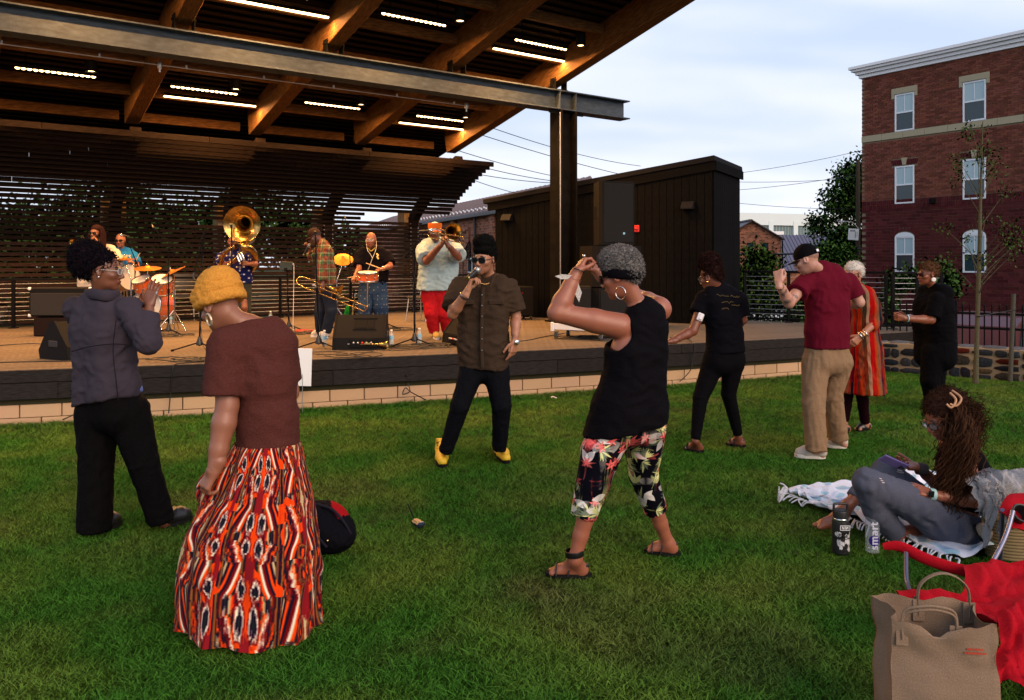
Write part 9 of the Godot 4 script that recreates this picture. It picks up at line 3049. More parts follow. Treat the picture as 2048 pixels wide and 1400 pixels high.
func drums() -> void:
	var s0: Vector3 = V(-5.49, 0.555, -12.261)
	drum("rack_tom", "orange rack tom nearer the percussionist", V(-5.848, 1.301, -12.6), Vector3(-0.15, 0.85, 0.45), 0.135, 0.20, M.orange_shell, [[V(-5.84, 1.252, -12.65), V(-5.751, 1.139, -12.7)]])
	drum("rack_tom", "orange rack tom under the tilted ride cymbal", V(-5.503, 1.304, -12.5), Vector3(0.2, 0.85, 0.45), 0.15, 0.22, M.orange_shell, [[V(-5.557, 1.24, -12.55), V(-5.719, 1.123, -12.7)]])
	drum("floor_drum", "orange bass drum below the two rack toms", V(-5.742, 0.976, -12.75), Vector3(-0.15, 0.05, 1), 0.24, 0.38, M.orange_shell, [[s0 + Vector3(-0.3, 0.2, 0.1), s0 + Vector3(-0.42, 0.0, 0.25)], [s0 + Vector3(0.3, 0.2, 0.1), s0 + Vector3(0.42, 0.0, 0.25)]])
	drum("marching_drum", "natural wood drum with black hoop before the percussionist", V(-6.548, 1.397, -13.4), Vector3(0.9, 0.1, 0.45), 0.21, 0.30, mat(lin(0.45, 0.24, 0.09), 0.35), [[V(-6.582, 1.279, -13.4), V(-6.689, 0.555, -13.497)], [V(-6.506, 1.279, -13.4), V(-6.468, 0.555, -13.497)], [V(-6.589, 1.259, -13.5), V(-6.965, 0.555, -14.271)]])
	cymbal("flat golden crash cymbal over the rack toms", V(-5.777, 1.563, -12.6), Vector3(0.05, 1, 0.18), 0.205, V(-5.829, 0.555, -12.802))
	cymbal("tilted golden ride cymbal beside the drum kit", V(-5.381, 1.499, -12.6), Vector3(-0.42, 0.9, 0.22), 0.22, V(-5.443, 0.555, -12.802))
	cymbal("small hi hat cymbal in front of the blue tee", V(-6.474, 1.709, -13.3), Vector3(0.0, 1, 0.1), 0.16, V(-6.321, 0.555, -13.19))
	cymbal("tilted orange cymbal between plaid man and snare drummer", V(-2.891, 1.71, -13.6), Vector3(0.12, 0.75, 0.55), 0.17, V(-2.971, 0.555, -13.497))
	drum("snare_drum", "bright orange snare drum on a chrome stand", V(-2.317, 1.433, -12.75), Vector3(0.02, 0.98, 0.14), 0.16, 0.13, M.orange_shell, [[V(-2.317, 1.361, -12.75), V(-2.434, 0.555, -13.393)], [V(-2.434, 0.555, -13.393) + Vector3(0, 0.3, 0), V(-2.434, 0.555, -13.393) + Vector3(0.22, 0.01, 0.1)], [V(-2.434, 0.555, -13.393) + Vector3(0, 0.3, 0), V(-2.434, 0.555, -13.393) + Vector3(-0.22, 0.01, 0.1)], [V(-2.434, 0.555, -13.393) + Vector3(0, 0.3, 0), V(-2.434, 0.555, -13.393) + Vector3(0.0, 0.01, -0.25)]])

	var p: Vector3 = V(-2.79, 0.555, -14.041)
	var o := thing("instrument_stand", "black instrument stand holding a small brass horn", "stand", p)
	var s := MB.new()
	s.tube([Vector3(0, 0.05, 0), Vector3(0, 0.62, 0)], 0.016, 8)
	for k in 3:
		var a := TAU * k / 3
		s.tube([Vector3(0, 0.2, 0), Vector3(cos(a) * 0.22, 0.01, sin(a) * 0.22)], 0.011, 6)
	s.tube(curve([Vector3(-0.12, 0.5, 0.1), Vector3(0, 0.45, 0.02), Vector3(0.12, 0.5, 0.1)], 4), 0.014, 6)
	part("frame", s, M.black_metal, o)
	trumpet("small brass horn parked upright on its floor stand", p + Vector3(0.03, 0.55, 0.06), p + Vector3(-0.02, 0.06, 0.14), Vector3(0, 0, 1))
	var f := Fld.new(p + Vector3(-0.3, 0.0, -0.2), p + Vector3(0.2, 0.5, 0.3), 0.012)
	f.ell(p + Vector3(-0.1, 0.22, 0.05), Vector3(0.05, 0.13, 0.05))
	f.ell(p + Vector3(-0.13, 0.12, 0.06), Vector3(0.04, 0.1, 0.04))
	var gm := MB.new()
	f.to(gm)
	crease(gm, 0.01, Vector3(14, 6, 14), 35)
	solo("cloth", put(gm, p), cl(0.01, 0.22, 0.04), "bright green cloth hanging on the horn stand", "cloth", p)

func chair(label: String, at: Vector3, turn: float) -> void:
	var o := thing("stacking_chair", label, "chair", at, "stacking chairs on the stage", turn)
	var s := MB.new()
	s.box(Vector3(0, 0.45, 0), Vector3(0.44, 0.035, 0.42), Basis(Vector3.RIGHT, 0.04), 0.012)
	part("seat", s, M.plastic, o)
	var b := MB.new()
	b.grid(func(u: float, v: float) -> Vector3: return Vector3((u - 0.5) * 0.45, 0.56 + v * 0.32, -0.22 - v * 0.05 + pow(absf(u - 0.5) * 2.0, 2) * 0.04), 8, 6)
	b.thick(0.02)
	part("backrest", b, M.plastic, o)
	for e in [-1.0, 1.0]:
		var f := MB.new()
		f.tube([Vector3(e * 0.20, 0.44, 0.18), Vector3(e * 0.23, 0.0, 0.24)], 0.011, 7)
		part("leg", f, M.gray_metal, o)
		var g := MB.new()
		g.tube([Vector3(e * 0.21, 0.82, -0.25), Vector3(e * 0.20, 0.45, -0.2), Vector3(e * 0.23, 0.0, -0.27)], 0.011, 7)
		part("leg", g, M.gray_metal, o)

func dolly() -> void:
	var o := thing("equipment_dolly", "flat silver and white equipment dolly on castors near the stage edge", "cart", V(1.044, 0.555, -11.53), "", -0.5)
	var t := MB.new()
	t.box(Vector3(0, 0.235, 0), Vector3(0.78, 0.02, 0.5), BI, 0.006)
	part("deck", t, M.rubber, o)
	for e in [-0.25, 0.25]:
		var r := MB.new()
		r.box(Vector3(0, 0.18, e), Vector3(0.74, 0.09, 0.02), BI, 0.004)
		part("side_rail", r, M.cap_white, o)
	for e in [-0.385, 0.385]:
		var r := MB.new()
		r.box(Vector3(e, 0.18, 0), Vector3(0.02, 0.09, 0.48), BI, 0.004)
		part("end_rail", r, mat(lin(0.35, 0.33, 0.30), 0.4, 0.6), o)
		for z in [-0.245, 0.245]:
			var c := MB.new()
			c.box(Vector3(e, 0.175, z), Vector3(0.05, 0.13, 0.05), BI, 0.006)
			part("corner_post", c, M.cap_white, o)
			castor(o, Vector3(e * 0.9, 0.0, z * 0.85), 0.048)

func water_bottle(at: Vector3, label: String) -> void:
	var o := thing("water_bottle", label, "bottle", at, "water bottles on the stage")
	var g := MB.new()
	g.lathe([Vector2(0.001, 0.002), Vector2(0.030, 0.0), Vector2(0.033, 0.01), Vector2(0.032, 0.06), Vector2(0.033, 0.13), Vector2(0.028, 0.155), Vector2(0.013, 0.18), Vector2(0.012, 0.195)], Z0, BI, 16)
	part("bottle_body", g, M.water, o)
	var w := MB.new()
	w.lathe([Vector2(0.001, 0.006), Vector2(0.028, 0.006), Vector2(0.030, 0.085), Vector2(0.001, 0.085)], Z0, BI, 14)
	part("water", w, glass(Color(0.8, 0.88, 0.92), 0.35, 0.05), o)
	var l := MB.new()
	l.lathe([Vector2(0.0335, 0.085), Vector2(0.0342, 0.087), Vector2(0.0342, 0.128), Vector2(0.0335, 0.13)], Z0, BI, 16)
	part("label_band", l, M.label_blue, o)
	var c := MB.new()
	c.lathe([Vector2(0.0145, 0.192), Vector2(0.0148, 0.21), Vector2(0.001, 0.211)], Z0, BI, 12)
	part("cap", c, M.cap_white, o)

func cable_heap(at: Vector3, r: float, loops: int, seed_: int, m: Material, label: String) -> void:
	var rg := RandomNumberGenerator.new(); rg.seed = seed_
	var mb := MB.new()
	for k in loops:
		var pts := []
		var c := Vector3(rg.randfn() * r * 0.4, 0, rg.randfn() * r * 0.22)
		var a := rg.randf() * TAU
		var rr := r * rg.randf_range(0.35, 0.9)
		for i in 10:
			a += rg.randf_range(0.4, 1.0)
			pts.append(c + Vector3(cos(a) * rr * rg.randf_range(0.7, 1.2), 0.006 + rg.randf() * 0.025, sin(a) * rr * 0.6 * rg.randf_range(0.7, 1.2)))
		mb.tube(curve(pts, 5), 0.0055, 5)
	solo("cable_heap", mb, m, label, "cables", at)

func cable_run(label: String, pts: Array) -> void:
	var mb := MB.new()
	var a: Vector3 = pts[0]
	var q := []
	for p in pts: q.append(p - a + Vector3(0, 0.006, 0))
	mb.tube(curve(q, 8), 0.0065, 6)
	solo("cable", mb, M.cable, label, "cable", a)

# ---------------------------------------------------------------- what lies on the lawn
func lawn_things() -> void:

	var sb: Vector3 = V(-2.32, 0, -8.804)
	var ys := thing("yard_sign", "blank white yard sign on a wire stake before the stage", "sign", sb)
	var bd := MB.new()
	bd.box(V(-2.452, 0.491, -8.86) - sb, Vector3(0.43, 0.42, 0.008), Basis(UY, 0.1) * Basis(Vector3.BACK, -0.03), 0.001)
	part("board", bd, mat(lin(0.85, 0.85, 0.86), 0.6), ys)
	var st := MB.new()
	for x in [-0.14, 0.0]: st.tube([Vector3(x, -0.02, 0), Vector3(x, 0.42, 0)], 0.004, 5)
	st.tube([Vector3(-0.14, 0.1, 0), Vector3(0.0, 0.1, 0)], 0.004, 5)
	part("stake", st, M.gray_metal, ys)
	backpack()

	var dv: Vector3 = V(-0.585, 0, -4.95)
	var o := thing("radio", "small black device with thin antenna lying in the grass", "radio", dv)
	var d := (V(-0.55, 0, -4.913) - V(-0.635, 0, -5.045)).normalized()
	var b := MB.new()
	b.box(Vector3(0, 0.03, 0), Vector3(0.055, 0.035, 0.105), fit(d), 0.012)
	part("body", b, mat(lin(0.012, 0.016, 0.03), 0.3), o)
	var an := MB.new()
	an.tube([-d * 0.045 + Vector3(0, 0.035, 0), -d * 0.07 + Vector3(-0.04, 0.12, -0.04)], [0.005, 0.004], 6)
	part("antenna", an, M.rubber, o)
	var lb := MB.new()
	lb.box(Vector3(0, 0.048, 0) + d * 0.045, Vector3(0.03, 0.004, 0.008), fit(d))
	part("label_strip", lb, mat(lin(0.10, 0.14, 0.25), 0.4), o)
	var pp := MB.new()
	pp.grid(func(u: float, v: float) -> Vector3: return Vector3((u - 0.5) * 0.07, 0.045 + sin(u * 5.0) * 0.008, (0.5 - v) * 0.045), 4, 3)
	pp.thick(0.001)
	solo("paper_scrap", pp, M.white, "tiny white paper scrap on the lawn behind the singer", "paper", V(0.502, 0, -9.505))
	blanket()
	bottles()
	chairs()
	paper_bag()
	tote_and_towel()

func backpack() -> void:
	var c: Vector3 = V(-1.061, 0, -4.571)
	var o := thing("backpack", "black and red backpack slumped on the grass behind the skirt", "backpack", c)
	var f := Fld.new(Vector3(-0.35, -0.05, -0.3), Vector3(0.3, 0.4, 0.25), 0.009)
	f.ell(Vector3(-0.03, 0.13, 0), Vector3(0.16, 0.15, 0.13), Basis(Vector3.BACK, 0.2), 0.05)
	f.ell(Vector3(0.055, 0.10, 0.02), Vector3(0.11, 0.10, 0.12), BI, 0.04)
	f.ell(Vector3(-0.12, 0.16, 0.02), Vector3(0.10, 0.12, 0.11), BI, 0.04)
	f.cut(Vector3(0, 0.0, 0), Vector3.DOWN)
	var mb := MB.new()
	f.to(mb)
	crease(mb, 0.006, Vector3(12, 12, 12), 36)
	part("bag_body", mb, cl(0.010, 0.011, 0.018), o)
	var g := Fld.new(Vector3(-0.3, -0.05, -0.3), Vector3(0.3, 0.4, 0.25), 0.008)
	g.ell(Vector3(-0.03, 0.132, 0.0), Vector3(0.167, 0.156, 0.137), Basis(Vector3.BACK, 0.2), 0.05)
	g.cut(Vector3(0.10, 0.16, 0), Vector3(-0.80, -0.55, 0.05).normalized())
	g.cut(Vector3(0.12, 0.12, 0), Vector3(0.35, -0.93, 0.0).normalized())
	g.cut(Vector3(0.0, 0.0, -0.02), Vector3(0, 0, -1))
	var rm := MB.new()
	g.to(rm)
	part("red_panel", rm, cl(0.40, 0.008, 0.012), o)
	var zp := MB.new()
	zp.tube(curve([Vector3(-0.08, 0.285, 0.05), Vector3(0.04, 0.265, 0.09), Vector3(0.11, 0.20, 0.10), Vector3(0.15, 0.12, 0.08)], 6), 0.008, 6)
	zp.tube(curve([Vector3(-0.14, 0.24, 0.11), Vector3(-0.05, 0.17, 0.16), Vector3(0.03, 0.07, 0.15)], 6), 0.008, 6)
	part("strap", zp, cl(0.02, 0.018, 0.03), o)
	var bk := MB.new()
	bk.ball(Vector3(0.035, 0.105, 0.148), Vector3(0.008, 0.01, 0.006))
	part("buckle", bk, M.gold if M.has("gold") else M.brass, o)

func blanket() -> void:
	var a := Vector3(1.93, 0, -5.55); var b := Vector3(3.35, 0, -6.15); var c := Vector3(3.12, 0, -4.55); var d := Vector3(2.42, 0, -4.30)
	var d0 := Vector3(2.02, 0, -5.28)
	var n := noise(55, 1.0, 3)
	var o := thing("blanket", "pale blue and white throw blanket with fringe spread on the grass", "blanket", a)
	var mb := MB.new()
	mb.grid(func(u: float, v: float) -> Vector3:
		var p := (a.lerp(b, u)).lerp((d0.lerp(d, u / 0.7) if u < 0.7 else d.lerp(c, (u - 0.7) / 0.3)), v)
		p += Vector3(n.get_noise_2d(u * 4.0, v * 4.0), 0, n.get_noise_2d(u * 4.0 + 9.0, v * 4.0)) * 0.05
		var hgt := 0.045 + 0.05 * absf(n.get_noise_2d(u * 3.0 + 20.0, v * 4.0)) + 0.022 * sin(u * 11.0 + v * 5.0 + n.get_noise_2d(u * 3.0, v * 3.0) * 4.0)
		return p + Vector3(0, maxf(hgt, 0.03) + 0.012, 0) - a, 70, 60)
	mb.thick(0.008)
	var t := tex(128, 128, func(x: int, y: int) -> Color:
		var s := sin(x * 0.16 + sin(y * 0.09) * 2.0) + 0.7 * sin(y * 0.21 + sin(x * 0.1) * 1.5)
		return Color(0.88, 0.88, 0.92) if s > -0.6 else (Color(0.66, 0.80, 0.84) if s > -1.3 else Color(0.66, 0.72, 0.84)))
	var m := mat(Color.WHITE, 0.9)
	m.albedo_texture = t
	m.uv1_scale = Vector3(2, 2, 1)
	part("cloth", mb, m, o)
	var fr := MB.new()
	for k in 46:
		var u := k / 45.0
		var p := d0.lerp(d, u) if k > 8 else a.lerp(d0, k / 9.0)
		var out := Vector3(-0.6, 0, 0.8) if k > 8 else Vector3(-1, 0, 0.1)
		fr.tube(curve([p + Vector3(0, 0.045, 0) - a, p + out * 0.04 + Vector3(rng.randfn() * 0.01, 0.05, 0) - a, p + out * 0.085 + Vector3(rng.randfn() * 0.02, 0.02, rng.randfn() * 0.02) - a], 3), 0.005, 5)
	part("fringe", fr, mat(lin(0.62, 0.64, 0.68), 0.9), o)
	var ts := MB.new()
	for k in 9: ts.tube(curve([Vector3(0, 0.07, 0), Vector3(-0.03 - 0.008 * k, 0.1 - 0.012 * k, 0.01 * k), Vector3(-0.06 - 0.006 * k, 0.02 + rng.randf() * 0.10, 0.015 * k)], 3), 0.005, 5)
	part("tassel", ts, mat(lin(0.66, 0.67, 0.70), 0.9), o)

func bottles() -> void:
	var p: Vector3 = V(1.869, 0, -4.523)
	var o := thing("insulated_bottle", "black insulated bottle covered in stickers standing at the blanket edge", "bottle", p)
	var b := MB.new()
	b.lathe([Vector2(0.001, 0.0), Vector2(0.044, 0.002), Vector2(0.047, 0.01), Vector2(0.047, 0.17), Vector2(0.040, 0.20), Vector2(0.039, 0.205)], Z0, BI, 28)
	var bm := mat(lin(0.012, 0.012, 0.014), 0.4)
	part("flask", b, bm, o)
	var rg := RandomNumberGenerator.new(); rg.seed = 66
	var stx := MB.new()
	for k in 30:
		var y0 := rg.randf_range(0.015, 0.135); var a0 := rg.randf_range(-2.2, 1.1) + PI / 2
		var w := rg.randf_range(0.35, 0.75); var hh := rg.randf_range(0.022, 0.036)
		var g := rg.randf_range(0.4, 0.62)
		stx.col = Color(g, g, g * 1.02)
		var k0 := stx.v.size()
		stx.grid(func(u: float, v: float) -> Vector3:
			var ed := 0.8 + 0.2 * sin(u * 9.0 + k)
			var a := a0 + (u - 0.5) * w * (0.7 + 0.3 * sin(v * PI))
			return Vector3(cos(a) * (0.0474 + k * 0.00003), y0 + (v - 0.5) * hh * ed, sin(a) * (0.0474 + k * 0.00003)), 8, 4)
	part("stickers", stx, mat(Color.WHITE, 0.5), o)
	var dk := MB.new()
	for k in 26:
		var y0 := rg.randf_range(0.02, 0.13); var a := rg.randf_range(-1.2, 1.2) + PI / 2
		dk.tube([Vector3(cos(a) * 0.0484, y0, sin(a) * 0.0484), Vector3(cos(a + 0.16) * 0.0484, y0 + rg.randf_range(-0.012, 0.012), sin(a + 0.16) * 0.0484)], 0.0012, 4)
	part("sticker_lines", dk, M.rubber, o)
	var nb := MB.new()
	nb.box(Vector3(0.006, 0.158, 0.0472), Vector3(0.05, 0.024, 0.002))
	part("sticker_plate", nb, mat(lin(0.03, 0.03, 0.03), 0.5), o)
	var fr := MB.new()
	for q in [[0, 0.0125, 0.054, 0.003], [0, -0.0125, 0.054, 0.003], [-0.0265, 0, 0.003, 0.027], [0.0265, 0, 0.003, 0.027]]: fr.box(Vector3(0.006 + q[0], 0.158 + q[1], 0.0484), Vector3(q[2], q[3], 0.0014))
	part("sticker_frame", fr, M.cap_white, o)
	var t1 := part("sticker_text", text_mesh("NIИ", 0.015), M.cap_white, o)
	t1.position = Vector3(0.006, 0.158, 0.049)
	var t2 := part("sticker_text", text_mesh("Rock &", 0.013, "Droid Serif"), M.rubber, o)
	t2.position = Vector3(-0.002, 0.125, 0.0486); t2.rotation.z = 0.15
	var t3 := part("sticker_text", text_mesh("Roll", 0.013, "Droid Serif"), M.rubber, o)
	t3.position = Vector3(0.004, 0.109, 0.0486); t3.rotation.z = 0.12
	var cp := MB.new()
	cp.lathe([Vector2(0.040, 0.203), Vector2(0.041, 0.205), Vector2(0.041, 0.24), Vector2(0.036, 0.248), Vector2(0.001, 0.25)], Z0, BI, 24)
	var lid := part("lid", cp, M.plastic, o)
	var hd := MB.new()
	hd.tube(curve([Vector3(-0.038, 0.225, 0), Vector3(-0.038, 0.268, 0), Vector3(-0.03, 0.28, 0), Vector3(0.03, 0.28, 0), Vector3(0.038, 0.268, 0), Vector3(0.038, 0.225, 0)], 5), 0.007, 7)
	part("handle", hd, M.plastic, lid)
	var rg2 := MB.new()
	rg2.lathe([Vector2(0.0405, 0.188), Vector2(0.043, 0.19), Vector2(0.0425, 0.2), Vector2(0.040, 0.203)], Z0, BI, 24)
	part("ring", rg2, M.chrome, o)

	var s: Vector3 = V(2.058, 0, -4.539)
	var w := thing("water_bottle", "tall clear plastic bottle with blue label dot beside the blanket", "bottle", s)
	var g := MB.new()
	g.lathe([Vector2(0.001, 0.002), Vector2(0.034, 0.0), Vector2(0.038, 0.012), Vector2(0.038, 0.20), Vector2(0.034, 0.235), Vector2(0.016, 0.262), Vector2(0.0135, 0.266), Vector2(0.0135, 0.275)], Z0, BI, 24)
	part("bottle_body", g, M.water, w)
	var c2 := MB.new()
	c2.lathe([Vector2(0.017, 0.270), Vector2(0.0175, 0.30), Vector2(0.001, 0.301)], Z0, BI, 16)
	part("cap", c2, M.cap_white, w)
	var dot := MB.new()
	dot.grid(func(u: float, v: float) -> Vector3:
		var r := 0.032 * (1.0 - v)
		var x := cos(u * TAU) * r - 0.004; var y := sin(u * TAU) * r
		var a := x / 0.0386 + PI / 2
		return Vector3(-cos(a) * 0.0386, 0.075 + y, sin(a) * 0.0386), 24, 4)
	part("label_dot", dot, mat(lin(0.02, 0.012, 0.20), 0.4), w)
	var tx := part("lettering", text_mesh("smart", 0.042), mat(lin(0.55, 0.55, 0.66), 0.4), w)
	tx.position = Vector3(-0.006, 0.105, 0.0395)
	tx.rotation.z = PI / 2

func chairs() -> void:
	M.red_cloth = cl(0.50, 0.008, 0.018)
	var tubem := mat(lin(0.10, 0.10, 0.16), 0.35, 0.5)
	var base: Vector3 = V(2, 0, -3.434)
	var o := thing("camp_chair", "low red canvas camp chair with steel tube frame before the blanket", "chair", base)
	var pts := curve([V(1.843, 0.241, -3.95), V(1.913, 0.252, -3.92), V(2.005, 0.215, -3.86), V(2.117, 0.19, -3.8), V(2.237, 0.184, -3.76), V(2.4, 0.232, -3.72), V(2.55, 0.291, -3.7)], 6)
	var fb := MB.new()
	var rad := []
	for i in pts.size(): rad.append(0.016 + 0.014 * sin(minf(1.0, i / 10.0) * PI / 2))
	fb.tube(pts, rad, 10, true, 0.6, Vector3.BACK)
	part("front_band", put(fb, base), M.red_cloth, o)
	var sheet := func(q: Array, sag: float, nu: int, nv: int) -> MB:
		var mb := MB.new()
		var n := noise(58, 1.0, 2)
		mb.grid(func(u: float, v: float) -> Vector3:
			var p: Vector3 = (q[0] as Vector3).lerp(q[1], u).lerp((q[3] as Vector3).lerp(q[2], u), v)
			return p + Vector3(0, -sag * sin(u * PI) * sin(v * PI) + n.get_noise_2d(u * 2.2, v * 2.2) * 0.035 + n.get_noise_2d(u * 7.0 + v * 3.0, v * 4.0) * 0.012, n.get_noise_2d(u * 3.0, v * 2.0 + 7.0) * 0.045) - base, nu, nv)
		mb.thick(0.004)
		return mb
	part("seat", sheet.call([V(1.828, 0.168, -3.3), V(2.206, 0.173, -3.2), V(2.527, 0.268, -3.7), V(2.161, 0.222, -3.76)], 0.03, 30, 24), M.red_cloth, o)
	part("lower_sling", sheet.call([V(1.68, 0.187, -3.42), V(2.059, 0.199, -3.1), V(2.258, 0.23, -3.4), V(1.726, 0.172, -3.55)], 0.02, 34, 12), M.red_cloth, o)
	part("side_panel", sheet.call([V(1.792, 0.093, -2.95), V(1.982, 0.083, -2.85), V(2.171, 0.315, -3.15), V(1.934, 0.271, -3.15)], 0.0, 24, 24), M.red_cloth, o)
	var fr := MB.new()
	fr.tube(curve([V(2.489, 0.418, -3.95), V(2.428, 0.328, -3.9), V(2.347, 0.252, -3.84), V(2.274, 0.196, -3.79)], 5), 0.012, 8)
	part("frame_tube", put(fr, base), mat(lin(0.22, 0.22, 0.30), 0.3, 0.6), o)
	var f2 := MB.new()
	f2.tube(curve([V(1.923, 0.235, -3.88), V(1.861, 0.155, -3.75), V(1.817, 0.15, -3.62), V(1.783, 0.171, -3.5)], 5), 0.011, 8)
	part("frame_tube", put(f2, base), tubem, o)
	for q in [[V(1.783, 0.171, -3.5), V(1.749, 0, -3.434)], [V(2.15, 0.168, -3.3), V(1.975, 0, -3.002)], [V(2.32, 0.19, -3.78), V(2.187, 0, -3.526)]]:
		var l := MB.new()
		l.tube(q, 0.011, 8)
		part("leg", put(l, base), tubem, o)
	var rv := MB.new()
	rv.ball(V(1.766, 0.186, -3.47), Vector3(0.012, 0.012, 0.012))
	part("joint", put(rv, base), M.plastic, o)

	var b2: Vector3 = V(2.806, 0, -4.204)
	var s := thing("camp_chair", "red canvas chair armrest with round black cup holder", "chair", b2)
	var ar := MB.new()
	ar.grid(func(u: float, v: float) -> Vector3:
		var x := u * 0.34
		return V(2.501, 0.417, -4.1) + Vector3(x, 0.012 * sin(u * 3.0) + 0.012 * sin(v * PI) - 0.05 * exp(-u * 8.0), 0.12 - v * 0.2 * (0.45 + 0.55 * minf(1.0, u * 3.0))) + Vector3(0, -0.16 * pow(1.0 - v, 2) * minf(1.0, 0.3 + u * 2.0), 0) - b2, 14, 10)
	ar.thick(0.012)
	part("armrest", ar, M.red_cloth, s)
	var cu := MB.new()
	cu.lathe([Vector2(0.045, 0), Vector2(0.05, 0.01), Vector2(0.045, 0.018), Vector2(0.036, 0.01), Vector2(0.036, -0.05), Vector2(0.001, -0.052)], V(2.544, 0.397, -3.97) - b2, Basis(Vector3.RIGHT, 0.9), 20)
	part("cup_holder", cu, M.plastic, s)
	for q in [[V(2.499, 0.392, -4.05), V(2.666, 0, -4.344)], [V(2.657, 0.432, -4), V(2.819, 0, -4.204)]]:
		var l := MB.new()
		l.tube(q, 0.011, 8)
		part("leg", put(l, b2), tubem, s)

func paper_bag() -> void:
	var at: Vector3 = V(1.454, -0.028, -2.74)
	at.y = 0.0
	var o := thing("paper_bag", "brown paper shopping bag with handles beside the red chair", "bag", at, "", -0.12)
	var W := 0.335; var H := 0.455; var Dp := 0.19
	var m := mat(lin(0.30, 0.21, 0.145), 0.85, 0, T.grain, Vector3(6, 6, 6), T.mid_n, 0.2)
	var n := noise(91, 1.0, 2)
	var pm := MB.new()
	pm.grid(func(u: float, v: float) -> Vector3:
		var a := u * 4.0
		var s := int(a) % 4
		var t: float = a - floorf(a)
		if u >= 1.0: s = 0; t = 0.0
		var c := [Vector2(-W / 2, Dp / 2), Vector2(W / 2, Dp / 2), Vector2(W / 2, -Dp / 2), Vector2(-W / 2, -Dp / 2)]
		var p: Vector2 = (c[s] as Vector2).lerp(c[(s + 1) % 4], t)
		var nrm := [Vector2(0, 1), Vector2(1, 0), Vector2(0, -1), Vector2(-1, 0)]
		var bow := (n.get_noise_3d(p.x * 5.0, v * 2.5, p.y * 5.0) * 0.02 + (0.012 if s % 2 == 0 else -0.03 * v) * sin(t * PI)) * (0.3 + v)
		p += (nrm[s] as Vector2) * bow
		var top := H * v
		if v > 0.9 and s == 0: top -= 0.045 * exp(-pow((t - 0.40) / 0.11, 2)) * (v - 0.9) * 10.0
		return Vector3(p.x * (1.0 + 0.03 * v), top + n.get_noise_2d(p.x * 9.0, p.y * 9.0) * 0.014 * v, p.y), 64, 24)
	pm.thick(-0.0015)
	part("bag_body", pm, m, o)
	var bt := MB.new()
	bt.box(Vector3(0, 0.01, 0), Vector3(W - 0.01, 0.012, Dp - 0.01))
	part("base", bt, m, o)
	for k in 2:
		var z := Dp / 2 + 0.012 if k == 0 else -Dp / 2 - 0.004
		var hx := -0.055 if k == 0 else 0.07
		var h := MB.new()
		var rise := 0.055 if k == 0 else 0.085
		for e in ([-0.006, 0.006] if k == 0 else [0.0]):
			h.tube(curve([Vector3(hx - 0.085, H - 0.06, z), Vector3(hx - 0.082, H + rise * 0.45 + e, z), Vector3(hx - 0.03, H + rise + e, z + (0.02 if k == 0 else 0.0)), Vector3(hx + 0.03, H + rise + e, z + (0.02 if k == 0 else 0.0)), Vector3(hx + 0.082, H + rise * 0.45 + e, z), Vector3(hx + 0.085, H - 0.06, z)], 6), 0.0045 if k == 0 else 0.011, 8, true, 1.0 if k == 0 else 0.3, UY)
		part("handle", h, m, o)
		for e in [-0.085, 0.085]:
			var pt_ := MB.new()
			pt_.box(Vector3(hx + e, H - 0.045, z - (0.004 if k == 0 else -0.004)), Vector3(0.04, 0.075, 0.004), BI, 0.001)
			part("handle_patch", pt_, m, o)
	var pr := MB.new()
	var rg := RandomNumberGenerator.new(); rg.seed = 93
	for row in 2:
		var x := 0.062 if row == 0 else 0.056
		while x < (0.112 if row == 0 else 0.122):
			var w := rg.randf_range(0.003, 0.006)
			pr.box(Vector3(x, H - 0.078 - row * 0.013, Dp / 2 + 0.0175), Vector3(w, 0.0065, 0.0012))
			x += w + 0.0016
	part("red_print", pr, mat(lin(0.45, 0.06, 0.03), 0.7), o)

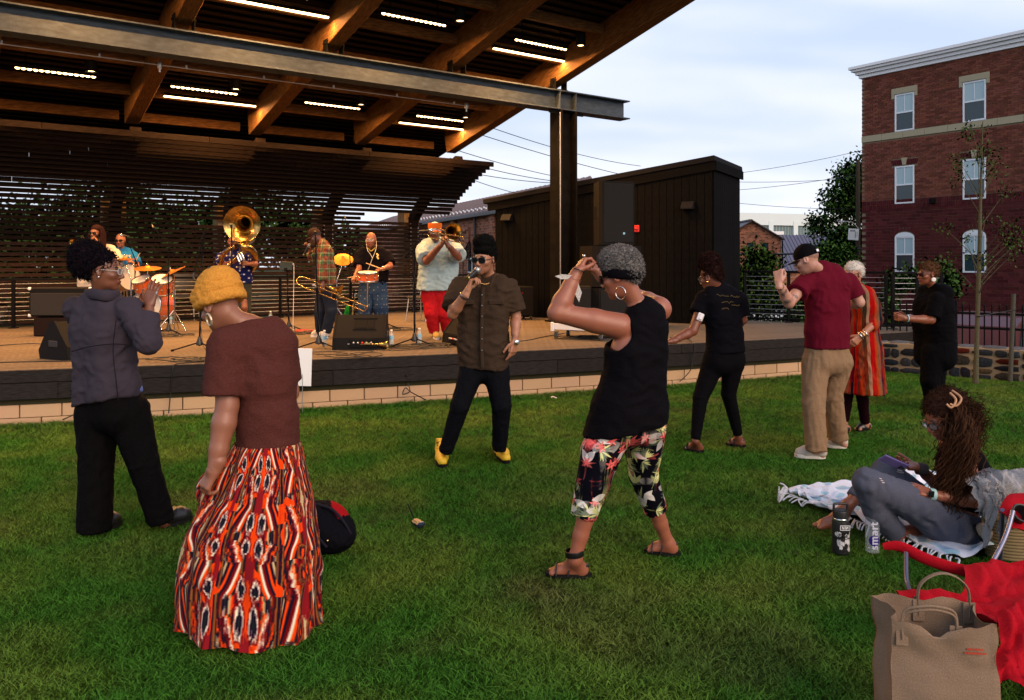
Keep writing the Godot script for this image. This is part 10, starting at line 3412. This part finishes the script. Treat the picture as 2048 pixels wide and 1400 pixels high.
func tote_and_towel() -> void:
	var c: Vector3 = V(2.732, 0.323, -4.45)
	var jn := noise(37, 1.0, 3)
	var mb := MB.new()
	for lay in 2:
		mb.grid(func(u: float, v: float) -> Vector3:
			var x := lerpf(-0.19, 0.28, u) if lay == 0 else lerpf(-0.16, -0.02, u)
			var hang := maxf(0.0, v - 0.42)
			var n0 := jn.get_noise_2d(u * 3.0 + lay * 5.0, v * 1.6)
			var fold := sin(u * 13.0 + n0 * 5.0) * 0.022 * (0.3 + hang) + jn.get_noise_2d(u * 5.0, v * 4.0 + lay * 3.0) * 0.03
			var y := 0.07 + u * 0.05 + 0.05 * sin(minf(v, 0.5) * PI) - hang * (0.26 if lay == 0 else 0.36) * (1.0 + n0)
			return Vector3(x + fold * 0.6 + hang * 0.04, y + fold, lerpf(-0.22, 0.04, minf(1.0, v * 2.0)) + hang * 0.06 + fold + lay * 0.03), 44, 34)
	mb.thick(0.007)
	solo("draped_jacket", mb, cl(0.40, 0.39, 0.40), "pale grey crumpled jacket draped behind the seated woman", "jacket", c)
	var tb: Vector3 = V(2.833, 0, -4.477)
	var o := thing("woven_basket", "tan woven basket bag standing on the grass by the chair", "basket", tb)
	for k in 13:
		var ring := MB.new()
		var ps := []
		for i in 25:
			var a := TAU * i / 24
			ps.append(Vector3(cos(a) * (0.15 + k * 0.002), 0.012 + k * 0.0175, sin(a) * 0.10))
		ring.tube(ps, 0.0105, 6, false)
		part("woven_coil", ring, mat(lin(0.30, 0.23, 0.12), 0.9, 0, T.grain, Vector3(30, 30, 30)), o)
	var inn := MB.new()
	inn.lathe([Vector2(0.001, 0.01), Vector2(0.14, 0.012), Vector2(0.146, 0.2)], Z0, Basis(Vector3.RIGHT, UY, Vector3(0, 0, 0.66)), 20)
	part("lining", inn, cl(0.2, 0.15, 0.08), o)
	var r := rig(V(2.733, 0, -4.668), 0)
	var so := thing("slide_shoe", "tan leather slide shoe lying on the blanket beside the basket", "shoe", r.at)
	var h0: Vector3 = V(2.575, 0.181, -4.44); var t0: Vector3 = V(2.612, 0.109, -4.4)
	shoe(r, so, h0, t0, cl(0.33, 0.24, 0.17, 0.7), M.sole_black, 0.036, 0.055, 0.014)
